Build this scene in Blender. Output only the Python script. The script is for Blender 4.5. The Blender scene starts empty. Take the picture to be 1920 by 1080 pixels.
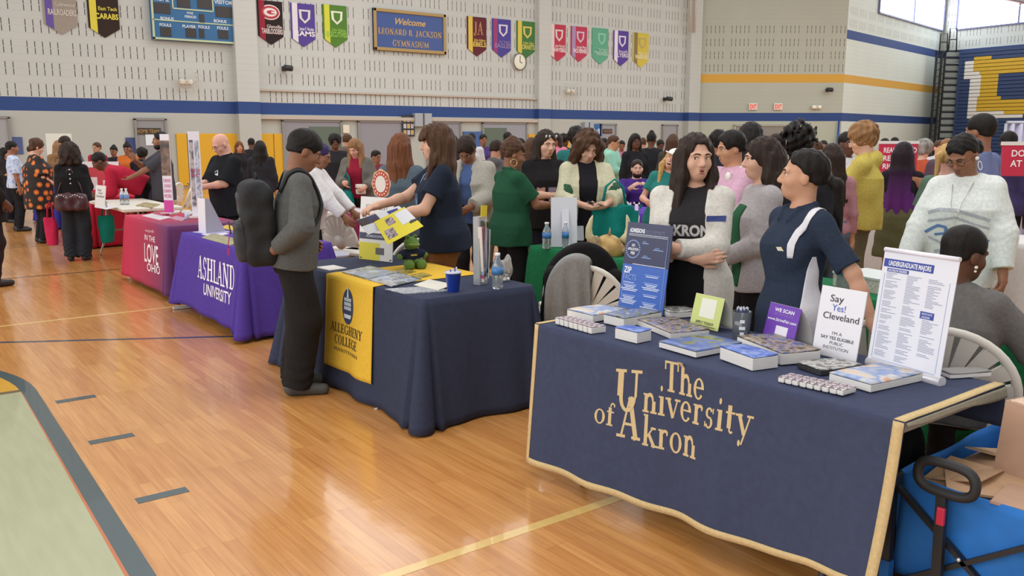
import bpy, bmesh, math, random
import numpy as np
from mathutils import Vector, Matrix, Euler
from mathutils.bvhtree import BVHTree
random.seed(7); np.random.seed(7)
S = bpy.context.scene
COL = S.collection
# ------------------------------------------------------------------ camera
# world: X runs right along the far gym wall, Y runs down the hall along the floor boards, metres
FPX, HORIZON, EYE, YAW = 1635.0, 256.0, 1.65, math.radians(37.2)
PITCH = math.atan((540 - HORIZON) / FPX)
cam_d = bpy.data.cameras.new('camera'); cam = bpy.data.objects.new('camera', cam_d); COL.objects.link(cam)
cam_d.sensor_width = 36.0; cam_d.lens = FPX / 1920 * 36.0; cam_d.clip_end = 200
cam.location = (0, 0, EYE); cam.rotation_euler = (math.pi / 2 - PITCH, 0, -YAW)
S.camera = cam
# ------------------------------------------------------------------ light
S.view_settings.view_transform = 'Standard'; S.view_settings.look = 'None'
S.view_settings.gamma = 1; S.view_settings.use_curve_mapping = False
S.view_settings.exposure = 0.0
w = bpy.data.worlds.new('world'); S.world = w; w.use_nodes = True
w.node_tree.nodes['Background'].inputs[0].default_value = (1.0, 0.985, 0.965, 1)
w.node_tree.nodes['Background'].inputs[1].default_value = 0.66
def area(name, loc, rot, sx, sy, power, col=(1, .99, .975)):
    l = bpy.data.lights.new(name, 'AREA'); l.shape = 'RECTANGLE'; l.size = sx; l.size_y = sy; l.energy = power; l.color = col
    o = bpy.data.objects.new(name, l); COL.objects.link(o); o.location = loc; o.rotation_euler = rot; return o
for i, (x, y) in enumerate(((5, 3), (6, 15), (16, 9), (14, 22), (26, 5), (27, 18), (36, 14))):
    area('ceiling_lamp_light', (x, y, 9.6), (0, 0, 0), 8, 7, 430)
area('side_window_light', (40.0, 8, 7.2), (0, math.radians(68), 0), 2.2, 12, 800, (.93, .97, 1))
area('left_window_light', (-11, 9, 6.0), (0, math.radians(-76), 0), 5, 34, 2000, (1, .99, .97))
# ------------------------------------------------------------------ placing helpers
CF = np.array([math.sin(YAW) * math.cos(PITCH), math.cos(YAW) * math.cos(PITCH), -math.sin(PITCH)])
CR = np.array([math.cos(YAW), -math.sin(YAW), 0.0]); CU = np.cross(CR, CF); FH = np.array([math.sin(YAW), math.cos(YAW), 0.0])
def ray(x, y): return CF + CR * (x - 960) / FPX - CU * (y - 540) / FPX
def at(x, y, z=0.0):
    r = ray(x, y); return np.array([0, 0, EYE]) + r * ((z - EYE) / r[2])
def atY(x, y, Y):
    r = ray(x, y); return np.array([0, 0, EYE]) + r * (Y / r[1])
def atX(x, y, X):
    r = ray(x, y); return np.array([0, 0, EYE]) + r * (X / r[0])
def hor(px, depth):
    "ground point seen in picture column px (at eye level) at a forward distance"
    return FH * depth + CR * depth * (px - 960) / math.hypot(FPX, 540 - HORIZON)
def zat(px, py, depth):
    r = ray(px, py); return EYE + r[2] * depth / float(r @ FH)
# ------------------------------------------------------------------ objects and tags
def tag(o, label=None, cat=None, group=None, kind=None):
    if label: o['label'] = label
    if cat: o['category'] = cat
    if group: o['group'] = group
    if kind: o['kind'] = kind
    return o
def empty(name, loc, label=None, cat=None, group=None, rz=0, kind=None):
    o = bpy.data.objects.new(name, None); COL.objects.link(o); o.location = [float(v) for v in loc]; o.rotation_euler = (0, 0, rz)
    o.empty_display_size = .05
    return tag(o, label, cat, group, kind)
def lin(c):
    if isinstance(c, str):
        c = c.lstrip('#'); c = [int(c[i:i + 2], 16) / 255 for i in (0, 2, 4)]
        c = [v / 12.92 if v <= .04045 else ((v + .055) / 1.055) ** 2.4 for v in c]
    return (*c[:3], 1.0)
MATS = {}
def M(c, rough=.7, metal=0, noise=0, scale=20, bump=0, bscale=None, coat=0, trans=0, emit=0, stretch=None, spec=.5, key=''):
    k = (str(c), rough, metal, noise, scale, bump, coat, trans, emit, str(stretch), spec, key)
    if k in MATS: return MATS[k]
    m = bpy.data.materials.new('mat'); m.use_nodes = True; MATS[k] = m
    nt = m.node_tree; b = nt.nodes['Principled BSDF']; col = lin(c)
    b.inputs['Base Color'].default_value = col; b.inputs['Roughness'].default_value = rough
    b.inputs['Metallic'].default_value = metal; b.inputs['Coat Weight'].default_value = coat
    b.inputs['Transmission Weight'].default_value = trans; b.inputs['Specular IOR Level'].default_value = spec
    if emit:
        b.inputs['Emission Color'].default_value = col; b.inputs['Emission Strength'].default_value = emit
    if noise or bump:
        tc = nt.nodes.new('ShaderNodeTexCoord'); mp = nt.nodes.new('ShaderNodeMapping'); nt.links.new(tc.outputs['Object'], mp.inputs[0])
        if stretch: mp.inputs['Scale'].default_value = stretch
        n = nt.nodes.new('ShaderNodeTexNoise'); n.inputs['Scale'].default_value = scale; n.inputs['Detail'].default_value = 3
        nt.links.new(mp.outputs[0], n.inputs['Vector'])
        if noise:
            r = nt.nodes.new('ShaderNodeValToRGB'); r.color_ramp.elements[0].position = .3; r.color_ramp.elements[1].position = .7
            r.color_ramp.elements[0].color = [max(0, v * (1 - noise)) for v in col[:3]] + [1]
            r.color_ramp.elements[1].color = [min(1, v * (1 + noise)) for v in col[:3]] + [1]
            nt.links.new(n.outputs['Fac'], r.inputs[0]); nt.links.new(r.outputs[0], b.inputs['Base Color'])
        if bump:
            bp = nt.nodes.new('ShaderNodeBump'); bp.inputs['Strength'].default_value = bump; bp.inputs['Distance'].default_value = .01
            nt.links.new(n.outputs['Fac'], bp.inputs['Height']); nt.links.new(bp.outputs[0], b.inputs['Normal'])
    return m
def cloth(c, n=.10, s=60): return M(c, .92, noise=n, scale=s, bump=.15, spec=.15)
def blotch(cols, scale=20, key='', rough=.4, stretch=None):
    "printed cover: patches of a few ink colours"
    k = ('blotch', str(cols), scale, key, rough)
    if k in MATS: return MATS[k]
    m = bpy.data.materials.new('print'); m.use_nodes = True; MATS[k] = m; nt = m.node_tree; b = nt.nodes['Principled BSDF']
    b.inputs['Roughness'].default_value = rough
    tc = nt.nodes.new('ShaderNodeTexCoord'); n = nt.nodes.new('ShaderNodeTexNoise'); n.inputs['Scale'].default_value = scale; n.inputs['Detail'].default_value = 4
    mp = nt.nodes.new('ShaderNodeMapping'); mp.inputs['Location'].default_value = (sum(map(ord, key)) % 17, 3.1, .7)
    if stretch: mp.inputs['Scale'].default_value = stretch
    nt.links.new(tc.outputs['Object'], mp.inputs[0]); nt.links.new(mp.outputs[0], n.inputs['Vector'])
    r = nt.nodes.new('ShaderNodeValToRGB'); e = r.color_ramp.elements
    while len(e) < len(cols): e.new(.5)
    for i, c in enumerate(cols): e[i].position = .30 + .40 * i / max(1, len(cols) - 1); e[i].color = lin(c)
    nt.links.new(n.outputs['Fac'], r.inputs[0]); nt.links.new(r.outputs[0], b.inputs['Base Color'])
    return m
def frame(n, upv=(0, 0, 1)):
    n = np.array(n, float); n /= np.linalg.norm(n); u = np.array(upv, float)
    if abs(n @ u) > .98: u = np.array([1., 0, 0])
    x = np.cross(u, n); x /= np.linalg.norm(x); return x, np.cross(n, x), n
class MB:
    "collects shapes; build() links them as one mesh"
    def __init__(s): s.v = []; s.f = []; s.m = []; s.sm = []
    def add(s, vs, fs, mi=0, smooth=False, T=None):
        o = len(s.v)
        for p in vs:
            p = np.array(p, float)
            if T is not None: p = T[0] @ p + T[1]
            s.v.append(p)
        for f in fs: s.f.append([i + o for i in f]); s.m.append(mi); s.sm.append(smooth)
        return s
    def box(s, c, d, R=None, mi=0, taper=1.0):
        c = np.array(c, float); h = np.array(d, float) / 2; R = np.eye(3) if R is None else R; vs = []
        for z in (-1, 1):
            t = taper if z > 0 else 1
            for x, y in ((-1, -1), (1, -1), (1, 1), (-1, 1)): vs.append(c + R @ (h * [x * t, y * t, z]))
        return s.add(vs, [(3, 2, 1, 0), (4, 5, 6, 7), (0, 1, 5, 4), (1, 2, 6, 5), (2, 3, 7, 6), (3, 0, 4, 7)], mi)
    def bar(s, a, b, w, h, mi=0, upv=(0, 0, 1)):
        a = np.array(a, float); b = np.array(b, float); x, y, n = frame(b - a, upv)
        return s.box((a + b) / 2, (w, h, np.linalg.norm(b - a)), np.column_stack([x, y, n]), mi)
    def tube(s, pts, r, n=10, mi=0, closed=False, cap=True):
        pts = [np.array(p, float) for p in pts]; N = len(pts); rs = r if isinstance(r, (list, tuple)) else [r] * N; vs = []; fs = []
        t0 = None; x = None
        for i, p in enumerate(pts):
            if closed: t = pts[(i + 1) % N] - pts[i - 1]
            else: t = pts[min(i + 1, N - 1)] - pts[max(i - 1, 0)]
            t = t / (np.linalg.norm(t) + 1e-9)
            if x is None: x, y, _ = frame(t)
            else:
                x = x - t * (x @ t); x /= np.linalg.norm(x); y = np.cross(t, x)
            for k in range(n):
                a = 2 * math.pi * k / n; vs.append(p + rs[i] * (x * math.cos(a) + y * math.sin(a)))
        for i in range(N if closed else N - 1):
            j = (i + 1) % N
            for k in range(n): fs.append((i * n + k, i * n + (k + 1) % n, j * n + (k + 1) % n, j * n + k))
        s.add(vs, fs, mi, True)
        if cap and not closed:
            o = len(s.v) - N * n
            s.f.append([o + k for k in range(n)][::-1]); s.m.append(mi); s.sm.append(False)
            s.f.append([o + (N - 1) * n + k for k in range(n)]); s.m.append(mi); s.sm.append(False)
        return s
    def lathe(s, prof, n=20, c=(0, 0, 0), axis=(0, 0, 1), mi=0, smooth=True):
        x, y, z = frame(axis); c = np.array(c, float); vs = []; fs = []
        for r, h in prof:
            for k in range(n):
                a = 2 * math.pi * k / n; vs.append(c + z * h + r * (x * math.cos(a) + y * math.sin(a)))
        for i in range(len(prof) - 1):
            for k in range(n): fs.append((i * n + k, i * n + (k + 1) % n, (i + 1) * n + (k + 1) % n, (i + 1) * n + k))
        fs.append([k for k in range(n)][::-1]); fs.append([(len(prof) - 1) * n + k for k in range(n)])
        return s.add(vs, fs, mi, smooth)
    def ball(s, c, r, R=None, n=14, mi=0):
        r = np.array([r] * 3 if np.isscalar(r) else r, float); R = np.eye(3) if R is None else R; c = np.array(c, float); vs = []; fs = []
        m = n // 2
        for i in range(m + 1):
            th = math.pi * (i + .02) / (m + .04)
            for k in range(n):
                a = 2 * math.pi * k / n; vs.append(c + R @ (r * [math.sin(th) * math.cos(a), math.sin(th) * math.sin(a), math.cos(th)]))
        for i in range(m):
            for k in range(n): fs.append((i * n + k, (i + 1) * n + k, (i + 1) * n + (k + 1) % n, i * n + (k + 1) % n))
        return s.add(vs, fs, mi, True)
    def prism(s, poly, o, x, y, t, mi=0):
        "polygon in the plane (o; x, y), thickness t along x cross y"
        o = np.array(o, float); x = np.array(x, float); y = np.array(y, float); z = np.cross(x, y); z = z / np.linalg.norm(z); N = len(poly)
        vs = [o + x * p[0] + y * p[1] for p in poly] + [o + x * p[0] + y * p[1] + z * t for p in poly]
        return s.add(vs, [list(range(N))[::-1], list(range(N, 2 * N))] + [(i, (i + 1) % N, N + (i + 1) % N, N + i) for i in range(N)], mi)
    def grid(s, fn, nu, nv, mi=0, smooth=True):
        vs = [fn(i / nu, j / nv) for j in range(nv + 1) for i in range(nu + 1)]
        return s.add(vs, [(j * (nu + 1) + i, j * (nu + 1) + i + 1, (j + 1) * (nu + 1) + i + 1, (j + 1) * (nu + 1) + i) for j in range(nv) for i in range(nu)], mi, smooth)
    def build(s, name, mats, parent=None, loc=None, bevel=0, solid=0, rz=None):
        me = bpy.data.meshes.new(name); me.from_pydata([tuple(v) for v in s.v], [], s.f); me.update()
        for m in (mats if isinstance(mats, (list, tuple)) else [mats]): me.materials.append(m)
        me.polygons.foreach_set('material_index', s.m); me.polygons.foreach_set('use_smooth', s.sm)
        o = bpy.data.objects.new(name, me); COL.objects.link(o)
        if parent: o.parent = parent
        if loc is not None: o.location = [float(v) for v in loc]
        if rz is not None: o.rotation_euler = (0, 0, rz)
        if solid:
            d = o.modifiers.new('thick', 'SOLIDIFY'); d.thickness = solid; d.offset = 0
        if bevel:
            d = o.modifiers.new('bevel', 'BEVEL'); d.width = bevel; d.segments = 2; d.limit_method = 'ANGLE'
        return o
def recenter(o):
    "move a world-coordinate mesh object's origin to its base centre"
    me = o.data; n = len(me.vertices); a = np.empty(n * 3, np.float32); me.vertices.foreach_get('co', a); a = a.reshape(-1, 3)
    c = np.array([a[:, 0].mean(), a[:, 1].mean(), a[:, 2].min()]); me.vertices.foreach_set('co', (a - c).ravel().astype(np.float32)); me.update(); o.location = c; return o
# ------------------------------------------------------------------ lettering
_fc = {}
def sans(txt, bold=0.0, shear=0.0, spacing=1.0):
    "outline letters as (verts, faces) in units where a capital is about 0.7 high"
    k = (txt, bold, shear, spacing)
    if k not in _fc:
        c = bpy.data.curves.new('t', 'FONT'); c.body = txt; c.resolution_u = 3; c.offset = bold; c.shear = shear; c.space_character = spacing; c.align_x = 'CENTER'
        o = bpy.data.objects.new('t', c); COL.objects.link(o); dg = bpy.context.evaluated_depsgraph_get(); dg.update()
        me = bpy.data.meshes.new_from_object(o.evaluated_get(dg)); vs = np.array([v.co[:] for v in me.vertices]) if len(me.vertices) else np.zeros((0, 3)); fs = [list(p.vertices) for p in me.polygons]
        bpy.data.objects.remove(o); bpy.data.curves.remove(c); bpy.data.meshes.remove(me); _fc[k] = (vs, fs)
    return _fc[k]
# serif alphabet drawn by strokes: ('l', x0,y0,x1,y1,width) bars, ('a', cx,cy,rx,ry,a0,a1,wmax,wmin) arcs, ('s', x,y,w) serif feet
def _caps():
    T, t, sh = .14, .058, .05
    G = {}
    def st(x, w=T, y0=0, y1=.7): return [('l', x, y0, x, y1, w)]
    def sf(*xs, y=0, w=.27): return [('l', x - w / 2, y + (sh / 2 if y < .35 else -sh / 2), x + w / 2, y + (sh / 2 if y < .35 else -sh / 2), sh) for x in xs]
    G['I'] = (.32, st(.16) + sf(.16) + sf(.16, y=.7))
    G['L'] = (.52, st(.16) + sf(.16, y=.7) + [('l', .03, .025, .50, .025, .05), ('l', .49, 0, .49, .2, .05)])
    G['E'] = (.54, st(.16) + [('l', .03, .025, .51, .025, .05), ('l', .03, .675, .49, .675, .05), ('l', .16, .36, .4, .36, .05), ('l', .50, 0, .50, .18, .05), ('l', .48, .52, .48, .7, .05), ('l', .4, .27, .4, .45, .04)])
    G['F'] = (.5, st(.16) + sf(.16) + [('l', .03, .675, .49, .675, .05), ('l', .16, .36, .4, .36, .05), ('l', .48, .52, .48, .7, .05), ('l', .4, .27, .4, .45, .04)])
    G['T'] = (.58, st(.29) + sf(.29) + [('l', .02, .675, .56, .675, .05), ('l', .04, .5, .04, .7, .05), ('l', .54, .5, .54, .7, .05)])
    G['H'] = (.70, st(.16) + st(.54) + sf(.16, .54) + sf(.16, .54, y=.7) + [('l', .16, .36, .54, .36, .05)])
    G['U'] = (.68, [('l', .16, .25, .16, .7, T), ('l', .55, .25, .55, .7, t), ('a', .355, .25, .195, .235, 180, 360, .09, .06)] + sf(.16, .55, y=.7))
    G['N'] = (.72, [('l', .14, 0, .14, .7, t), ('l', .58, 0, .58, .7, t), ('l', .14, .7, .58, 0, .13)] + sf(.14) + sf(.14, .58, y=.7))
    G['M'] = (.86, [('l', .13, 0, .15, .7, t), ('l', .72, 0, .70, .7, T), ('l', .16, .7, .42, .05, .12), ('l', .42, .05, .70, .7, t)] + sf(.13, .72) + sf(.12, .72, y=.7))
    G['A'] = (.68, [('l', .10, 0, .33, .7, t), ('l', .33, .7, .57, 0, .13), ('l', .17, .24, .48, .24, .045)] + sf(.10, .57))
    G['Y'] = (.66, [('l', .33, 0, .33, .34, T), ('l', .33, .32, .10, .7, .12), ('l', .33, .32, .55, .7, t)] + sf(.33) + sf(.1, .55, y=.7))
    G['K'] = (.70, st(.16) + [('l', .2, .3, .55, .7, t), ('l', .30, .42, .60, 0, .13)] + sf(.16, .60) + sf(.16, .54, y=.7))
    G['C'] = (.62, [('a', .34, .35, .26, .34, 40, 320, .13, .05), ('l', .55, .5, .55, .68, .05)])
    G['G'] = (.68, [('a', .34, .35, .26, .34, 40, 330, .13, .05), ('l', .55, .5, .55, .68, .05), ('l', .55, .02, .55, .32, .11)] + [('l', .43, .32, .67, .32, .045)])
    G['O'] = (.68, [('a', .34, .35, .26, .34, 0, 360, .13, .05)])
    G['S'] = (.50, [('a', .25, .515, .165, .165, 20, 270, .10, .055), ('a', .25, .185, .175, .175, -160, 90, .10, .055), ('l', .43, .5, .43, .69, .045), ('l', .065, .02, .065, .2, .045)])
    G['D'] = (.68, st(.16) + [('l', .03, .025, .3, .025, .05), ('l', .03, .675, .3, .675, .05), ('a', .28, .35, .31, .34, -90, 90, .13, .05)])
    G['R'] = (.66, st(.16) + sf(.16) + [('l', .03, .675, .3, .675, .05), ('l', .16, .35, .3, .35, .045), ('a', .3, .515, .19, .165, -90, 90, .12, .05), ('l', .3, .35, .58, 0, .13)] + sf(.58, w=.2))
    G['B'] = (.62, st(.16) + [('l', .03, .675, .3, .675, .05), ('l', .03, .025, .3, .025, .05), ('l', .16, .37, .3, .37, .045), ('a', .29, .525, .17, .155, -90, 90, .12, .05), ('a', .29, .195, .23, .175, -90, 90, .13, .05)])
    G['P'] = (.58, st(.16) + sf(.16) + [('l', .03, .675, .3, .675, .05), ('l', .16, .33, .3, .33, .045), ('a', .3, .505, .2, .175, -90, 90, .12, .05)])
    G['V'] = (.66, [('l', .10, .7, .34, 0, .13), ('l', .34, 0, .56, .7, t)] + sf(.10, .56, y=.7))
    G['J'] = (.40, [('l', .24, .1, .24, .7, T), ('a', .12, .1, .12, .14, 180, 360, .08, .06), ('l', .1, .675, .37, .675, .045)])
    G['.'] = (.2, [('a', .09, .05, .03, .03, 0, 360, .06, .06)])
    G['&'] = G['S']
    w = .122
    G['n'] = (.54, [('l', .13, 0, .13, .46, w), ('l', .02, .44, .13, .44, .04), ('l', .42, 0, .42, .3, w), ('a', .275, .3, .145, .15, 0, 180, .06, .09)] + sf(.13, .42, w=.23))
    G['h'] = (.54, [('l', .13, 0, .13, .74, w), ('l', .02, .72, .13, .72, .04), ('l', .42, 0, .42, .3, w), ('a', .275, .3, .145, .15, 0, 180, .06, .09)] + sf(.13, .42, w=.23))
    G['i'] = (.28, [('l', .14, 0, .14, .46, w), ('l', .03, .44, .14, .44, .04), ('a', .13, .65, .035, .035, 0, 360, .07, .07)] + sf(.14, w=.24))
    G['r'] = (.40, [('l', .13, 0, .13, .46, w), ('l', .02, .44, .13, .44, .04), ('a', .27, .3, .14, .14, 60, 170, .05, .07), ('a', .34, .39, .03, .03, 0, 360, .06, .06)] + sf(.13, w=.24))
    G['t'] = (.34, [('l', .14, .1, .14, .6, w), ('l', .02, .44, .31, .44, .045), ('a', .22, .1, .085, .09, 180, 320, .05, .05)])
    G['f'] = (.34, [('l', .14, 0, .14, .58, w), ('l', .02, .44, .30, .44, .045), ('a', .245, .6, .105, .12, 40, 180, .05, .05), ('a', .32, .66, .025, .025, 0, 360, .06, .06)] + sf(.14, w=.25))
    G['e'] = (.46, [('a', .23, .23, .18, .22, 0, 325, .10, .045), ('l', .06, .25, .41, .25, .04)])
    G['o'] = (.50, [('a', .25, .23, .2, .22, 0, 360, .105, .045)])
    G['v'] = (.48, [('l', .07, .46, .25, 0, .10), ('l', .25, 0, .41, .46, .045)] + sf(.07, .41, y=.46 if False else .46, w=.2))
    G['y'] = (.48, [('l', .07, .46, .25, .02, .10), ('l', .41, .46, .18, -.2, .045), ('a', .12, -.17, .035, .035, 0, 360, .07, .07)] + sf(.07, .41, y=.46, w=.2))
    G['s'] = (.38, [('a', .19, .335, .115, .105, 20, 270, .075, .045), ('a', .19, .125, .125, .115, -160, 90, .075, .045), ('l', .31, .33, .31, .45, .035), ('l', .05, .01, .05, .13, .035)])
    G['k'] = (.54, [('l', .13, 0, .13, .74, w), ('l', .02, .72, .13, .72, .04), ('l', .16, .2, .4, .46, .045), ('l', .24, .29, .46, 0, .10)] + sf(.13, .46, w=.22) + sf(.4, y=.46, w=.18))
    return G
SERIF = _caps()
def serif(txt, sc=1.0, x=0.0, y=0.0, cap=1.0, gap=0.02):
    vs, fs = [], []
    def quad(a, b, c, d):
        o = len(vs); vs.extend([a, b, c, d]); fs.append([o, o + 1, o + 2, o + 3])
    for ch in txt:
        if ch == ' ': x += .3 * sc; continue
        wd, st = SERIF[ch]
        for q in st:
            if q[0] == 'l':
                _, x0, y0, x1, y1, w = q; L = math.hypot(x1 - x0, y1 - y0); nx, ny = -(y1 - y0) / L * w / 2, (x1 - x0) / L * w / 2; n = max(1, int(L / .12))
                for i in range(n):
                    ax, ay = x0 + (x1 - x0) * i / n, y0 + (y1 - y0) * i / n; bx, by = x0 + (x1 - x0) * (i + 1) / n, y0 + (y1 - y0) * (i + 1) / n
                    quad((ax + nx, ay + ny), (ax - nx, ay - ny), (bx - nx, by - ny), (bx + nx, by + ny))
            else:
                _, cx, cy, rx, ry, a0, a1, wm, wn = q; n = max(4, int(abs(a1 - a0) / 18)); pr = None
                for i in range(n + 1):
                    a = math.radians(a0 + (a1 - a0) * i / n); ww = wn + (wm - wn) * abs(math.cos(a))
                    ro = (cx + (rx + ww / 2 - .03) * math.cos(a), cy + (ry + wn / 2) * math.sin(a)); ri = (cx + max(.0, rx - ww / 2 - .03) * math.cos(a), cy + max(0, ry - wn / 2) * math.sin(a))
                    if pr: quad(pr[0], pr[1], ri, ro)
                    pr = (ro, ri)
        n0 = 0
        for i in range(len(vs)):
            if len(vs[i]) == 2: vs[i] = (x + vs[i][0] * sc, y + vs[i][1] * sc * cap, 0.0)
        x += (wd + gap) * sc
    return np.array(vs), fs, x
def letters(name, txt, mat, o, xd, yd, size, parent=None, bold=0.0, shear=0.0, wid=None, ext=.0015, fn=None, mb=None, serifs=False, mi=0, spacing=1.0):
    "flat lettering centred on o in the plane (xd, yd), capital height = size"
    if serifs:
        vs, fs, w = serif(txt); vs = vs - [w / 2, 0, 0]
    else: vs, fs = sans(txt, bold, shear, spacing)
    if len(vs) == 0: return None
    vs = vs - [0, .35, 0]; sc = size / .7; sx = sc
    if wid: sx = wid / max(1e-6, (vs[:, 0].max() - vs[:, 0].min()))
    xd = np.array(xd, float); yd = np.array(yd, float); z = np.cross(xd, yd); o = np.array(o, float)
    P = [o + xd * v[0] * sx + yd * v[1] * sc + z * ext for v in vs]
    if fn: P = [fn(p) for p in P]
    m = mb or MB(); m.add(P, fs, mi)
    return m if mb else m.build(name, mat, parent)
# ------------------------------------------------------------------ floor
def floor_mat():
    m = bpy.data.materials.new('floor_boards'); m.use_nodes = True; nt = m.node_tree; L = nt.links; b = nt.nodes['Principled BSDF']
    tc = nt.nodes.new('ShaderNodeTexCoord'); sp = nt.nodes.new('ShaderNodeSeparateXYZ'); cb = nt.nodes.new('ShaderNodeCombineXYZ')
    L.new(tc.outputs['Object'], sp.inputs[0]); L.new(sp.outputs['Y'], cb.inputs['X']); L.new(sp.outputs['X'], cb.inputs['Y'])
    br = nt.nodes.new('ShaderNodeTexBrick'); br.inputs['Scale'].default_value = 1; br.inputs['Brick Width'].default_value = .85; br.inputs['Row Height'].default_value = .057
    br.inputs['Mortar Size'].default_value = .0008; br.inputs['Mortar Smooth'].default_value = .5; br.offset = .37; br.offset_frequency = 3; br.inputs['Bias'].default_value = -.1
    br.inputs['Color1'].default_value = lin('c98a4c'); br.inputs['Color2'].default_value = lin('d99d5c'); br.inputs['Mortar'].default_value = lin('9c6430')
    L.new(cb.outputs[0], br.inputs['Vector'])
    n = nt.nodes.new('ShaderNodeTexNoise'); mp = nt.nodes.new('ShaderNodeMapping'); mp.inputs['Scale'].default_value = (22, 1.1, 1); L.new(tc.outputs['Object'], mp.inputs[0]); L.new(mp.outputs[0], n.inputs['Vector']); n.inputs['Scale'].default_value = 2.2; n.inputs['Detail'].default_value = 5
    r = nt.nodes.new('ShaderNodeValToRGB'); r.color_ramp.elements[0].position = .32; r.color_ramp.elements[1].position = .62; r.color_ramp.elements[0].color = (.78, .72, .64, 1); r.color_ramp.elements[1].color = (1, 1, 1, 1)
    L.new(n.outputs['Fac'], r.inputs[0]); mx = nt.nodes.new('ShaderNodeMix'); mx.data_type = 'RGBA'; mx.blend_type = 'MULTIPLY'; mx.inputs[0].default_value = .8
    L.new(br.outputs['Color'], mx.inputs[6]); L.new(r.outputs[0], mx.inputs[7]); L.new(mx.outputs[2], b.inputs['Base Color'])
    b.inputs['Roughness'].default_value = .22; b.inputs['Coat Weight'].default_value = .35; b.inputs['Coat Roughness'].default_value = .08
    n2 = nt.nodes.new('ShaderNodeTexNoise'); n2.inputs['Scale'].default_value = 9; L.new(tc.outputs['Object'], n2.inputs['Vector']); bp = nt.nodes.new('ShaderNodeBump'); bp.inputs['Strength'].default_value = .04; bp.inputs['Distance'].default_value = .02
    L.new(n2.outputs['Fac'], bp.inputs['Height']); L.new(bp.outputs[0], b.inputs['Normal']); L.new(bp.outputs[0], b.inputs['Coat Normal'])
    return m
fl = MB().box((25, 14, -.05), (64, 40, .1)).build('floor', floor_mat()); tag(fl, kind='structure')
def paint(c, rough=.2): return M(c, rough, noise=.06, scale=3, coat=.35, stretch=(9, 1, 1))
def flat(name, poly, z, mat):
    m = MB(); m.prism([(p[0], p[1]) for p in poly], (0, 0, .0), (1, 0, 0), (0, 1, 0), z); return m.build(name, mat, fl)
cx, cy, cr = -1.0, 6.36, 1.86
arc = [(cx + cr * math.cos(a), cy + cr * math.sin(a)) for a in np.linspace(0, math.pi, 40)]
arci = [(cx + (cr - .09) * math.cos(a), cy + (cr - .09) * math.sin(a)) for a in np.linspace(0, math.pi, 40)]
flat('painted_semicircle', arci, .0012, paint('dba63f'))
flat('painted_key', [(.77, 6.36), (-2.77, 6.36), (-2.77, 0), (.60, 0)], .0012, paint('a8aa86', .3))
flat('painted_key_edge', [(.775, 6.36), (.77, 6.36), (.60, 0), (.625, 0)], .0013, paint('c06a35'))
flat('court_line', [(.86, 6.36), (.775, 6.36), (.625, 0), (.71, 0)], .0016, paint('3a4c50', .3))
flat('court_line', arc + arci[::-1], .0016, paint('3a4c50', .3))
flat('court_line', [(.78, 6.34), (-2.7, 6.34), (-2.7, 6.40), (.78, 6.40)], .0015, paint('6b5a3a', .3))
for y in (5.95, 5.02, 4.05, 2.9): flat('court_line', [(.91, y - .035), (1.14, y - .035), (1.14, y + .035), (.91, y + .035)], .0014, paint('3a4c50', .3))
for y0, c, wd in ((2.74, 'd9b46a', .055), (8.72, 'dcb873', .045), (11.68, '5b4636', .05), (14.9, '8a7050', .05)):
    flat('court_line', [(-8 if y0 > 3 else .95, y0 - wd / 2), (14, y0 - wd / 2), (14, y0 + wd / 2), (-8 if y0 > 3 else .95, y0 + wd / 2)], .0013, paint(c, .3))
tp = [(-3.0, 9.2), (-.6, 8.75), (.86, 8.02), (2.4, 7.12), (3.6, 6.1)]
flat('court_line', [(x, y - .03) for x, y in tp] + [(x, y + .03) for x, y in tp[::-1]], .0015, paint('41414f', .3))
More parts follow.
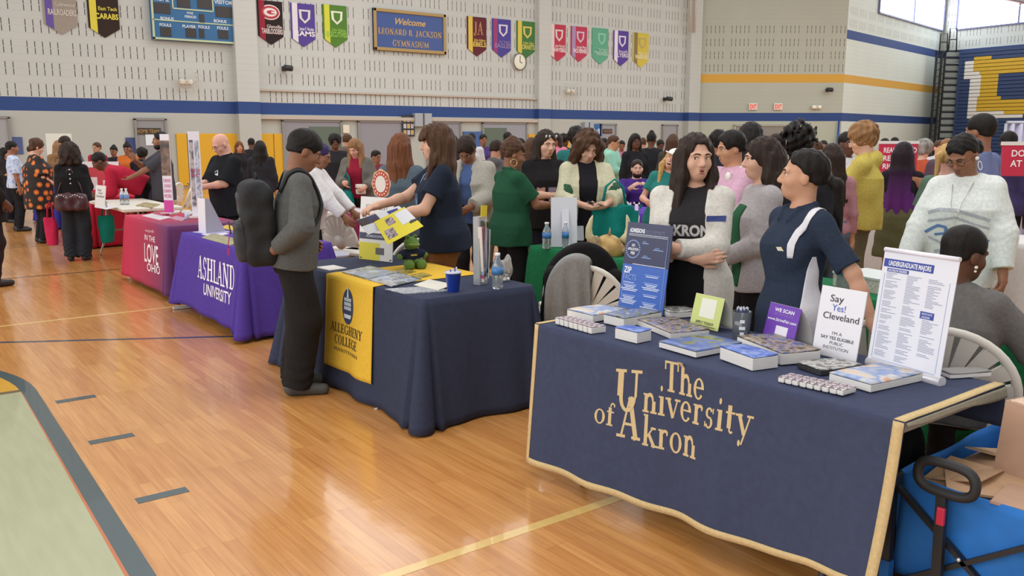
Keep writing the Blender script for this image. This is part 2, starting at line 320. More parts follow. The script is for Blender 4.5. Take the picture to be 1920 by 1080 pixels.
# ------------------------------------------------------------------ far walls
CREAM, LOW, BLUE, GOLD = 'c5c8c4', 'b3b5ae', '294681', 'd2a240'
def wall_mat(upper, slots=True, bands=(), low=None, slot0=0.0, key='', slotmax=99):
    m = bpy.data.materials.new('painted_block'); m.use_nodes = True; nt = m.node_tree; L = nt.links; b = nt.nodes['Principled BSDF']; b.inputs['Roughness'].default_value = .75
    tc = nt.nodes.new('ShaderNodeTexCoord'); sp = nt.nodes.new('ShaderNodeSeparateXYZ'); L.new(tc.outputs['Object'], sp.inputs[0]); X, Z = sp.outputs['X'], sp.outputs['Z']
    def mt(op, a, c=None, d=None):
        n = nt.nodes.new('ShaderNodeMath'); n.operation = op
        for i, v in enumerate((a, c, d)):
            if v is None: continue
            if isinstance(v, (int, float)): n.inputs[i].default_value = v
            else: L.new(v, n.inputs[i])
        return n.outputs[0]
    def between(v, lo, hi): return mt('MULTIPLY', mt('GREATER_THAN', v, lo), mt('LESS_THAN', v, hi))
    def mix(fac, a, c):
        n = nt.nodes.new('ShaderNodeMix'); n.data_type = 'RGBA'; L.new(fac, n.inputs[0])
        for i, v in ((6, a), (7, c)):
            if isinstance(v, str): n.inputs[i].default_value = lin(v)
            else: L.new(v, n.inputs[i])
        return n.outputs[2]
    ns = nt.nodes.new('ShaderNodeTexNoise'); ns.inputs['Scale'].default_value = .6; L.new(tc.outputs['Object'], ns.inputs['Vector'])
    c = [int(upper[i:i + 2], 16) for i in (0, 2, 4)]; u2 = ''.join('%02x' % int(v * .95) for v in c)
    col = mix(ns.outputs['Fac'], u2, upper)
    # faint block courses
    mz = mt('FRACT', mt('DIVIDE', mt('SUBTRACT', Z, 2.8), .2035)); col = mix(mt('MULTIPLY', mt('LESS_THAN', mz, .05), .25), col, '8f887c')
    if slots:
        zz = mt('SUBTRACT', Z, slots); row = mt('FRACT', mt('DIVIDE', zz, .61)); rm = mt('ADD', between(row, .03, .315), between(row, .35, .63))
        xs = mt('DIVIDE', mt('SUBTRACT', X, slot0), .2035); cell = mt('FLOOR', xs); fr = mt('FRACT', xs); sm = between(fr, .44, .56)
        grp = mt('GREATER_THAN', mt('FRACT', mt('DIVIDE', mt('ADD', cell, .5), 6)), .17)
        msk = mt('MULTIPLY', mt('MULTIPLY', rm, sm), mt('MULTIPLY', grp, between(Z, slots, slotmax))); col = mix(msk, col, '4a443e')
    if low: col = mix(mt('LESS_THAN', Z, 2.4), col, low)
    for z0, z1, cc in bands: col = mix(between(Z, z0, z1), col, cc)
    L.new(col, b.inputs['Base Color']); return m
def wall(name, a, b, z1, mat, t=.3, slab_to=0.0):
    "wall whose room face runs from plan point a to b (room on the right hand when walking a to b)"
    a = np.array(a[:2], float); b = np.array(b[:2], float); d = b - a; Ln = np.linalg.norm(d); ang = math.atan2(d[1], d[0])
    o = MB().box((Ln / 2, t / 2, z1 / 2), (Ln, t, z1)).build(name, mat); o.location = (a[0], a[1], 0); o.rotation_euler = (0, 0, ang); return tag(o, kind='structure')
YW = 29.5
P1 = atY(1303, HORIZON, YW)[:2]; D2 = float(P1 @ FH[:2])
def on2(px, py): r = ray(px, py); return np.array([0, 0, EYE]) + r * (D2 / float(r @ FH))
P2 = on2(1576, HORIZON)[:2]
d3 = np.array([math.sin(YAW + math.radians(42)), math.cos(YAW + math.radians(42))])
def onseg(px, P, d):
    r = ray(px, HORIZON)[:2]; A = np.array([[r[0], -d[0]], [r[1], -d[1]]]); t = np.linalg.solve(A, P); return r * t[0]
P3 = onseg(1752, P2, d3); dR = np.array([-.08, -1.0]); dR /= np.linalg.norm(dR); P4 = P3 + dR * 32
BB = ((2.40, 2.80, BLUE),)
wall('wall_back', (-14, YW), P1, 10, wall_mat(CREAM, 2.80, BB, LOW))
wall('wall_side', P1, P2, 10, wall_mat('b7bbae', 4.75, ((2.40, 2.80, BLUE), (4.26, 4.66, GOLD)), 'b4b9a8', slot0=.1, slotmax=7.2))
wall('wall_corner', P2, P3, 10, wall_mat('d6e0d6', 6.9, ((2.40, 2.80, BLUE), (4.26, 4.66, GOLD), (6.35, 6.78, BLUE)), 'd2dace', slotmax=7.9))
wall('wall_right', P3, P4, 12, wall_mat('dadfd9', 6.9, ((6.35, 6.78, BLUE),), 'd0d2ca'))
plain = wall_mat(CREAM, 0, BB, LOW)
for i, (x0, x1, pr) in enumerate(((440, 481, .35), (1005, 1027, .2), (1283, 1303, .3))):
    a = atY(x0, 200, YW); b = atY(x1, 200, YW); o = MB().box(((a[0] + b[0]) / 2, -pr / 2, 5), (b[0] - a[0], pr, 10)).build('trim_%d' % (i + 1), plain, loc=(0, YW, 0)); tag(o, kind='structure')
for i, (py, hz, dp) in enumerate(((176, .07, .10), (219.5, .12, .16))):
    a = atY(481, py, YW); b = atY(1005, py, YW); zz = {0: 3.22, 1: 2.30}[i]
    o = MB().box(((a[0] + b[0]) / 2, YW - dp / 2, zz), (b[0] - a[0], dp, hz)).build('trim_%d' % (i + 4), M('b9afa2', .6)); tag(o, kind='structure')
# blue pole under the band at the inner corner
# windows high in the corner
glass = M('f4f8ff', .1, emit=4.5); wfr = M('6a6f9a', .5)
def window(n, P, d, s0, s1, z0, z1, nm):
    nrm = np.array([d[1], -d[0], 0.0]); o = empty('window_%d' % n, (P[0], P[1], 0), kind='structure'); ang = math.atan2(d[1], d[0]); o.rotation_euler = (0, 0, ang)
    MB().box(((s0 + s1) / 2, -.02, (z0 + z1) / 2), (s1 - s0, .05, z1 - z0)).build('pane', glass, o)
    m = MB()
    for k in range(nm + 1): m.box((s0 + (s1 - s0) * k / nm, -.06, (z0 + z1) / 2), (.09, .1, z1 - z0))
    m.box(((s0 + s1) / 2, -.06, z0), (s1 - s0, .12, .08)); m.build('window_frame', wfr, o)
l3 = np.linalg.norm(P3 - P2); q = onseg(1630, P2, d3); s0 = np.linalg.norm(q - P2)
window(1, P2, d3, s0, l3 - .25, 7.95, 9.9, 2)
window(2, P3, dR, .9, 30, 7.95, 11.5, 8)
# ------------------------------------------------------------------ doors and pads along the far wall
DG, DGR = 'a0a0a2', '5c6a5c'
def door(n, x0, x1, mat, frame_c='8c8a86', leaf=None, ztop=2.2, inset=None, on=None):
    fnp = on or (lambda x: atY(x, 240, YW)[0]); a, b = fnp(x0), fnp(x1)
    o = empty('door_%d' % n, ((a + b) / 2, YW - .03, 0), kind='structure'); W = b - a
    MB().box((0, .0, ztop / 2), (W, .05, ztop)).build('door_leaf', M(mat, .5), o)
    m = MB(); m.box((-W / 2, -.02, ztop / 2), (.07, .1, ztop)); m.box((W / 2, -.02, ztop / 2), (.07, .1, ztop)); m.box((0, -.02, ztop), (W + .07, .1, .07)); m.build('door_frame', M(frame_c, .5), o)
    if inset:
        i0, i1 = fnp(inset[0]) - (a + b) / 2, fnp(inset[1]) - (a + b) / 2; MB().box(((i0 + i1) / 2, -.035, 1.0), (i1 - i0, .02, 2.0)).build('door_curtain', M(DGR, .6), o)
    return o
door(1, -14, 17, DG); d2 = door(2, 253, 310, '8e8e90'); door(3, 529, 638, '8d8b92', inset=(578, 636)); door(4, 671, 754, '8d8b92'); door(5, 800, 862, '8d8b92')
door(6, 904, 986, '93959c', inset=(905, 948)); door(7, 1123, 1153, '97979c'); door(8, 1241, 1268, '97979c')
# door in the side section
a, b = on2(1377, 240), on2(1474, 240); dd = empty('door_9', ((a[0] + b[0]) / 2, (a[1] + b[1]) / 2, 0), kind='structure', rz=-YAW); Wd = np.linalg.norm(b - a)
MB().box((0, -.03, 1.1), (Wd, .06, 2.2)).build('door_leaf', M('8a867c', .5), dd)
m = MB(); m.box((-Wd / 2, -.05, 1.1), (.1, .12, 2.2)); m.box((Wd / 2, -.05, 1.1), (.1, .12, 2.2)); m.box((0, -.05, 2.2), (Wd + .1, .12, .09)); m.box((0, -.05, 1.1), (.06, .12, 2.2)); m.build('door_frame', M('a9a598', .5), dd)
def at_wall(px, py): return atY(px, py, YW)
def panel(name, x0, x1, z0, z1, c, label, cat, group=None, t=.06):
    a, b = at_wall(x0, 240)[0], at_wall(x1, 240)[0]
    o = MB().box((0, -t / 2, (z1 - z0) / 2), (b - a - .02, t, z1 - z0)).build(name, M(c, .55, bump=.05, scale=5), loc=((a + b) / 2, YW, z0), bevel=.02); return tag(o, label, cat, group)
panel('wall_pad', 328, 349, .05, 1.75, 'd9a51f', 'yellow wall pad between the grey team door and the blue pad', 'wall pad')
panel('wall_pad', 349, 369, .05, 1.75, '2f5a95', 'blue wall pad between two yellow pads on the far wall', 'wall pad')
panel('wall_pad', 369, 448, .05, 1.75, 'd9a51f', 'wide yellow wall pad behind the bald man in black', 'wall pad')
panel('wall_pad', 484, 511, .05, 1.75, 'd9a51f', 'yellow wall pad right beside the pilaster, left half of the pair', 'wall pad')
panel('wall_pad', 511, 530, .05, 1.75, 'd9a51f', 'yellow wall pad at the left jamb of the wide grey doorway', 'wall pad')
panel('wall_pad', 989, 1004, .05, 1.75, 'd9a51f', 'yellow wall pad behind the girl with hair clips', 'wall pad')
panel('wall_pad', 1056, 1068, .05, 1.75, 'd9a51f', 'narrow yellow wall pad right of the pilaster, half hidden by curly hair', 'wall pad')
panel('wall_banner', 867, 903, .7, 1.85, '3b5f98', 'blue cloth banner on the wall between two grey doorways', 'banner')
a = on2(1572, 240)
m = MB(); m.tube([(a[0] - .1, a[1] - .08, .2), (a[0] - .1, a[1] - .08, 2.4)], .05); tag(recenter(m.build('blue_pole', M('2f4f94', .5))), 'blue pole rising to the wall band at the inner corner', 'pole')
b = on2(1571, 262); tag(MB().box((0, 0, .85), (.42, .12, 1.7)).build('pole_pad', M('3c6ea8', .6), loc=(b[0] - .05, b[1] - .22, 0), rz=-YAW, bevel=.02), 'light blue pad wrapped round the foot of the blue pole', 'wall pad')
# signs on the team door
hp = at_wall(282, 246)
hs = empty('door_sign', (hp[0] - .1, YW - .075, hp[2]), 'dark door sign lettered HOME TEAM on the grey door', 'sign'); MB().box((0, 0, 0), (.80, .02, .2)).build('sign_board', M('3c3430', .6), hs)
letters('lettering', 'HOME TEAM', M('b08a4a', .5), (0, -.012, 0), (1, 0, 0), (0, 0, 1), .11, hs, bold=.01, wid=.7)
pp = at_wall(281, 260); tag(MB().box((0, 0, 0), (.30, .01, .42)).build('door_notice', M('dfe8ee', .6), loc=(pp[0], YW - .07, pp[2])), 'pale notice sheet taped under the HOME TEAM sign', 'notice')
ap = at_wall(1187, 246); aw = empty('door_sign', (at_wall(1137, 246)[0], YW - .085, at_wall(1137, 246)[2]), 'small dark sign on the grey door near the blue ball sign', 'sign'); MB().box((0, 0, 0), (.55, .02, .2)).build('sign_board', M('4a2f28', .6), aw); letters('lettering', 'AWAY TEAM', M('b08a4a', .5), (0, -.012, 0), (1, 0, 0), (0, 0, 1), .1, aw, wid=.45)
for x, c, l in ((30, '4a5a8a', 'small blue notice on the wall right of the leftmost door'), (247, '3a4a80', 'small blue notice on the wall left of the team door')):
    q = at_wall(x, 273); tag(MB().box((0, 0, 0), (.35, .02, .5)).build('wall_notice', M(c, .6), loc=(q[0], YW - .02, q[2])), l, 'notice')
# grey steel brackets over the doorways
for x0, x1, l in ((772, 803, 'grey steel bracket over the second wide doorway'), (1090, 1106, 'grey steel bracket on the wall left of the blue ball sign')):
    a, b = at_wall(x0, 222), at_wall(x1, 222); zz = at_wall((x0 + x1) / 2, 225 if x0 < 900 else 240)[2]
    m = MB(); m.box((-(b[0] - a[0]) / 4, -.12, 0), ((b[0] - a[0]) * .48, .24, .5)); m.box(((b[0] - a[0]) / 4 + .02, -.14, 0), ((b[0] - a[0]) * .44, .28, .5)); o = m.build('steel_bracket', M('a3a7ad', .4, .3), loc=((a[0] + b[0]) / 2, YW, zz), bevel=.01); tag(o, l, 'bracket')
# wall gear
def spot(px, py, off=.06): q = at_wall(px, py); return (q[0], YW - off, q[2])
def emergency(loc, label, rz=0, sc=1.0, cage=True):
    o = empty('emergency_light', loc, label, 'emergency light', rz=rz); MB().box((0, 0, 0), (.42 * sc, .1, .16 * sc)).build('housing', M('d6d2c2', .5), o, bevel=.01)
    for s in (-1, 1):
        m = MB(); m.lathe([(.075 * sc, 0), (.085 * sc, .06), (.06 * sc, .09)], 12, (s * .13 * sc, -.05, .0), (0, -1, 0)); m.build('lamp_head', M('f3efe2', .3), o)
    if cage:
        m = MB()
        for z in (-.26, -.12, .02, .16, .3): m.tube([(-.32, -.02, z), (-.32, -.22, z), (.32, -.22, z), (.32, -.02, z)], .008, 5)
        for x in (-.32, -.16, 0, .16, .32): m.tube([(x, -.22, -.26), (x, -.22, .3)], .008, 5)
        m.build('wire_guard', M('cfcabc', .4), o)
emergency(spot(347, 154), 'caged twin-head emergency light below the scoreboard'); emergency(spot(1066, 171), 'caged twin-head emergency light under the red pennants')
q = on2(1527, 201); emergency((q[0], q[1] - .1, q[2]), 'twin-head emergency light right of the two exit signs', -YAW, 1.1, False)
for px, l in ((1411, 'left one of two red EXIT signs on the shaded wall'), (1458, 'right one of two red EXIT signs on the shaded wall')):
    q = on2(px, 200); o = empty('exit_sign', (q[0] - .04, q[1] - .06, q[2]), l, 'exit sign', 'red exit signs', rz=-YAW); MB().box((0, 0, 0), (.42, .07, .32)).build('sign_box', M('e6ded2', .5), o, bevel=.01)
    letters('lettering', 'EXIT', M('d8362c', .4, emit=.4), (0, -.037, 0), (1, 0, 0), (0, 0, 1), .2, o, bold=.03, wid=.34)
def camera_box(loc, label, rz=0):
    o = empty('security_camera', loc, label, 'security camera', rz=rz); m = MB(); m.box((0, .05, 0), (.16, .08, .16)); m.bar((0, 0, 0), (.05, -.12, .02), .05, .05); m.build('bracket', M('2b2b2d', .5), o)
    m = MB(); m.lathe([(.09, 0), (.1, .05), (.1, .28), (.05, .32)], 12, (-.12, -.18, .02), (1, -.4, -.1)); m.build('camera_body', M('232325', .4), o)
camera_box(spot(532, 129, .1), 'black wall camera below the purple rams pennant'); camera_box(spot(1245, 186, .1), 'small black wall camera near the end of the slotted wall')
q = on2(1548, 169); camera_box((q[0], q[1] - .12, q[2]), 'black twin wall camera under the gold stripe', -YAW)
q = spot(972, 116, .08); ck = empty('wall_clock', q, 'round white wall clock with wire guard under the green hornets pennant', 'clock')
MB().lathe([(.33, 0), (.33, .05), (.31, .06)], 28, (0, .04, 0), (0, -1, 0)).build('clock_face', M('e4e6d2', .5), ck); m = MB(); m.tube([(.33 * math.cos(a), -.03, .33 * math.sin(a)) for a in np.linspace(0, 6.283, 28, endpoint=False)], .02, 6, closed=True); m.build('rim', M('5a564e', .4), ck)
m = MB(); m.bar((0, -.03, 0), (.02, -.03, .24), .02, .01, upv=(0, 1, 0)); m.bar((0, -.03, 0), (.13, -.03, -.05), .025, .01, upv=(0, 1, 0)); m.build('hands', M('2c2a28', .4), ck)
m = MB(); z0 = at_wall(1285, 62)[2]
for x in (1280, 1289): xx = at_wall(x, 100)[0]; m.tube([(xx, YW - .4, z0), (xx, YW - .4, 9.5)], .05, 8)
tag(recenter(m.build('conduit', M('c3baac', .5))), 'pair of painted conduit pipes running up beside the pilaster', 'pipe')
q = spot(647, 240 + 2); tag(MB().box((0, 0, 0), (.26, .1, .3)).build('alarm_box', M('ded6c4', .5), loc=q, bevel=.02), 'small cream alarm box on the wall between wide doorways', 'alarm')
q = spot(763, 236, .1); fr_ = empty('wall_poster', q, 'dark gridded poster by the doorway behind the woman in navy', 'poster'); MB().box((0, 0, 0), (.55, .03, .8)).build('board', M('2a2a30', .6), fr_)
m = MB()
for i in range(3):
    for j in range(3): m.box((-.16 + .16 * i, -.02, -.25 + .24 * j), (.12, .01, .17), mi=(i + j) % 2)
m.build('pictures', [M('c8a860', .6), M('b8b8c4', .6)], fr_)
q = spot(1115, 244, .08); bs = empty('blue_sign', q, 'blue sign board lettered Ball on the far wall', 'sign'); MB().box((0, 0, 0), (.75, .04, .55)).build('sign_board', M('2b5f97', .5), bs); letters('lettering', 'Ball', M('eef2f6', .5), (0, -.022, -.05), (1, 0, 0), (0, 0, 1), .22, bs, bold=.02)
# ------------------------------------------------------------------ scoreboard, welcome plaque, pennants
def board_frame(x0, y0, x1, y1):
    a = at_wall(x0, y0); b = at_wall(x1, y1); return a, b
zt = 6.9; a, b = at_wall(281, 40)[0], at_wall(436, 40)[0]; zb = (at_wall(281, 76)[2] + at_wall(436, 83)[2]) / 2; zt = at_wall(360, -60)[2]
sb = empty('scoreboard', ((a + b) / 2, YW - .12, zb), 'blue electric scoreboard with HOME and VISITOR panels on the far wall', 'scoreboard'); W, Hh = b - a, zt - zb
MB().box((0, 0, Hh / 2), (W, .22, Hh)).build('cabinet', M('2a6596', .5), sb, bevel=.02)
m = MB(); e = .04
for z in (.04, Hh - .04): m.box((0, -.115, z), (W, .03, .06))
for x in (-W / 2 + .03, W / 2 - .03): m.box((x, -.115, Hh / 2), (.06, .03, Hh))
Z1 = Hh
def sxy(px, py): q = at_wall(px, py); return q[0] - (a + b) / 2, q[2] - zb
lz = sxy(360, 43.5)[1]; m.box((0, -.115, lz), (W - .05, .03, .035))
x0, z0 = sxy(320, 17); x1, _ = sxy(395, 22); m.box(((x0 + x1) / 2, -.115, z0), (x1 - x0, .03, .04)); m.box((x0, -.115, z0 + .45), (.04, .03, .9)); m.box((x1, -.115, z0 + .45), (.04, .03, .9)); m.build('border', M('b9c7a0', .5), sb)
for nm, px, py, wpx, hpx in (('digit_window', 300, 17, 30, 20), ('digit_window', 415, 24, 30, 20), ('digit_window', 340, 7, 24, 18), ('digit_window', 379, 9, 26, 18), ('digit_window', 307, 61, 20, 17), ('digit_window', 354, 63, 19, 17), ('digit_window', 374, 64, 9, 17), ('digit_window', 414, 66, 19, 16), ('digit_window', 374, 36, 9, 16)):
    X0, Zc = sxy(px, py); k = sxy(px + wpx / 2, py)[0] - sxy(px - wpx / 2, py)[0]; hz = sxy(px, py - hpx / 2)[1] - sxy(px, py + hpx / 2)[1]; MB().box((X0, -.115, Zc), (k, .03, hz)).build(nm, M('332e2c', .35), sb)
lm = M('e8edf0', .5); m = MB()
for t, px, py, hpx in (('HOME', 299, 0, 9), ('VISITOR', 414, 6, 9), ('BONUS', 309, 36, 7), ('BONUS', 408, 41, 7), ('POSS', 352, 26, 5), ('PERIOD', 353, 33, 6), ('FOULS', 306, 48, 7), ('PLAYER', 350, 51, 7), ('FOULS', 378, 52, 7), ('FOULS', 413, 54, 7)):
    X0, Zc = sxy(px, py); hz = sxy(px, py - hpx / 2)[1] - sxy(px, py + hpx / 2)[1]; letters('', t, None, (X0, -.115, Zc), (1, 0, 0), (0, 0, 1), hz * .75, mb=m, bold=.012)
m.build('lettering', lm, sb)
a, b = at_wall(698, 60), at_wall(833, 60); W = b[0] - a[0]; zc = at_wall(765, 60)[2]; Hh = at_wall(765, 22)[2] - at_wall(765, 99)[2]
pl = empty('welcome_plaque', ((a[0] + b[0]) / 2, YW - .06, zc - Hh / 2), 'blue gold-framed plaque welcoming to the LEONARD B. JACKSON GYMNASIUM', 'plaque'); MB().box((0, 0, Hh / 2), (W, .08, Hh)).build('plaque_board', M('37518f', .5), pl)
m = MB()
for z in (.06, Hh - .06): m.box((0, -.03, z), (W, .12, .12))
for x in (-W / 2 + .06, W / 2 - .06): m.box((x, -.03, Hh / 2), (.12, .12, Hh))
m.build('plaque_frame', M('a58a52', .45), pl, bevel=.02)
gm = M('c9a45c', .5); m = MB(); letters('', 'Welcome', None, (-.05, -.045, Hh * .73), (1, 0, 0), (0, 0, 1), Hh * .15, mb=m, bold=.02, shear=.35, wid=W * .42)
letters('', 'LEONARD B. JACKSON', None, (0, -.045, Hh * .47), (1, 0, 0), (0, 0, 1), Hh * .15, mb=m, serifs=True, wid=W * .88); letters('', 'GYMNASIUM', None, (0, -.045, Hh * .2), (1, 0, 0), (0, 0, 1), Hh * .15, mb=m, serifs=True, wid=W * .5); m.build('lettering', gm, pl)
def pennant(x0, x1, y0, y1, c, stripe, txt, tc, label, sub='', emb='ball', ec='d8d4cc'):
    q0, q1 = at_wall(x0, 50)[0], at_wall(x1, 50)[0]; W = q1 - q0; xm = (x0 + x1) / 2; z1, z0 = at_wall(xm, y0)[2], at_wall(xm, y1)[2]; Hh = z1 - z0; sh = W * .32
    o = empty('pennant', ((q0 + q1) / 2, YW - .004, z0), label, 'pennant', 'school pennants on the far wall')
    m = MB(); wv = lambda x: .018 * math.sin(x * 5 + xm)
    m.prism([(-W / 2, Hh), (W / 2, Hh), (W / 2, sh), (0, 0), (-W / 2, sh)][::-1], (0, 0, 0), (1, 0, 0), (0, 0, 1), .03); m.build('cloth_panel', cloth(c), o)
    s0, s1 = -W * .5 + W * .06, -W * .5 + W * .28
    if stripe: m = MB(); f = lambda x: sh * (1 - (x + W / 2) / (W / 2)); m.prism([(s0, Hh), (s1, Hh), (s1, f(s1)), (s0, f(s0))][::-1], (0, -.031, 0), (1, 0, 0), (0, 0, 1), .006); m.build('stripe', cloth(stripe), o)
    m = MB(); xc = W * .08
    if emb == 'G':
        m.ball((0, -.03, Hh * .74), (W * .40, .012, W * .28), mi=0, n=20); m.ball((0, -.036, Hh * .74), (W * .36, .012, W * .24), mi=1, n=20); m.ball((0, -.043, Hh * .74), (W * .27, .012, W * .16), mi=0, n=20); m.ball((.03, -.05, Hh * .74), (W * .18, .012, W * .08), mi=1, n=20); m.box((W * .14, -.055, Hh * .74), (W * .2, .02, W * .06), mi=0)
        m.build('emblem', [M('e6dcd6', .6), M('b03040', .6)], o)
    elif emb == 'JA':
        letters('', 'JA', None, (xc, -.04, Hh * .72), (1, 0, 0), (0, 0, 1), W * .55, mb=m, serifs=True, wid=W * .5); m.build('emblem', M(ec, .6), o)
    elif emb == 'basket':
        for s in (-1, 1):
            m.tube([(xc + s * W * .10 * math.sin(t), -.036, Hh * .76 + W * .3 * math.cos(t)) for t in np.linspace(0, 3.14, 10)], .03, 5); m.tube([(xc + s * W * .32 * math.sin(t), -.036, Hh * .76 + W * .3 * math.cos(t)) for t in np.linspace(0, 3.14, 12)], .03, 5)
        m.box((xc, -.036, Hh * .76), (.04, .02, W * .6)); m.build('emblem', M(ec, .6), o)
    else:
        hx = W * .24
        m.prism([(xc - hx, Hh * .86), (xc + hx, Hh * .86), (xc + hx * .9, Hh * .66), (xc, Hh * .54), (xc - hx * .9, Hh * .66)][::-1], (0, -.03, 0), (1, 0, 0), (0, 0, 1), .01)
        m.prism([(xc - hx * .6, Hh * .82), (xc + hx * .6, Hh * .82), (xc + hx * .5, Hh * .67), (xc, Hh * .6), (xc - hx * .5, Hh * .67)][::-1], (0, -.041, 0), (1, 0, 0), (0, 0, 1), .004, mi=1)
        m.build('emblem', [M(ec, .6), cloth(c)], o)
    m = MB(); letters('', txt, None, (W * .05, -.042, Hh * .31), (1, 0, 0), (0, 0, 1), W * .18, mb=m, bold=.03, wid=W * .84)
    if sub: letters('', sub, None, (W * .14, -.042, Hh * .42), (1, 0, 0), (0, 0, 1), W * .12, mb=m, bold=.015, wid=W * .6)
    m.build('lettering', M(tc, .6), o)
pennant(83, 146, -70, 65, '9b9288', '6a58a0', 'RAILROADERS', 'c9c2b8', 'grey pennant with purple stripe, leftmost on the far wall', 'Collinwood', ec='c4bfc8')
pennant(166, 224, -60, 71, '3a302c', 'd8cc50', 'SCARABS', 'ddd04a', 'black pennant with yellow stripe and basketball emblem lettered SCARABS', 'East Tech', 'basket', 'b59a50')
pennant(483, 530, 2, 84, '352c2c', '9a3444', 'TARBLOODERS', 'd8c8c4', 'black pennant with white and red oval G emblem', 'Glenville', 'G')
pennant(545, 590, 7, 88, '5a4a94', 'ddd8e0', 'RAMS', 'e4dfe6', 'violet pennant with white stripe lettered RAMS', 'James F. Rhodes')
pennant(605, 650, 10, 89, '56803a', 'ccd04a', 'EXECUTIVES', '8fc04a', 'leaf green pennant with yellow stripe left of the plaque', 'John Adams', ec='e0e2d0')
pennant(875, 911, 32, 106, '64333c', 'd8c058', 'REBELS', 'd8bc50', 'maroon pennant with gold JA letters and stripe', 'John Adams', 'JA', 'c08a5a')
pennant(922, 957, 36, 108, '544c98', '9a4a78', 'EAGLES', '8f7ab0', 'violet-blue pennant with a red left half beside the maroon one', 'John F. Kennedy', ec='d4cfdc')
pennant(968, 1002, 40, 110, '4a7a48', 'd4c458', 'HORNETS', 'cdc85a', 'green pennant with yellow stripe above the wall clock', 'John Hay', ec='d8c45a')
pennant(1030, 1060, 46, 115, 'b84456', 'e4d4d4', 'LAWYERS', 'ecdcdc', 'red pennant with white stripe right of the pilaster', 'John Marshall', ec='dcd0d0')
pennant(1070, 1100, 50, 116, 'b8455c', 'a890b8', 'WOLVERINES', 'eadce0', 'red pennant with pale violet stripe lettered WOLVERINES', 'Lincoln-West', ec='cabcd4')
pennant(1110, 1140, 53, 121, '64a88c', '', 'MARINERS', '9fd0b8', 'pale teal pennant among the right-hand five', 'Max Hayes', ec='8cc4ac')
pennant(1150, 1178, 58, 124, '5d4a98', 'e2dce8', 'FLYERS', 'd8d0e4', 'violet pennant with white edge second from the right end', 'South', ec='dcd8e4')
pennant(1187, 1216, 62, 127, 'cdbc50', '8a7a58', 'WARRIORS', 'ece2b0', 'yellow pennant at the right end of the row', 'West Tech', ec='b0a068')
# ------------------------------------------------------------------ folded bleachers in the right corner
navy, yel, wht = M('2c426e', .5), M('d2ac2c', .5), M('e6e6e2', .5)
pb = onseg(1786, P3 + np.array([-1.6, 0]), dR); bl = empty('bleachers', (pb[0], pb[1], 0), 'tall folded bleachers painted navy with a big yellow block letter', 'bleachers')
pc = onseg(1990, P3 + np.array([-1.6, 0]), dR)
rowh = .205; nrow = 31; Lb = np.linalg.norm(pc - pb); ub = np.array([dR[0], dR[1], 0]); nb = np.array([dR[1], -dR[0], 0])
ub_, nb_ = ub, -np.array([-dR[1], dR[0], 0]);
def sdist(px): q = onseg(px, pb, dR); return float((q - pb) @ dR)
def zrow(px, py): q = onseg(px, pb, dR); return zat(px, py, float(q @ FH[:2]))
def colour_at(px, py):
    if 138 < py < 185 and px > 1862: return 0
    if px >= 1815 and 112 < py < 140: return 1
    if 1830 < px < 1863 and 112 < py < 212: return 1
    if px >= 1825 and 185 < py < 212: return 1
    if 1798 < px < 1816 and 119 < py < 150: return 2
    if 1811 < px < 1832 and 136 < py < 222: return 2
    if px >= 1862 and 134 < py < 141: return 2
    if 1830 < px < 1915 and 211 < py < 223: return 2
    return 0
zmax = zrow(1790, 90); nrow = int(zmax / rowh); pxs = [1786 + 4 * k for k in range(52)]; m = MB()
for r in range(nrow):
    zc = rowh * (r + .5); st = None; lean = .016 * (nrow - r)
    for k in range(len(pxs) - 1):
        q = onseg((pxs[k] + pxs[k + 1]) / 2, pb, dR); pxm = (pxs[k] + pxs[k + 1]) / 2; d = float(q @ FH[:2]); py = HORIZON - (zc - EYE) * 1659 / d; c = colour_at(pxm, py)
        if st is None: st = (c, k)
        if c != st[0] or k == len(pxs) - 2:
            k1 = k if c != st[0] else k + 1; s0, s1 = sdist(pxs[st[1]]), sdist(pxs[k1]); mid = ub * ((s0 + s1) / 2)
            m.box((mid[0] + .2, mid[1], zc), (.4 - lean * .1, s1 - s0, rowh - .03), mi=st[0], R=np.column_stack([[-ub[1], ub[0], 0], -ub, [0, 0, 1]]) @ np.diag([1, 1, 1])); st = (c, k)
m.build('slat_front', [navy, yel, wht], bl)
MB().box((ub[0] * Lb / 2 + .75, ub[1] * Lb / 2, nrow * rowh / 2 - .1), (.5, Lb, nrow * rowh - .2)).build('back_panel', M('20304e', .6), bl)
# stepped end frame facing the hall
e0, e1 = onseg(1744, pb + FH[:2] * .3, CR[:2]), onseg(1787, pb + FH[:2] * .3, CR[:2]); We = np.linalg.norm(e1 - e0)
ef = empty('bleacher_end', ((e0[0] + e1[0]) / 2, (e0[1] + e1[1]) / 2, 0), 'black steel stepped end frame of the folded bleachers with guard rail', 'bleacher frame', rz=-YAW)
zE = zat(1765, 95, float(e0 @ FH[:2])); m = MB()
for x in (-We / 2, -We * .28, -We * .12): m.box((x, 0, zE / 2), (.09, .14, zE))
nst = 17
for k in range(nst): m.bar((-We / 2, -.03, zE * k / nst), (-We * .12, -.03, zE * (k + .8) / nst), .04, .04)
m.build('frame_posts', M('25262a', .5), ef)
m = MB()
for k in range(nst): m.box((We * .2, 0, zE * (k + .45) / nst), (We * .62, .2, zE / nst * .62)); 
m.build('step_ends', M('8f9a98', .5), ef)
m = MB()
for k in range(nst): m.box((We * .2, .02, zE * (k + .9) / nst), (We * .62, .12, zE / nst * .3))
m.build('step_gaps', M('2a3038', .6), ef)
m = MB()
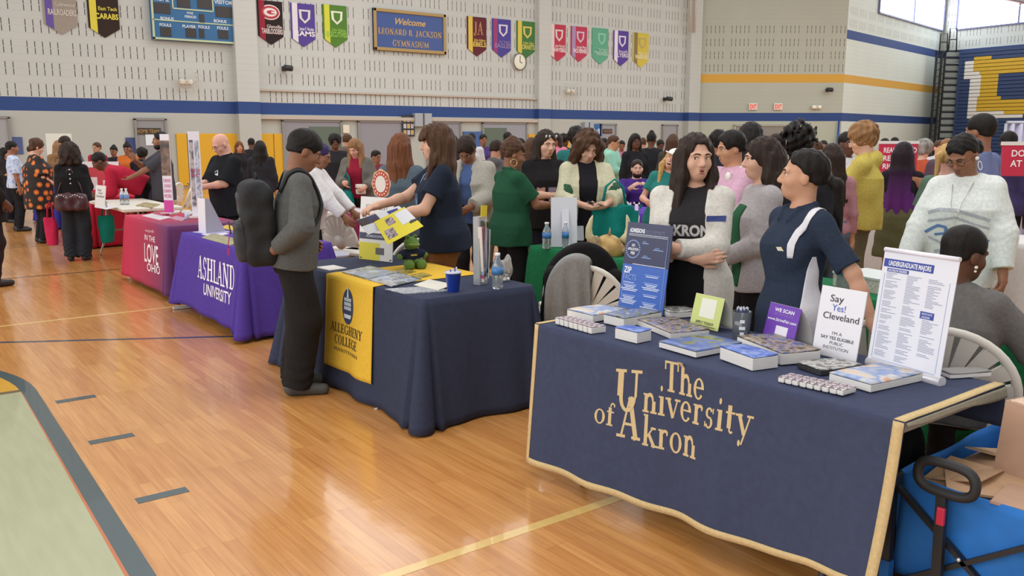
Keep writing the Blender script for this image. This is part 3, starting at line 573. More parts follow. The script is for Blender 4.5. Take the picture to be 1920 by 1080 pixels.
for x0, h in ((-We * .4, .95), (-.02, 1.25)): m.tube([(x0, 0, zE - .1), (x0, 0, zE + h), (x0 + .35, -.1, zE + h), (x0 + .42, -.1, zE - .1)], .035, 6); m.tube([(x0, 0, zE + h * .5), (x0 + .38, -.1, zE + h * .5)], .03, 6)
m.build('guard_rail', M('23242a', .5), ef)
# high light fitting at the frame's upper right corner
q = hor(1890, 16.0) - np.array([1.3, 0, 0]); zl = zat(1890, 15, 16.0); lf = empty('ceiling_light', (q[0], q[1], zl), 'long tube light fitting hanging high at upper right', 'light fitting', rz=0)
MB().box((0, 0, .10), (2.6, .22, .08)).build('reflector', M('8a8698', .4, .4), lf, bevel=.02); m = MB(); m.tube([(-1.2, 0, .03), (1.2, 0, .03)], .03, 8); m.build('tube', M('f6f2ff', .3, emit=3), lf); m = MB()
for x in (-.8, .8): m.tube([(x, 0, .18), (x, 0, 3.5)], .015, 5)
m.build('hanger', M('6a6880', .4), lf)
# ------------------------------------------------------------------ smooth solids (bodies, clothes, hair, soft things)
def _n(v): v = np.array(v, float); return v / (np.linalg.norm(v) + 1e-12)
class Solid:
    def __init__(s): s.L = []; s.wob = None
    def cap(s, a, b, ra, rb, k=.02, sub=False, flat=False):
        a = np.array(a, float); b = np.array(b, float); d = b - a; L2 = float(d @ d) + 1e-9; L = math.sqrt(L2); r = max(ra, rb)
        def f(P):
            q = P - a; t = (q @ d) / L2; tc = np.clip(t, 0, 1); e = np.linalg.norm(q - tc[:, None] * d, axis=1) - (ra + (rb - ra) * tc)
            if flat:
                q2 = np.linalg.norm(q - t[:, None] * d, axis=1) - (ra + (rb - ra) * tc); e = np.maximum(q2, (t - 1) * L); e = np.where(t < 0, np.linalg.norm(q, axis=1) - ra, e)
            return e
        s.L.append((f, (a + b) / 2, L / 2 + r, k, sub)); return s
    def ell(s, c, r, R=None, k=.02, sub=False):
        c = np.array(c, float); r = np.array([r] * 3 if np.isscalar(r) else r, float); R = np.eye(3) if R is None else R
        def f(P):
            q = (P - c) @ R; k0 = np.linalg.norm(q / r, axis=1); k1 = np.linalg.norm(q / (r * r), axis=1) + 1e-9; return k0 * (k0 - 1) / k1
        s.L.append((f, c, float(r.max()), k, sub)); return s
    def loft(s, o, R, prof, k=.02, sub=False):
        "stack of ovals (height, half width, half depth, forward shift) in frame R at o"
        o = np.array(o, float); A = np.array([(p + (0,))[:4] if len(p) == 3 else p for p in prof], float); z0, z1 = A[0, 0], A[-1, 0]; zm = (z0 + z1) / 2
        def f(P):
            q = (P - o) @ R; z = np.clip(q[:, 2], z0, z1); a = np.interp(z, A[:, 0], A[:, 1]); b = np.interp(z, A[:, 0], A[:, 2]); yo = np.interp(z, A[:, 0], A[:, 3])
            x, y = np.abs(q[:, 0]) / a, np.abs(q[:, 1] - yo) / b; e = ((x ** 2.3 + y ** 2.3) ** (1 / 2.3) - 1) * np.minimum(a, b); dz = np.abs(q[:, 2] - zm) - (z1 - z0) / 2
            return np.maximum(e, dz)
        s.L.append((f, o + R[:, 2] * zm, math.hypot((z1 - z0) / 2, A[:, 1:3].max()) + .05, k, sub)); return s
    def box(s, c, h, R=None, r=.01, k=.01, sub=False):
        c = np.array(c, float); h = np.array(h, float) - r; R = np.eye(3) if R is None else R
        def f(P):
            q = np.abs((P - c) @ R) - h; return np.linalg.norm(np.maximum(q, 0), axis=1) + np.minimum(q.max(axis=1), 0) - r
        s.L.append((f, c, float(np.linalg.norm(h)) + r, k, sub)); return s
    def keep(s, n, d, k=.004):
        "keep only the side n . p <= d"
        n = _n(n); s.L.append((lambda P: P @ n - d, None, 0, k, 'cut')); return s
    def __call__(s, P):
        D = np.full(len(P), .3)
        for f, c, r, k, m in s.L:
            if c is None: idx = slice(None); e = f(P)
            else:
                idx = np.nonzero(((P - c) ** 2).sum(1) < (r + k + .17) ** 2)[0]
                if not len(idx): continue
                e = f(P[idx])
            d = D[idx]
            if m: # sub / cut : smooth max
                e = -e if m is True else e; h = np.clip(.5 - .5 * (d - e) / k, 0, 1); D[idx] = d + (e - d) * h + k * h * (1 - h)
            else: h = np.clip(.5 + .5 * (e - d) / k, 0, 1); D[idx] = e + (d - e) * h - k * h * (1 - h)
        return D + s.wob(P) if s.wob else D
    def bounds(s):
        lo = np.min([c - r for f, c, r, k, m in s.L if c is not None and not m], 0) - .03; hi = np.max([c + r for f, c, r, k, m in s.L if c is not None and not m], 0) + .03; return lo, hi
    def mesh(s, h):
        lo, hi = s.bounds(); H = 4 * h; n = np.ceil((hi - lo) / H).astype(int) + 1
        g = np.stack(np.meshgrid(*[np.arange(k) for k in n], indexing='ij'), -1).reshape(-1, 3)
        act = g[np.abs(s(lo + (g + .5) * H)) < H * 1.0]
        o = np.stack(np.meshgrid(*[np.arange(4)] * 3, indexing='ij'), -1).reshape(-1, 3)
        cells = (act[:, None, :] * 4 + o[None]).reshape(-1, 3)
        C8 = np.array([(i, j, k) for i in (0, 1) for j in (0, 1) for k in (0, 1)]); N = n * 4 + 2
        key = lambda q: (q[..., 0] * N[1] + q[..., 1]) * N[2] + q[..., 2]
        pk = key(cells[:, None, :] + C8[None]); uk, inv = np.unique(pk, return_inverse=True); inv = inv.reshape(pk.shape)
        pts = np.stack([uk // (N[1] * N[2]), (uk // N[2]) % N[1], uk % N[2]], -1); val = s(lo + pts * h)
        v8 = val[inv]; neg = v8 < 0; on = neg.any(1) & ~neg.all(1); cells, v8, inv = cells[on], v8[on], inv[on]
        E = [(a, b) for a in range(8) for b in range(a + 1, 8) if np.abs(C8[a] - C8[b]).sum() == 1]
        acc = np.zeros((len(cells), 3)); cnt = np.zeros(len(cells))
        for a, b in E:
            va, vb = v8[:, a], v8[:, b]; m = (va < 0) != (vb < 0); t = np.where(m, va / np.where(va == vb, 1, va - vb), 0); p = C8[a] + t[:, None] * (C8[b] - C8[a]); acc += p * m[:, None]; cnt += m
        V = lo + (cells + acc / cnt[:, None]) * h
        ck = key(cells); order = np.argsort(ck); cks = ck[order]; F = []
        def look(q):
            k = key(q); i = np.searchsorted(cks, k); i = np.minimum(i, len(cks) - 1); ok = cks[i] == k; return order[i], ok
        for ax, (u, w) in ((0, (1, 2)), (1, (2, 0)), (2, (0, 1))):
            b = 4 >> ax; m = (v8[:, 0] < 0) != (v8[:, b] < 0); cc = cells[m]; sg = v8[m, 0] < 0; du = np.eye(3, dtype=int)[u]; dw = np.eye(3, dtype=int)[w]
            i0 = np.nonzero(m)[0]; i1, o1 = look(cc - du); i2, o2 = look(cc - du - dw); i3, o3 = look(cc - dw); ok = o1 & o2 & o3
            q = np.stack([i0, i1, i2, i3], 1)[ok]; sg = sg[ok]; q[~sg] = q[~sg][:, ::-1]; F.append(q)
        return V, np.concatenate(F) if F else np.zeros((0, 4), int)
    def build(s, name, mat, parent=None, h=.01, loc=None):
        V, F = s.mesh(h); me = bpy.data.meshes.new(name); me.vertices.add(len(V)); me.vertices.foreach_set('co', V.astype(np.float32).ravel())
        me.loops.add(len(F) * 4); me.loops.foreach_set('vertex_index', F.astype(np.int32).ravel()); me.polygons.add(len(F)); me.polygons.foreach_set('loop_start', np.arange(0, len(F) * 4, 4, dtype=np.int32))
        me.update(calc_edges=True); me.validate(); me.polygons.foreach_set('use_smooth', np.ones(len(me.polygons), bool)); me.materials.append(mat)
        o = bpy.data.objects.new(name, me); COL.objects.link(o)
        if parent: o.parent = parent
        if loc is not None: o.location = [float(v) for v in loc]
        return o
def wobble(amp, freq=14, seed=0, up=.5):
    r = np.random.RandomState(seed); W = [(r.randn(3) * [1, 1, up] * freq, r.rand() * 6.3) for _ in range(5)]
    return lambda P: amp * sum(np.sin(P @ k + p) for k, p in W) / 2.2
# ------------------------------------------------------------------ people
def rotx(a): c, s = math.cos(a), math.sin(a); return np.array([[1, 0, 0], [0, c, -s], [0, s, c]])
def roty(a): c, s = math.cos(a), math.sin(a); return np.array([[c, 0, s], [0, 1, 0], [-s, 0, c]])
def rotz(a): c, s = math.cos(a), math.sin(a); return np.array([[c, -s, 0], [s, c, 0], [0, 0, 1]])
def ik(S_, T, l1, l2, pole):
    S_, T = np.array(S_, float), np.array(T, float); d = T - S_; L = np.linalg.norm(d); mx = (l1 + l2) * .995
    if L > mx: T = S_ + d / L * mx; d = T - S_; L = mx
    a = (l1 * l1 - l2 * l2 + L * L) / (2 * L); hh = math.sqrt(max(0, l1 * l1 - a * a)); u = d / L; p = np.array(pole, float); p = p - u * (p @ u); p = _n(p); return S_ + u * a + p * hh, T
SKIN = dict(light='d3a68e', pink='d8a490', tan='c08c6c', asian='c6967a', olive='b48264', brown='90624a', deep='5f3c2b', dark='4a2f24')
HAIRC = dict(black='1b1715', dark='2e211b', brown='4d3425', auburn='6b4027', light='8a6543', blond='b8935a', grey='8d8883')
def hair_mat(c, wave=120):
    k = ('hair', c, wave)
    if k in MATS: return MATS[k]
    m = bpy.data.materials.new('hair'); m.use_nodes = True; nt = m.node_tree; b = nt.nodes['Principled BSDF']; b.inputs['Roughness'].default_value = .6; b.inputs['Specular IOR Level'].default_value = .22; MATS[k] = m
    tc = nt.nodes.new('ShaderNodeTexCoord'); mp = nt.nodes.new('ShaderNodeMapping'); mp.inputs['Scale'].default_value = (1, 1, .06); n = nt.nodes.new('ShaderNodeTexNoise'); n.inputs['Scale'].default_value = wave; n.inputs['Detail'].default_value = 2
    nt.links.new(tc.outputs['Object'], mp.inputs[0]); nt.links.new(mp.outputs[0], n.inputs['Vector']); r = nt.nodes.new('ShaderNodeValToRGB'); col = lin(HAIRC.get(c, c))
    r.color_ramp.elements[0].position = .3; r.color_ramp.elements[1].position = .75; r.color_ramp.elements[0].color = [v * .6 for v in col[:3]] + [1]; r.color_ramp.elements[1].color = [min(1, v * 1.5) for v in col[:3]] + [1]
    bp = nt.nodes.new('ShaderNodeBump'); bp.inputs['Strength'].default_value = .5; bp.inputs['Distance'].default_value = .004; nt.links.new(n.outputs['Fac'], bp.inputs['Height']); nt.links.new(bp.outputs[0], b.inputs['Normal'])
    nt.links.new(n.outputs['Fac'], r.inputs[0]); nt.links.new(r.outputs[0], b.inputs['Base Color']); return m
PEOPLE = {}
def person(label, loc, height, face, skin='light', hair=('short', 'dark'), sex='f', w=1.0, lean=0, bend=0, turn=0, head=(0, 0, 0), RA=None, LA=None, legs='stand', top=None, bottom=None, shoes='26242a', lod=1, seat=None, feat=None, group=None, glasses=None, key=None, expr='calm', nolegs=False, xoff=0):
    """face: degrees, 0 looks at the camera, 90 faces picture right, -90 left. head=(yaw, pitch down, roll).
    RA/LA: dict(hand=(x,y,z) local metres for a 1.7 m body, pole=, curl=, palm=, fdir=)."""
    sc = height / 1.70; loc = np.array(loc, float); view = math.atan2(loc[0], loc[1]) # bearing from camera
    th = math.pi - view - math.radians(-face)
    root = empty('person', (loc[0], loc[1], loc[2] if len(loc) > 2 else 0), label, 'person', group, rz=th)
    hgt = {0: .0068, 1: .0115, 2: .019}[lod]; fem = sex == 'f'
    pel = np.array([0, 0, .92]) if not seat else np.array([0, 0, seat / sc + .10])
    Rt = rotz(math.radians(turn)) @ rotx(-math.radians(lean)) @ roty(math.radians(bend)); T = lambda x, y, z: pel + Rt @ np.array([x, y, z])
    if fem: prof = [(-.14, .10, .085, 0), (-.05, .168, .118, -.012), (.02, .165, .115, -.012), (.13, .130, .092, .002), (.22, .138, .10, .006), (.31, .150, .110, .008), (.40, .152, .088, -.002), (.455, .115, .066, -.012), (.50, .058, .052, -.02)]
    else: prof = [(-.14, .10, .085, 0), (-.05, .160, .112, -.008), (.03, .155, .108, -.004), (.13, .148, .104, .004), (.22, .156, .110, .006), (.31, .168, .116, .006), (.40, .170, .094, -.002), (.455, .126, .070, -.012), (.50, .062, .056, -.02)]
    prof = [(z, a * (w if z < .43 else 1), b * (w if z < .43 else 1) , y) for z, a, b, y in prof]
    shw = (.158 if fem else .182) * (1 + .4 * (w - 1)); SR, SL = T(shw, -.008, .425), T(-shw, -.008, .425)
    nb = T(0, -.02, .48); hy, hp, hr = [math.radians(v) for v in head]
    Rh = rotz(math.radians(turn) - hy) @ rotx(-math.radians(lean) * .35 - hp) @ roty(hr)
    hc = nb + (Rt @ np.array([0, 0, 1]) * .6 + np.array([0, 0, 1]) * .4) * .075 + Rh @ np.array([0, .022, .090]); Hd = lambda x, y, z: hc + Rh @ np.array([x, y, z])
    arms = []
    for sd, S0, A in ((1, SR, RA), (-1, SL, LA)):
        A = dict(A or {}); hand = A.get('hand', (sd * (shw + .075), .02, .72 if not seat else pel[2] - .1)); hand = np.array(hand, float)
        if A.get('loc') == 't': hand = T(*A['hand'])
        if 'wh' in A: hand = rotz(-th) @ (np.array(A['wh'], float) - np.array([loc[0], loc[1], 0])) / sc
        E_, W_ = ik(S0, hand, .275, .245, A.get('pole', (sd * .6, -1, -.35))); arms.append((sd, S0, E_, W_, A))
    # legs
    Hp = [T(sd * .088, 0, -.03) for sd in (1, -1)]
    if seat:
        kn = [np.array([sd * .12, .44, pel[2] - .02]) for sd in (1, -1)]; an = [np.array([sd * .12, .42, .09]) for sd in (1, -1)]; toe = [np.array([sd * .14, .58, .035]) for sd in (1, -1)]
    else:
        spread = {'stand': ((.10, .0), (-.10, .0)), 'step': ((.10, .16), (-.10, -.16)), 'wide': ((.16, .03), (-.16, -.02)), 'close': ((.07, .02), (-.07, -.03))}[legs]
        an = [np.array([x, y - .02, .09]) for x, y in spread]; kn = []
        for h_, a_ in zip(Hp, an): k_, _ = ik(h_, a_, .408, .402, (0, 1, 0)); kn.append(k_)
        toe = [np.array([a_[0] * 1.25, a_[1] + .155, .03]) for a_ in an]
    # ---- body
    B = Solid(); B.loft(pel, Rt, prof, .03)
    if fem:
        for sx in (1, -1): B.ell(T(sx * .068 * w, .075, .29), (.058 * w, .05, .058), Rt, .04)
    B.cap(SR, SL, .048, .048, .05); [B.cap(T(sx * .03, -.025, .475), T(sx * shw * .85, -.012, .435), .032, .042, .03) for sx in (1, -1)]; B.cap(nb, Hd(0, -.028, -.06), .054 if fem else .062, .047 if fem else .056, .03)
    aw = (.92 if fem else 1.06) * (1 + .7 * (w - 1)); finger = []
    for sd, S0, E_, W_, A in arms:
        B.cap(S0, E_, .049 * aw, .039 * aw, .03); B.cap(E_, E_ + (W_ - E_) * .35, .039 * aw, .038 * aw, .02); B.cap(E_ + (W_ - E_) * .3, W_, .038 * aw, .026 * aw, .02)
        fd = _n(A.get('fdir', W_ - E_)); fd = _n(fd); pn = np.array(A.get('palm', (-sd, 0, 0)), float); pn = _n(pn - fd * (pn @ fd)); sdv = np.cross(fd, pn) * sd # thumb side
        if pn @ pn < .5: pn = np.array([-sd, 0, 0.])
        curl = A.get('curl', .35); c0 = W_ + fd * .05
        Rp = np.column_stack([np.cross(fd, pn), fd, pn]); B.ell(c0, (.041, .056, .018), Rp, .018); B.cap(W_, c0, .026, .024, .02)
        thumb = -np.cross(pn, fd) * sd * (1 if sd > 0 else 1); tside = np.cross(fd, pn) * (-sd)
        tside = np.cross(pn, fd) * sd
        if lod < 2:
            for i, (off, ln) in enumerate(((.030, .070), (.010, .080), (-.010, .075), (-.029, .058))):
                p = W_ + fd * (.092 - abs(i - 1.3) * .005) + tside * off; d = fd; ax = np.cross(fd, pn)
                for j, fr in enumerate((.45, .31, .24)):
                    a = curl * (.7 + .5 * j) + .06 * i * curl; d = _n(d * math.cos(a) + np.cross(np.cross(d, pn), d) * 0 + (pn - fd * 0) * math.sin(a)) if j == 0 else _n(d * math.cos(a) + _n(np.cross(ax, d)) * math.sin(a) * (1 if (np.cross(ax, fd) @ pn) > 0 else -1))
                    q = p + d * ln * fr; B.cap(p, q, .0092 - .0008 * j, .0086 - .0009 * j, .005); p = q
            p0 = W_ + fd * .025 + tside * .026 + pn * .006; d = _n(fd * .62 + tside * .62 + pn * (.25 + curl * .5)); p1 = p0 + d * .042; d2 = _n(fd * .9 + tside * .15 + pn * (.25 + curl * .6)); p2 = p1 + d2 * .032; p3 = p2 + _n(d2 + pn * curl * .4) * .024
            B.cap(p0, p1, .014, .0112, .012); B.cap(p1, p2, .0112, .010, .005); B.cap(p2, p3, .010, .008, .004)
        else: B.ell(W_ + fd * .11 + pn * .012, (.036, .055, .017), Rp, .02); B.cap(W_ + fd * .03, W_ + fd * .06 + tside * .05, .014, .011, .012)
        A['_w'] = W_; A['_fd'] = fd; A['_pn'] = pn
    if not nolegs:
        for h_, k_, a_, t_ in zip(Hp, kn, an, toe):
            B.cap(h_, k_, .082 * w, .053, .04); B.cap(k_, a_, .050, .036, .008); B.ell(k_ + (a_ - k_) * .34 + np.array([0, -.018, 0]), (.046, .05, .10), None, .02); B.cap(a_ - [0, .02, .045], t_, .034, .024, .02)
    # head
    B.ell(Hd(0, -.014, .028), (.075, .094, .088), Rh, .02); B.ell(Hd(0, .016, -.036), (.061, .071, .082), Rh, .03); B.ell(Hd(0, .048, -.086), (.034, .034, .028), Rh, .03)
    for sx in (1, -1):
        B.ell(Hd(sx * .076, -.012, -.014), (.011, .020, .031), Rh, .006)
        if lod < 2:
            B.ell(Hd(sx * .038, .052, -.032), (.026, .026, .026), Rh, .025); B.cap(Hd(sx * .014, .084, .020), Hd(sx * .05, .070, .020), .010, .008, .018); B.ell(Hd(sx * .033, .099, -.001), (.020, .015, .011), Rh, .012, True)
            B.ell(Hd(sx * .011, .094, -.036), (.010, .010, .008), Rh, .008)
    B.cap(Hd(0, .084, .008), Hd(0, .105, -.031), .010, .0125, .012)
    if lod < 2:
        mo = .006 if expr == 'talk' else .02 if expr == 'laugh' else 0
        B.cap(Hd(-.017, .080, -.060), Hd(.017, .080, -.060), .0105, .0105, .008); B.cap(Hd(-.014, .079, -.072 - mo * .7), Hd(.014, .079, -.072 - mo * .7), .011, .011, .008)
    body = B.build('body', M(SKIN.get(skin, skin), .55, noise=.05, scale=25, spec=.35), root, hgt); bvh = None
    def onface(x, z, dy=0.0):
        p0 = Hd(x, .2, z); d = Rh @ np.array([0, -1, 0]); nonlocal bvh
        if bvh is None: bvh = BVHTree.FromPolygons([v.co for v in body.data.vertices], [p.vertices for p in body.data.polygons])
        h_ = bvh.ray_cast(Vector(p0), Vector(d), .3)[0]; return (np.array(h_) if h_ is not None else Hd(x, .09, z)) - d * dy
    if lod < 2:
        hcn = hair[1]; bro = 'hair' if False else HAIRC.get(hcn, '2a201c'); bro = bro if hcn not in ('blond',) else '8a6a44'
        for sx in (1, -1):
            e = onface(sx * .032, .0); eb = MB(); gaze = feat.get('gaze', 0) if feat else 0
            ec = e - Rh @ np.array([0, .0075, 0]); eb.ball(ec, (.0135, .0105, .0078 if expr != 'down' else .005), Rh, 12, 0); eb.ball(ec + Rh @ np.array([gaze * .005, .0066, 0]), (.0056, .0045, .0058 if expr != 'down' else .004), Rh, 10, 1)
            ob = eb.build('eye', [M('e9e2da', .25), M('2a1a12', .2)], body)
            m_ = MB(); pts = [onface(sx * x, z, .0005) for x, z in ((.013, .019), (.024, .0235), (.036, .024), (.047, .017))]; m_.tube(pts, [.0034, .0042, .0036, .002], 6); m_.build('eyebrow', M(bro, .8), body)
            m_ = MB(); pts = [onface(sx * x, z, -.001) for x, z in ((.018, .002), (.026, .0075), (.034, .0085), (.046, .002))]; m_.tube(pts, [.0015, .0022, .0022, .0014], 5); m_.build('eyelid', M('2e1d18', .6), body)
        lc = dict(light='b2645c', pink='b5605c', tan='a05a4e', asian='b0685c', olive='96524a', brown='6d3a38', deep='54302e', dark='45282a').get(skin, 'a0584e')
        if expr in ('laugh', 'talk'):
            m_ = MB(); hh = .016 if expr == 'laugh' else .0048; e = onface(0, -.066, 0); m_.ball(e - Rh @ np.array([0, .004, hh * .2]), (.024 if expr == 'laugh' else .015, .0075, hh), Rh, 14); m_.build('mouth', M('4a1c1c', .5), body)
            if expr == 'laugh': m_ = MB(); m_.ball(e + Rh @ np.array([0, .001, hh * .45]), (.017, .0055, .0045), Rh, 12); m_.build('teeth', M('efe9e0', .3), body)
        if expr != 'laugh':
            dz_ = .004 if expr == 'talk' else 0
            m_ = MB(); m_.tube([onface(x, z + dz_, -.002) for x, z in ((-.023, -.066), (-.012, -.0625), (0, -.064), (.012, -.0625), (.023, -.066))], [.0012, .0042, .0042, .0042, .0012], 6); m_.tube([onface(x, z - dz_, -.002) for x, z in ((-.020, -.068), (-.010, -.0725), (0, -.0735), (.010, -.0725), (.020, -.068))], [.001, .0046, .0052, .0046, .001], 6); m_.build('lips', M(lc, .5), body)
    if lod == 2 and abs(((face + 180) % 360) - 180) < 100:
        for sx in (1, -1): m_ = MB(); m_.ball(Hd(sx * .032, .080, .0), (.012, .012, .006), Rh, 8); m_.build('eye', M('2a1c18', .4), body); m_ = MB(); m_.bar(Hd(sx * .014, .088, .022), Hd(sx * .048, .074, .022), .008, .006); m_.build('eyebrow', M('241a16', .8), body)
        m_ = MB(); m_.ball(Hd(0, .084, -.066), (.020, .008, .007), Rh, 8); m_.build('lips', M('7a4640', .6), body)
    # ---- hair
    hs, hcol = hair[0], hair[1]; hx = hair[2] if len(hair) > 2 else {}
    if hs != 'bald':
        Hr = Solid(); puff = hx.get('puff', .0); th_ = (.009 if hs in ('short', 'fade') else .012) + puff
        shh = hs in ('short', 'fade', 'pony', 'bun'); Hr.ell(Hd(0, -.018 if shh else -.016, .042 if shh else .034), (.076 + th_ * (.8 if shh else 1), .095 + th_, (.080 if shh else .087) + th_), Rh, .02)
        shh = hs in ('short', 'fade', 'pony', 'bun'); Hr.ell(Hd(0, -.055, -.03), (.064 + th_ * (.4 if shh else 1), .05 + th_ * (.4 if shh else 1), .06), Rh, .03)
        lw = np.array([0, 0, -1.0])
        if hs in ('long', 'lob'):
            ln = hx.get('len', .38); back = Rt @ np.array([0, -1, 0]); wd = hx.get('wide', 1)
            for x, y, r, l2 in ((-.045, -.075, .05, 1), (.045, -.075, .05, 1), (0, -.09, .055, 1.0), (-.072, -.03, .034, .92), (.072, -.03, .034, .92)):
                a = Hd(x, y, .0); mid = a + lw * min(.16, ln * .5) + Rh @ np.array([x * .25, 0, 0]); e = np.array([mid[0], mid[1], a[2] - ln * l2]) + back * .03 + Rt @ np.array([x * .5 * wd, 0, 0])
                Hr.cap(a, mid, r, r, .03); Hr.cap(mid, e, r, r * .62, .03)
            if hx.get('front'):
                for sx in ((1, -1) if hx['front'] == 2 else (hx['front'],)):
                    a = Hd(sx * .073, .02, .03); mid = Hd(sx * .083, .03, -.10); e = T(sx * .085, .105, .48 - hx.get('flen', .2)); Hr.cap(a, mid, .022, .03, .025); Hr.cap(mid, e, .032, .018, .03)
        if hs == 'pony':
            a = Hd(0, -.115, hx.get('z', .03)); b = a + Rh @ np.array([0, -.05, -.03]); c = b + lw * hx.get('len', .28) + Rt @ np.array([0, -.03, 0]); Hr.cap(a, b, .024, .028, .02); Hr.cap(b, c, .029, .012, .02)
        if hs == 'bun':
            a = Hd(0, hx.get('y', -.13), hx.get('z', .05)); Hr.ell(a, hx.get('r', .05), None, .012)
        if hs == 'bob':
            ln = hx.get('len', .16)
            for x, y, r in ((-.082, 0, .045), (.082, 0, .045), (-.06, -.07, .052), (.06, -.07, .052), (0, -.09, .055)):
                a = Hd(x, y, .03); Hr.cap(a, a + Rh @ np.array([x * .35, -.0, -ln]), r, r * .95, .03)
        if hs in ('afro', 'curly'):
            r = hx.get('r', .035); Hr.ell(Hd(0, -.02, .05), (.082 + r, .098 + r, .085 + r), Rh, .02)
        if hs in ('pony', 'bun'):
            for sx in (1, -1): Hr.ell(Hd(sx * .075, .062, .0), (.032, .055, .062), Rh, .015, True)
        # clear the face
        fz = hx.get('line', .018 if hs == 'short' else .0); tie_ = hs in ('pony', 'bun'); Hr.ell(Hd(0, .105, -.045 + fz), (.072, .092, .102) if tie_ else (.064, .085, .098), Rh, .012, True)
        if hs in ('short', 'fade', 'pony', 'bun', 'bald'): # tidy sides and nape
            Hr.ell(Hd(0, .01, -.115), (.13, .16, .098), Rh, .03, True)
            for sx in (1, -1): Hr.ell(Hd(sx * .085, .012, -.04), (.035, .04, .055), Rh, .012, True)
        if hx.get('fringe'):
            fr = hx['fringe']
            for x in (-.045, -.02, .005, .03, .05): Hr.cap(Hd(x, .055, .095), Hd(x * 1.15, .098, .045 - fr), .022, .014, .02)
        am = hx.get('amp', .014 if hs in ('curly', 'afro') else .0045 if hs not in ('fade',) else .001); fq = 75 if hs in ('curly', 'afro') else 85
        if hs == 'pony': am *= .6
        if hs in ('long', 'lob', 'pony'):
            ph = np.random.rand() * 6; Hr.wob = lambda P: am * .75 * (np.sin((P[:, 0] * 125 + P[:, 1] * 95) + 2 * np.sin(P[:, 2] * 9) + ph) + .6 * np.sin(P[:, 0] * 160 - P[:, 1] * 120 + ph))
        else: Hr.wob = wobble(am * .6, fq, len(PEOPLE), 1)
        Hr.build('hair', hair_mat(hcol, 25 if hs in ('curly', 'afro') else 120), root, hgt * (1 if lod else .85))
        if hx.get('tie'): m_ = MB(); a = Hd(0, -.12, hx.get('z', .03)); m_.ball(a, (.033, .016, .033), Rh); m_.build('hair_tie', M(hx['tie'], .6), root)
    if hx.get('beard'):
        Bd = Solid(); Bd.ell(Hd(0, .03, -.085), (.066, .062, .05), Rh, .02); Bd.ell(Hd(0, .10, -.045), (.035, .05, .022), Rh, .01, True); Bd.keep(Rh @ np.array([0, 0, 1]), float((Rh @ np.array([0, 0, 1])) @ Hd(0, 0, -.05)), .01); Bd.build('beard', hair_mat(hcol), root, hgt)
    if hx.get('cap'):
        Cp = Solid(); Cp.ell(Hd(0, -.012, .045), (.094, .112, .088), Rh, .01); Cp.keep(-(Rh @ np.array([0, 0, 1.])), float(-(Rh @ np.array([0, 0, 1.])) @ Hd(0, 0, .03)), .006); Cp.box(Hd(0, .135, .035), (.068, .055, .008), Rh, .006, .02); Cp.build('cap', cloth(hx['cap']), root, hgt)
    if glasses:
        m_ = MB()
        for sx in (1, -1):
            c_ = onface(sx * .033, -.004, .012); m_.tube([c_ + Rh @ np.array([.023 * math.cos(a), 0, .017 * math.sin(a)]) for a in np.linspace(0, 6.283, 14, endpoint=False)], .0017, 5, closed=True); m_.tube([c_ + Rh @ np.array([sx * .022, 0, .004]), Hd(sx * .08, .06, .004), Hd(sx * .082, -.005, .0)], .0016, 5)
        m_.tube([onface(-.011, 0, .006), onface(.011, 0, .006)], .0016, 5); m_.build('glasses', M(glasses, .4), root)
    # ---- clothes
    up3 = Rt @ np.array([0, 0, 1.0])
    def garment(name, col, t=.014, hem=-.02, sleeve=1.0, neck=.07, neckz=.515, loose=1.0, vopen=None, amp=.0035, hood=False, collar=None, waist=1.0, mat=None, lift=0, bell=0, seed=0, dress=None, cuff=None, open_front=0, sidecut=None, vneck=0, topz=None):
        G = Solid(); pr = [(z, a * (1 + (loose - 1) * (1 if z < .28 else .4 if z < .36 else .1)) * (waist if .05 < z < .25 else 1) + t * (1 if z < .36 else .5) + .013 * min(1, max(0, (.16 - z) / .2)), b * (1 + (loose - 1) * (1 if z < .28 else .5 if z < .36 else .2)) + t * (1 if z < .36 else .7) + .013 * min(1, max(0, (.16 - z) / .2)), y) for z, a, b, y in prof]
        if loose > 1.0: # straighten the waist
            am = max(a for z, a, b, y in pr[1:6]); bm = max(b for z, a, b, y in pr[1:6]); pr = [(z, a + (am - a) * min(1, (loose - 1) * 5) if -.06 < z < .32 else a, b + (bm - b) * min(1, (loose - 1) * 5) if -.06 < z < .32 else b, y) for z, a, b, y in pr]
        pr[0] = (min(-.16, hem - .02), pr[1][1] * (1 + bell * .25), pr[1][2] * (1 + bell * .25), pr[1][3] * .5)
        if hem < -.12: pr = pr if dress is None else [(hem - .02, dress, dress * .85, 0)] + pr[1:]
        G.loft(pel, Rt, pr, .03)
        if fem:
            for sx in (1, -1): G.ell(T(sx * .066 * w, .075, .285), (.062 * w + t * .7, .05 + t * .7, .064 + t), Rt, .05)
        G.cap(SR, SL, .049 + t * .45, .049 + t * .45, .04); [G.cap(T(sx * .05, -.025, .470), T(sx * shw * .85, -.012, .435), .032 + t * .4, .043 + t * .45, .03) for sx in (1, -1)]
        if open_front:
            for q in range(5): zz = -.25 + q * .17; G.box(T(0, .2, zz), (open_front * (1 + .25 * (4 - q) / 4), .2, .1), Rt, .01, .01, True)
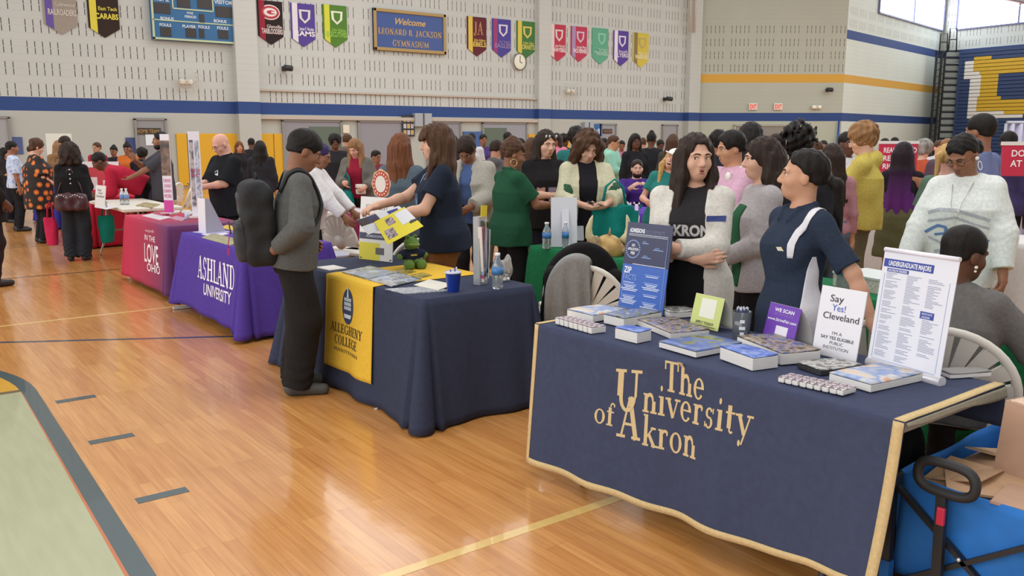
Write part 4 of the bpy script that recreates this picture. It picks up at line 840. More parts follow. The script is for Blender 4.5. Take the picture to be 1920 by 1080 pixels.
        for sd, S0, E_, W_, A in arms:
            fl = sleeve if np.isscalar(sleeve) else sleeve[0 if sd > 0 else 1]
            if fl <= 0: continue
            ls = 1.0 + (loose - 1) * 1.2; s0r = (.047 * aw + t * .6) * min(ls, 1.06)
            if fl <= 1: G.cap(S0, S0 + (E_ - S0) * fl, s0r, (.046 * aw + t) * ls * (1 + bell * .5), .03, flat=True)
            else:
                f2 = fl - 1; G.cap(S0, E_, s0r, (.041 * aw + t) * ls, .03); G.cap(E_, E_ + (W_ - E_) * f2 * .97, (.041 * aw + t) * ls, ((.041 + (.026 - .041) * f2) * aw + t * .9) * ls, .02, flat=True)
        if hood: G.ell(T(0, -.095, .47), (.10, .06, .075), Rt, .03); G.cap(T(-.075, -.02, .50), T(-.06, .065, .44), .03, .022, .02); G.cap(T(.075, -.02, .50), T(.06, .065, .44), .03, .022, .02)
        if neck: G.ell(T(0, .012 + vneck * .3, neckz + .022), (neck, neck * .95, .042 + vneck), Rt, .008, True)
        if collar:
            for sx in (1, -1): G.cap(T(sx * .066, -.04, .512), T(sx * .058, .045, .485), .015, .016, .006); G.cap(T(sx * .058, .045, .485), T(sx * .040, .088, .435), .017, .011, .006); G.cap(T(sx * .066, -.04, .512), T(0, -.075, .515), .015, .015, .006)
        if sidecut: sidecut(G, T, Rt)
        zh = hem
        if topz: G.keep(up3, float(up3 @ T(0, 0, topz)), .006)
        G.keep(-up3, float(-up3 @ T(0, 0, zh)), .006)
        if amp:
            wb = wobble(amp, 17, seed + len(label), .9); el = [(E_, W_, S0) for sd, S0, E_, W_, A in arms]
            def f(P):
                d = wb(P)
                for E_, W_, S0 in el: q = ((P - E_) ** 2).sum(1); u = _n(W_ - S0); d = d + amp * .45 * np.exp(-q / .010) * np.sin((P @ u) * 120 + 3 * np.sin(P @ np.array([31., 17., 9.])))
                return d
            G.wob = f
        return G.build(name, mat or cloth(col), root, hgt)
    def trousers(name, col, t=.016, top=.10, length=1.0, loose=1.0, amp=.004, flare=1.0, mat=None):
        G = Solid(); pr = [(z, a + t, b + t, y) for z, a, b, y in prof[:5]]; G.loft(pel, Rt, pr, .03)
        for h_, k_, a_ in zip(Hp, kn, an):
            e = k_ + (a_ - k_) * 1.08; rl = .054 * loose + t
            if length > .55: G.cap(h_, k_, .085 * w + t, rl + .006, .04); G.cap(k_, k_ + (e - k_) * min(1, (length - .5) * 2), rl + .004, (.044 + t) * loose * flare, .04, flat=True)
            else: G.cap(h_, h_ + (k_ - h_) * length * 2, .088 * w + t, (.085 - .02 * length) * w + t, .03, flat=True)
        G.keep(up3, float(up3 @ T(0, 0, top)), .006)
        wb = wobble(amp * .8, 15, len(label) + 3, 1.3); ks = list(zip(kn, an))
        def f(P):
            d = wb(P)
            for k_, a_ in ks: d = d + amp * .6 * np.exp(-((P - a_) ** 2).sum(1) / .03) * np.sin(P[:, 2] * 90 + 3 * np.sin(P[:, 0] * 30))
            return d
        G.wob = f; return G.build(name, mat or cloth(col), root, hgt)
    made = {}
    for g in (top or []):
        g = dict(g); nm = g.pop('name', 'shirt'); col = g.pop('col', None); made[nm] = garment(nm, col, **g)
    if bottom:
        g = dict(bottom); nm = g.pop('name', 'trousers'); col = g.pop('col', None)
        if nm in ('skirt',): made[nm] = garment(nm, col, **dict(dict(sleeve=0, neck=0, t=.016, topz=.11), **g))
        else: made[nm] = trousers(nm, col, **g)
    if shoes:
        for a_, t_ in zip(an, toe):
            G = Solid(); d = _n([t_[0] - a_[0], t_[1] - a_[1], 0]); heel = np.array([a_[0], a_[1], .045]) - d * .035; G.cap(heel, np.array([t_[0], t_[1], .034]) + d * .01, .046, .036, .02); G.cap(heel + [0, 0, .01], a_ + [0, 0, .0], .045, .046, .02); G.keep((0, 0, -1), 0.0, .002); G.build('shoe', M(shoes, .6), root, max(hgt, .009))
    root.scale = (sc, sc, sc)
    info = dict(root=root, T=T, Rt=Rt, Hd=Hd, Rh=Rh, arms=arms, made=made, body=body, sc=sc, th=th, loc=loc, pel=pel)
    def world(p): return loc[:2].tolist() and (np.array([loc[0], loc[1], loc[2] if len(loc) > 2 else 0]) + rotz(th) @ (np.array(p) * sc))
    info['world'] = world; info['Rw'] = rotz(th)
    def decal(name, part, shapes, mats, x, z, lift=.002, side=1):
        "flat marks (MB in local x,z around 0) pressed on to the front (side 1) or back (-1) of a garment"
        src = made[part]; bv = BVHTree.FromPolygons([v.co for v in src.data.vertices], [p.vertices for p in src.data.polygons]); d = Rt @ np.array([0, -side, 0]); mm = MB()
        mm.f, mm.m, mm.sm = shapes.f, shapes.m, shapes.sm; out = []
        for v in shapes.v:
            p = T(x + v[0] * side, side * .5, z + v[2]); h_ = bv.ray_cast(Vector(p), Vector(d), 1.0)[0]
            out.append((np.array(h_) if h_ is not None else T(x + v[0] * side, side * .14, z + v[2])) - d * (lift + v[1]))
        mm.v = out; return mm.build(name, mats, src)
    info['decal'] = decal; PEOPLE[label] = info; return info
# ------------------------------------------------------------------ tables and cloths
def table(x0, x1, y0, y1, z, label, top='d9d6cf', group=None, legc='6a6c70', gap=.012):
    "folding table, top at z - gap so that a cloth can lie on it"
    o = empty('folding_table', ((x0 + x1) / 2, (y0 + y1) / 2, 0), label, 'table', group); zt = z - gap; hx, hy = (x1 - x0) / 2, (y1 - y0) / 2
    MB().box((0, 0, zt - .022), (2 * hx - .012, 2 * hy - .012, .044)).build('tabletop', M(top, .5), o, bevel=.012)
    for sy in (-1, 1):
        m = MB(); yy = sy * (hy - .28)
        for sx in (-1, 1): m.tube([(sx * (hx - .16), yy, zt - .045), (sx * (hx - .16), yy, .35), (sx * (hx - .05), yy, .05), (sx * (hx - .04), yy, .0)], .014, 8)
        m.tube([(-hx + .16, yy, .35), (hx - .16, yy, .35)], .012, 8); m.tube([(0, yy, .35), (0, yy - sy * .3, zt - .045)], .009, 6); m.build('leg', M(legc, .4, .6), o)
    return o
def drape(name, x0, x1, y0, y1, z, hem, mat, label, flare=.10, waves=5, amp=.022, seed=0, corner=.12, sides=(1, 1, 1, 1), cr=.03, cat='tablecloth', grad=None, parts=None):
    "cloth over a table; sides = front(x0), near(y0), back(x1), far(y1). hem: function of (s, side) or height"
    r = random.Random(seed); ph = [r.random() * 6.3 for _ in range(8)]
    P = []; Ns = 26; n = 5
    def edge(ax, ay, bx, by, nx, ny, k, sd):
        for i in range(k): t = (i + .5) / k; P.append((ax + (bx - ax) * t, ay + (by - ay) * t, nx, ny, 0, sd, t))
    def corn(cx_, cy_, a0, sd):
        for i in range(9): a = a0 + math.pi / 2 * i / 8; P.append((cx_ + cr * math.cos(a), cy_ + cr * math.sin(a), math.cos(a), math.sin(a), math.sin(math.pi * i / 8), sd, i / 8))
    kl, kw = int((y1 - y0) / .03), int((x1 - x0) / .03)
    edge(x0, y1 - cr, x0, y0 + cr, -1, 0, kl, 0); corn(x0 + cr, y0 + cr, math.pi, 4); edge(x0 + cr, y0, x1 - cr, y0, 0, -1, kw, 1); corn(x1 - cr, y0 + cr, 1.5 * math.pi, 5)
    edge(x1, y0 + cr, x1, y1 - cr, 1, 0, kl, 2); corn(x1 - cr, y1 - cr, 0, 6); edge(x1 - cr, y1, x0 + cr, y1, 0, 1, kw, 3); corn(x0 + cr, y1 - cr, .5 * math.pi, 7)
    N = len(P); nv = 16; vs = []; fs = []; acc = 0; S_ = []
    for i in range(N): S_.append(acc); acc += math.hypot(P[(i + 1) % N][0] - P[i][0], P[(i + 1) % N][1] - P[i][1])
    for j in range(nv + 1):
        v = j / nv
        for i, (x, y, nx, ny, c, sd, t) in enumerate(P):
            hz = hem(sd, t) if callable(hem) else hem; s = S_[i] / acc * 6.283
            wv = sum(math.sin(s * (waves + q * 2) + ph[q]) for q in range(3)) / 2.2
            out = flare * v ** 1.3 * (1 if sd in (0, 1, 2, 3) else 1) + amp * wv * v + corner * c * v + .012 * min(1, v * 6)
            if sd in (0, 1, 2, 3): out += corner * .55 * v * (math.exp(-((t) / .07) ** 2) + math.exp(-((1 - t) / .07) ** 2)) - .0
            zz = z - .0 - (z - hz) * v + (.012 if v < .01 else 0) * 0
            vs.append((x + nx * out, y + ny * out, zz if v > 0 else z))
    for j in range(nv):
        for i in range(N): fs.append((j * N + i, j * N + (i + 1) % N, (j + 1) * N + (i + 1) % N, (j + 1) * N + i))
    fs.append(list(range(N))[::-1]); m = MB(); m.add(vs, fs, 0, True); m.sm[-1] = False
    o = m.build(name, mat, solid=.003); recenter(o); me = o.data
    return tag(o, label, cat)
def hung(o, name, shapes, mats, x0, lift=.003, dirn=(1, 0, 0), kids=True):
    "press flat marks on to the front of a hanging cloth (ray cast along dirn)"
    L = np.array(o.location); bv = BVHTree.FromPolygons([v.co + o.location for v in o.data.vertices], [p.vertices for p in o.data.polygons]); d = np.array(dirn, float); out = []
    for v in shapes.v:
        st = np.array(v, float) - d * 1.0; h = bv.ray_cast(Vector(st), Vector(d), 3)[0]; p = np.array(h) if h is not None else np.array(v, float); out.append(p - d * lift - L)
    shapes.v = out; c = shapes.build(name, mats); c.parent = o; return c
# --- Akron: fitted front cloth with gold trim, open at the near end
AX0, AX1, AY0, AY1, ZT = 2.62, 3.30, 1.365, 3.245, .75
table(AX0, AX1, AY0 + .02, AY1 - .02, ZT, 'folding table under the navy University of Akron cloth', '8f8c88', legc='3c3e42')
NAVY = cloth('40465e', .06, 30)
ra = random.Random(3)
def a_hem(t): return .055 + .05 * t + .10 * t ** 3 + .004 * math.sin(t * 25)
def a_front(t, v):
    "t along the front from far end to near end, v down"
    y = AY1 - (AY1 - AY0) * t; hz = a_hem(t); zz = ZT - (ZT - hz) * v
    x = AX0 - .012 - .035 * v - v * (.016 * math.sin(t * 9 + .5) + .012 * math.sin(t * 21 + 1.3) + .009 * math.sin(t * 34)) - .05 * v * v * max(0, t - .85) / .15
    return np.array([x, y - (.0 if t < .97 else .0) + .05 * v * max(0, t - .8) * 1.2, zz])
def a_sheet(u, v):
    # u along table; v: 0 back drop .. top .. front drop
    t = u
    if v < .12: q = 1 - v / .12; return np.array([AX1 + .008 + .01 * q, AY1 - (AY1 - AY0) * t, ZT - .16 * q])
    if v < .5: q = (v - .12) / .38; return np.array([AX1 - (AX1 - AX0) * q, AY1 - (AY1 - AY0) * t, ZT + .002 + .002 * math.sin(t * 14 + q * 5)])
    return a_front(t, (v - .5) / .5)
m = MB(); m.grid(a_sheet, 72, 50); ak = m.build('tablecloth', NAVY, solid=.004); recenter(ak); tag(ak, 'navy cloth with gold trim lettered The University of Akron, nearest table', 'tablecloth')
# gold trim: band around the edges
m = MB(); wb = .028; gold = cloth('cbb283', .08, 80)
bot = [a_front(t, 1) for t in np.linspace(0, 1, 60)]; botu = [a_front(t, 1 - wb / .62) for t in np.linspace(0, 1, 60)]
def band(A, B, off):
    vs = []; fs = []
    for a, b in zip(A, B): vs += [a + off, b + off]
    for i in range(len(A) - 1): fs.append((2 * i, 2 * i + 2, 2 * i + 3, 2 * i + 1))
    m.add(vs, fs, 0, True)
off = np.array([-.004, 0, 0]); band(bot, botu, off)
for t0, t1 in ((0, wb / 1.84), (1 - wb * 1.3 / 1.84, 1)): band([a_front(t0, v) for v in np.linspace(0, 1, 24)], [a_front(t1, v) for v in np.linspace(0, 1, 24)], off)
for t0, t1 in ((0, wb / 1.84), (1 - wb * 1.3 / 1.84, 1)): band([a_sheet(t0, v) for v in np.linspace(.12, .5, 12)], [a_sheet(t1, v) for v in np.linspace(.12, .5, 12)], np.array([0, 0, .0045]))
tr = m.build('gold_trim', gold, solid=.002); tr.parent = ak; tr.location = [-v for v in ak.location]
m = MB(); m.grid(lambda u, v: np.array([AX0 - .01 + (AX1 - AX0 + .01) * u, AY0 - .004 - .008 * v, ZT - (.008 + .03 * u + .005 * math.sin(u * 9)) * v]), 24, 4); hm = m.build('cloth_lining', cloth('8f8878', .08, 60), solid=.003); hm.parent = ak; hm.location = [-v for v in ak.location]
# lettering pressed on the front: read from picture positions
def akron_text():
    m = MB(); yd = np.array([0, -1.0, 0]); zd = np.array([0, 0, 1.0]); q = {}
    def word(txt, px0, py0, px1, py1, cap, capn=.7):
        a = atX(px0, py0, AX0 - .03); b = atX(px1, py1, AX0 - .03); vs, fs, w = serif(txt); ln = a[1] - b[1]; sx = ln / (vs[:, 0].max() - vs[:, 0].min()); x0 = vs[:, 0].min(); sl = (b[2] - a[2])
        m.add([np.array([AX0 - .03, a[1] - (v[0] - x0) * sx, a[2] + sl * (v[0] - x0) * sx / ln + v[1] * cap / capn]) for v in vs], fs)
    return m, word
m, word = akron_text()
word('The', 1241, 733, 1316, 752, .128)
word('U', 1151, 768, 1199, 775, .185); word('niversity', 1203, 772, 1409, 822, .125)
word('of', 1118, 790, 1153, 800, .10); word('A', 1157, 817, 1200, 827, .185); word('kron', 1204, 834, 1304, 862, .13)
t = hung(ak, 'lettering', m, cloth('cdb78c', .05, 80), AX0, .003); t.modifiers.new('s', 'SOLIDIFY').thickness = .0015
# --- Allegheny: full drape
BX0, BX1, BY0, BY1 = 2.50, 3.30, 4.12, 5.95
table(BX0 + .005, BX1, BY0 + .005, BY1, ZT, 'folding table under the navy cloth with the yellow runner', legc='55585c')
al = drape('tablecloth', BX0, BX1, BY0, BY1, ZT, lambda sd, t: .012, cloth('373c50', .06, 30), 'plain navy floor-length cloth under the yellow Allegheny runner', flare=.05, waves=9, amp=.022, seed=4, corner=.13)
ry0, ry1 = 4.665, 5.31
def runner(u, v):
    y = ry1 - (ry1 - ry0) * u
    if v < .45: return np.array([BX1 - .02 - (BX1 - .02 - BX0) * v / .45, y, ZT + .005])
    q = (v - .45) / .55; return np.array([BX0 - .018 - .035 * q - .008 * q * math.sin(u * 8), y - .02 * q, ZT - .60 * q])
m = MB(); m.grid(runner, 24, 40); ru = m.build('table_runner', cloth('dcb23e', .05, 50), solid=.003)
bv = BVHTree.FromPolygons([v.co + al.location for v in al.data.vertices], [p.vertices for p in al.data.polygons])
for v in ru.data.vertices:
    if v.co.z < ZT:
        h = bv.ray_cast(Vector((1.5, v.co.y, v.co.z)), Vector((1, 0, 0)), 3)[0]
        if h is not None: v.co.x = min(v.co.x, h.x - .009)
recenter(ru); tag(ru, 'yellow runner lettered ALLEGHENY COLLEGE over the navy cloth', 'table runner')
def onfront(o, X, items, name, mat, lift=.004, ext=True):
    m = MB()
    for txt, px, py, size, wid, ser in items:
        c = atX(px, py, X)
        letters('', txt, None, c, (0, -1, 0), (0, 0, 1), size, mb=m, serifs=ser, wid=wid, bold=0 if ser else .01)
    return hung(o, name, m, mat, X, lift)
def wspan(px0, px1, py, X): return abs(atX(px0, py, X)[1] - atX(px1, py, X)[1])
XR = BX0 - .05
onfront(ru, XR, [('ALLEGHENY', 648, 620, .060, wspan(618, 677, 620, XR), True), ('COLLEGE', 648, 642, .060, wspan(627, 668, 640, XR), True)], 'lettering', M('3a3020', .7))
onfront(ru, XR, [('PENNSYLVANIA', 650, 661, .02, wspan(627, 672, 660, XR), True)], 'small_lettering', M('5a4a28', .7))
c = atX(647, 576, XR); m = MB(); ring = [(c[0], c[1] + .075 * math.cos(a), c[2] + .115 * math.sin(a)) for a in np.linspace(0, 6.283, 30, endpoint=False)]; m.add([c] + [np.array(p) for p in ring], [(0, 1 + i, 1 + (i + 1) % 30) for i in range(30)], 0)
hung(ru, 'seal', m, M('39415e', .6), XR, .004); m = MB()
for k in range(5):
    y = c[1] + (-2 + k) * .019
    for q in range(3): zz = c[2] + .035 - q * .028; hw = .007; m.add([np.array([c[0], y - hw, zz]), np.array([c[0], y + hw, zz]), np.array([c[0], y + hw, zz + .022]), np.array([c[0], y - hw, zz + .022])], [(0, 1, 2, 3)])
m.add([np.array([c[0], c[1] - .04, c[2] - .075]), np.array([c[0], c[1] + .04, c[2] - .075]), np.array([c[0], c[1] + .05, c[2] - .05]), np.array([c[0], c[1] - .05, c[2] - .05])], [(0, 1, 2, 3)])
m.add([np.array([c[0], c[1] - .012, c[2] + .06]), np.array([c[0], c[1] + .012, c[2] + .06]), np.array([c[0], c[1], c[2] + .15])], [(0, 1, 2)])
hung(ru, 'seal_mark', m, M('c8d4dc', .6), XR, .006)
# --- Ashland
table(2.50, 3.26, 6.93, 8.47, ZT, 'folding table under the purple Ashland cloth')
ash = drape('tablecloth', 2.49, 3.28, 6.88, 8.50, ZT, lambda sd, t: .03 if sd in (1, 4, 2, 5) else .09 - .03 * t, cloth('523c94', .06, 30), 'purple cloth lettered ASHLAND UNIVERSITY', flare=.05, waves=5, amp=.02, seed=11, corner=.12)
XA = 2.46
def sheared(o, X, specs, mat, name='lettering', lift=.004):
    "lettering whose ends are given by picture points of the baseline, with cap height in metres"
    m = MB()
    for txt, p0, p1, cap, ser in specs:
        a, b = atX(*p0, X), atX(*p1, X); vs, fs = serif(txt)[:2] if ser else sans(txt, .012); lo, hi = vs[:, 0].min(), vs[:, 0].max()
        m.add([np.array([X, a[1] + (b[1] - a[1]) * (v[0] - lo) / (hi - lo), a[2] + (b[2] - a[2]) * (v[0] - lo) / (hi - lo) + v[1] * cap / .7]) for v in vs], fs)
    return hung(o, name, m, mat, X, lift)
sheared(ash, XA, [('ASHLAND', (372, 519), (441, 545), .20, True), ('UNIVERSITY', (387, 551), (436, 571), .10, False)], M('e9e4f0', .7))
# --- Love Ohio: red fading to plum
lm_ = bpy.data.materials.new('red_plum_cloth'); lm_.use_nodes = True; nt = lm_.node_tree; bb = nt.nodes['Principled BSDF']; bb.inputs['Roughness'].default_value = .9; tc = nt.nodes.new('ShaderNodeTexCoord'); sp = nt.nodes.new('ShaderNodeSeparateXYZ'); mr = nt.nodes.new('ShaderNodeMapRange'); cr_ = nt.nodes.new('ShaderNodeValToRGB')
nt.links.new(tc.outputs['Object'], sp.inputs[0]); nt.links.new(sp.outputs['Y'], mr.inputs[0]); mr.inputs[1].default_value = .85; mr.inputs[2].default_value = -.9; nt.links.new(mr.outputs[0], cr_.inputs[0]); nt.links.new(cr_.outputs[0], bb.inputs['Base Color']); e = cr_.color_ramp.elements; e[0].position = .1; e[0].color = lin('c22d4e'); e[1].position = 1; e[1].color = lin('5a2d5e'); e.new(.6).color = lin('9c3050')
table(2.55, 3.30, 9.16, 10.74, ZT, 'folding table under the red and plum cloth')
lv = drape('tablecloth', 2.54, 3.32, 9.12, 10.80, ZT, lambda sd, t: .05, lm_, 'red cloth fading to plum with white vertical lettering', flare=.03, waves=4, amp=.015, seed=5, corner=.08)
XL = 2.51
sheared(lv, XL, [('IN THE', (270, 449), (289, 455), .058, False), ('LOVE', (272, 489), (297, 498), .20, False), ('OHIO', (278, 507), (301, 515), .085, False)], M('ecdfe4', .7))
sheared(lv, XL, [('nonprofit', (270, 434), (286, 437), .03, False)], M('e0b0bc', .7), 'small_lettering')
# --- white plastic table, red table, back rows
wt = table(2.70, 3.44, 11.55, 13.45, .76, 'white plastic folding table with bare grey steel legs', 'd9d3c8', legc='a8a29a', gap=0)
table(2.9, 3.65, 14.2, 16.0, ZT, 'folding table under the plain red cloth')
drape('tablecloth', 2.88, 3.67, 14.15, 16.05, ZT, .02, cloth('b02438', .07, 30), 'plain red cloth on the table behind the white folding table', flare=.03, waves=6, seed=21)
table(3.0, 3.75, 17.5, 19.3, ZT, 'folding table under the blue cloth at far left')
drape('tablecloth', 2.98, 3.77, 17.45, 19.35, ZT, .02, cloth('3b3a94', .07, 30), 'deep blue cloth behind the person in the pumpkin print', flare=.03, waves=6, seed=22)
GC = lambda: cloth('1f6b44', .08, 30)
GX0, GX1 = 4.50, 4.98
for i, (y0, y1, l) in enumerate(((4.03, 5.70, 'green cloth on the table behind the horned helmet and white signs'), (2.14, 3.77, 'green cloth on the table between the two Akron staff'), (.1, 1.88, 'green cloth at the right edge behind the white fan chair'))):
    table(GX0 + .01, GX1 - .01, y0 + .02, y1 - .02, ZT, ('folding table under the green cloth with the horned helmet', 'folding table under the middle green cloth', 'folding table under the right-hand green cloth')[i]); drape('tablecloth', GX0, GX1, y0, y1, ZT, .02, GC(), l, flare=.02, waves=7, seed=30 + i, corner=.05)
MX = 5.2
q = hor(655, 10.6); table(q[0] - .35, q[0] + .35, q[1] - .85, q[1] + .85, ZT, 'folding table under the burgundy cloth'); drape('tablecloth', q[0] - .37, q[0] + .37, q[1] - .9, q[1] + .9, ZT, .02, cloth('6d1f3a', .08, 30), 'burgundy cloth behind the white folding chairs', flare=.04, waves=8, seed=41)
q = hor(1193, 10.9); table(q[0] - .35, q[0] + .4, q[1] - .8, q[1] + .9, ZT, 'folding table under the purple banner cloth'); ct = drape('tablecloth', q[0] - .37, q[0] + .42, q[1] - .85, q[1] + .95, ZT, .02, cloth('57349a', .06, 30), 'purple cloth with pale capital letters behind the teal bag', flare=.02, waves=5, seed=43)
XC = q[0] - .4; m = MB(); letters('', 'CI', None, atX(1180, 400, XC), (0, -1, 0), (0, 0, 1), .28, mb=m, serifs=True); hung(ct, 'lettering', m, M('d8d0e6', .7), XC, .004)
# white tables with red campus banners at right
def red_banner(px0, px1, py0, py1, depth, lines, label, tx=0.0):
    a, b = hor(px0, depth), hor(px1, depth); zt, zb = zat(px0, py0, depth), zat(px0, py1, depth); W = np.linalg.norm(b - a); o = empty('display_banner', ((a[0] + b[0]) / 2, (a[1] + b[1]) / 2, 0), label, 'banner', rz=-YAW)
    MB().box((0, 0, (zt + zb) / 2), (W, .03, zt - zb)).build('banner_panel', M('bf2645', .6), o); MB().box((0, 0, zt), (W + .02, .04, .035)).build('top_rail', M('dcd8d4', .4), o); MB().tube([(0, .05, 0), (0, .05, zt)], .015, 8).build('pole', M('9a9a9a', .4), o); MB().box((0, 0, .03), (W * .8, .3, .06)).build('base', M('b8b8b8', .4), o)
    m = MB(); n = len(lines); h = (zt - zb) / (n + 1.2)
    for i, (t, al_) in enumerate(lines): vs, fs = sans(t, .02); wd = (vs[:, 0].max() - vs[:, 0].min()) * h * .62 / .7; wd = min(wd, W * .86); letters('', t, None, (-W / 2 + wd / 2 + .05 + tx, -.017, zt - h * (i + .95)), (1, 0, 0), (0, 0, 1), h * .62, mb=m, bold=.02, wid=wd)
    m.build('lettering', M('f0e6e8', .6), o)
red_banner(1650, 1722, 267, 345, 10.8, [('REAL WORLD', 0), ('REAL LIFE', 0), ('RIGHT IN', 0), ('YOUR CITY', 0)], 'red display banner reading REAL WORLD behind the curly-haired teen')
red_banner(1882, 2010, 269, 330, 8.6, [('DO IT ALL', 0), ('AT CCAE', 0)], 'red display banner at right edge reading DO IT ALL', .03)
for (px, dp, l, s) in ((1748, 9.8, 'white cloth on the table behind the purple-haired girl', 51), (1960, 7.6, 'white cloth at the right edge below the red banner', 52)):
    q = hor(px, dp); table(q[0] - .33, q[0] + .38, q[1] - .55, q[1] + .55, ZT, ('folding table under the white cloth, ' + ('behind the purple-haired girl' if s == 51 else 'at the right edge'))); drape('tablecloth', q[0] - .35, q[0] + .4, q[1] - .6, q[1] + .6, ZT, .02, cloth('d8d6d4', .04, 30), l, flare=.02, waves=5, seed=s)
# pipe-and-drape white backdrop right
a, b = hor(1885, 9.6), hor(2060, 9.6); zt = zat(1890, 232, 9.6); bd = empty('drape_backdrop', ((a[0] + b[0]) / 2, (a[1] + b[1]) / 2, 0), 'pale pleated drape hung from a pole under the bleachers', 'drape', rz=-YAW); W = np.linalg.norm(b - a)
m = MB(); m.grid(lambda u, v: np.array([-W / 2 + W * u, .03 * math.sin(u * 70), .02 + (zt - .02) * v]), 120, 6); m.build('pleated_cloth', cloth('c9c6dc', .04, 30), bd, solid=.004); m = MB(); m.tube([(-W / 2, 0, zt + .01), (W / 2, 0, zt + .01)], .02, 8)
for x in (-W / 2, W / 2): m.tube([(x, 0, 0), (x, 0, zt)], .02, 8)
m.build('pole_frame', M('a8a8b0', .4, .5), bd)
# ------------------------------------------------------------------ fan-backed folding chairs
def fan_chair(loc, rz, label, group='white fan-backed folding chairs', c='d9d5cb'):
    o = empty('folding_chair', loc, label, 'chair', group, rz=rz); pl = M(c, .45)
    MB().box((0, .02, .44), (.44, .42, .035)).build('seat', pl, o, bevel=.012)
    bk = lambda x, z: np.array([x, -.21 - (z - .44) * .28, z])
    m = MB(); cz, R = .58, .24; A = np.linspace(-.15, math.pi + .15, 22); m.tube([bk(R * math.cos(a) * 1.0, cz + R * 1.05 * math.sin(a)) for a in A], .017, 8)
    for i, a in enumerate(np.linspace(.12, math.pi - .12, 9)):
        p, q = bk(.055 * math.cos(a), cz + .05 * math.sin(a) - .02), bk((R - .01) * math.cos(a), cz + (R * 1.05 - .01) * math.sin(a)); t = np.cross(q - p, [0, -1, -.28]); t = t / np.linalg.norm(t); nrm = np.array([0, .012, .003])
        m.add([p - t * .010 - nrm, p + t * .010 - nrm, q + t * .031 - nrm, q - t * .031 - nrm, p - t * .010 + nrm, p + t * .010 + nrm, q + t * .031 + nrm, q - t * .031 + nrm], [(3, 2, 1, 0), (4, 5, 6, 7), (0, 1, 5, 4), (1, 2, 6, 5), (2, 3, 7, 6), (3, 0, 4, 7)])
    m.lathe([(.075, -.014), (.075, .014)], 16, bk(0, cz - .02), (0, -1, -.28)); m.add([bk(-.235, .52) + [0, .012, 0], bk(.235, .52) + [0, .012, 0], bk(.235, .60) + [0, .012, 0], bk(-.235, .60) + [0, .012, 0], bk(-.235, .52) - [0, .012, 0], bk(.235, .52) - [0, .012, 0], bk(.235, .60) - [0, .012, 0], bk(-.235, .60) - [0, .012, 0]], [(0, 1, 2, 3), (7, 6, 5, 4), (0, 4, 5, 1), (3, 2, 6, 7), (0, 3, 7, 4), (1, 5, 6, 2)])
    m.build('backrest', pl, o)
    st = M('c9c5bd', .4)
    for sx in (-1, 1):
        MB().tube([bk(sx * .235, .62), (sx * .235, -.16, .46), (sx * .235, .24, .012)], .011, 8).build('leg', st, o); MB().tube([(sx * .215, .17, .43), (sx * .215, -.24, .012)], .011, 8).build('leg', st, o)
    m = MB(); m.tube([(-.235, .17, .13), (.235, .17, .13)], .009, 6); m.tube([(-.215, -.16, .12), (.215, -.16, .12)], .009, 6); m.build('stretcher', st, o); return o
def dup(root, loc, rz, label, group=None):
    r = root.copy(); COL.objects.link(r); r.location = [float(v) for v in loc]; r.rotation_euler = (0, 0, rz); r['label'] = label
    if group: r['group'] = group
    for ch in root.children:
        c = ch.copy(); COL.objects.link(c); c.parent = r
        for g in ch.children: d = g.copy(); COL.objects.link(d); d.parent = c
    return r
# ------------------------------------------------------------------ the people at the front tables
BLK = '1d1c1e'
def P(px, d): q = hor(px, d); return (q[0], q[1], 0)
# teen with the backpack
fl_ = at(569, 731)
boy = person('standing teen in grey sweatshirt and black trousers wearing a black backpack', (fl_[0] - .03, fl_[1], 0), 1.715, 95, 'brown', ('short', 'black', dict(puff=.006)), 'm', lean=7, head=(-4, 22, 0), lod=0, legs='stand',
    RA=dict(hand=(.17, -.13, .95), pole=(.8, .5, -.3), palm=(0, .5, 1), curl=.9), LA=dict(hand=(-.16, .10, .98), curl=.5),
    top=[dict(name='sweatshirt', col='5d5d5b', sleeve=1.92, hem=-.10, loose=1.08, t=.022, amp=.006)], bottom=dict(col='252323', loose=1.55, amp=.006), shoes='4a4a48')
# woman in navy blouse showing a flyer
a2 = person('woman in navy flutter-sleeve blouse with long brown hair holding out a yellow flyer', P(828, 6.42), 1.745, -80, 'light', ('long', 'brown', dict(len=.42, fringe=.012, front=-1, flen=.12, puff=.010, wide=1.3)), 'f', w=1.16, lean=4, head=(0, 2, 0), lod=0, expr='talk',
    RA=dict(hand=(.02, .45, 1.13), palm=(0, 0, -1), curl=.45, pole=(.8, -.3, -1)), LA=dict(hand=(-.16, .40, 1.06), palm=(.5, 0, .8), curl=.7, pole=(-.4, -.8, -1)),
    top=[dict(name='blouse', col='232938', sleeve=.62, hem=-.11, loose=1.06, t=.02, neck=.075, vneck=.03, bell=.25, amp=.005)], bottom=dict(col='8a5a32', loose=1.05))
m = MB(); T = a2['T']
for sx in (1, -1): m.tube([T(sx * .055, -.02, .50), T(sx * .06, .09, .42), T(sx * .035, .165, .30), T(0, .17, .17)], .006, 6)
m.build('lanyard', M('7f9fc8', .6), a2['root']); m = MB(); m.box(T(0, .18, .10), (.065, .006, .10)); m.build('badge', M('2a3a52', .4), a2['root'])
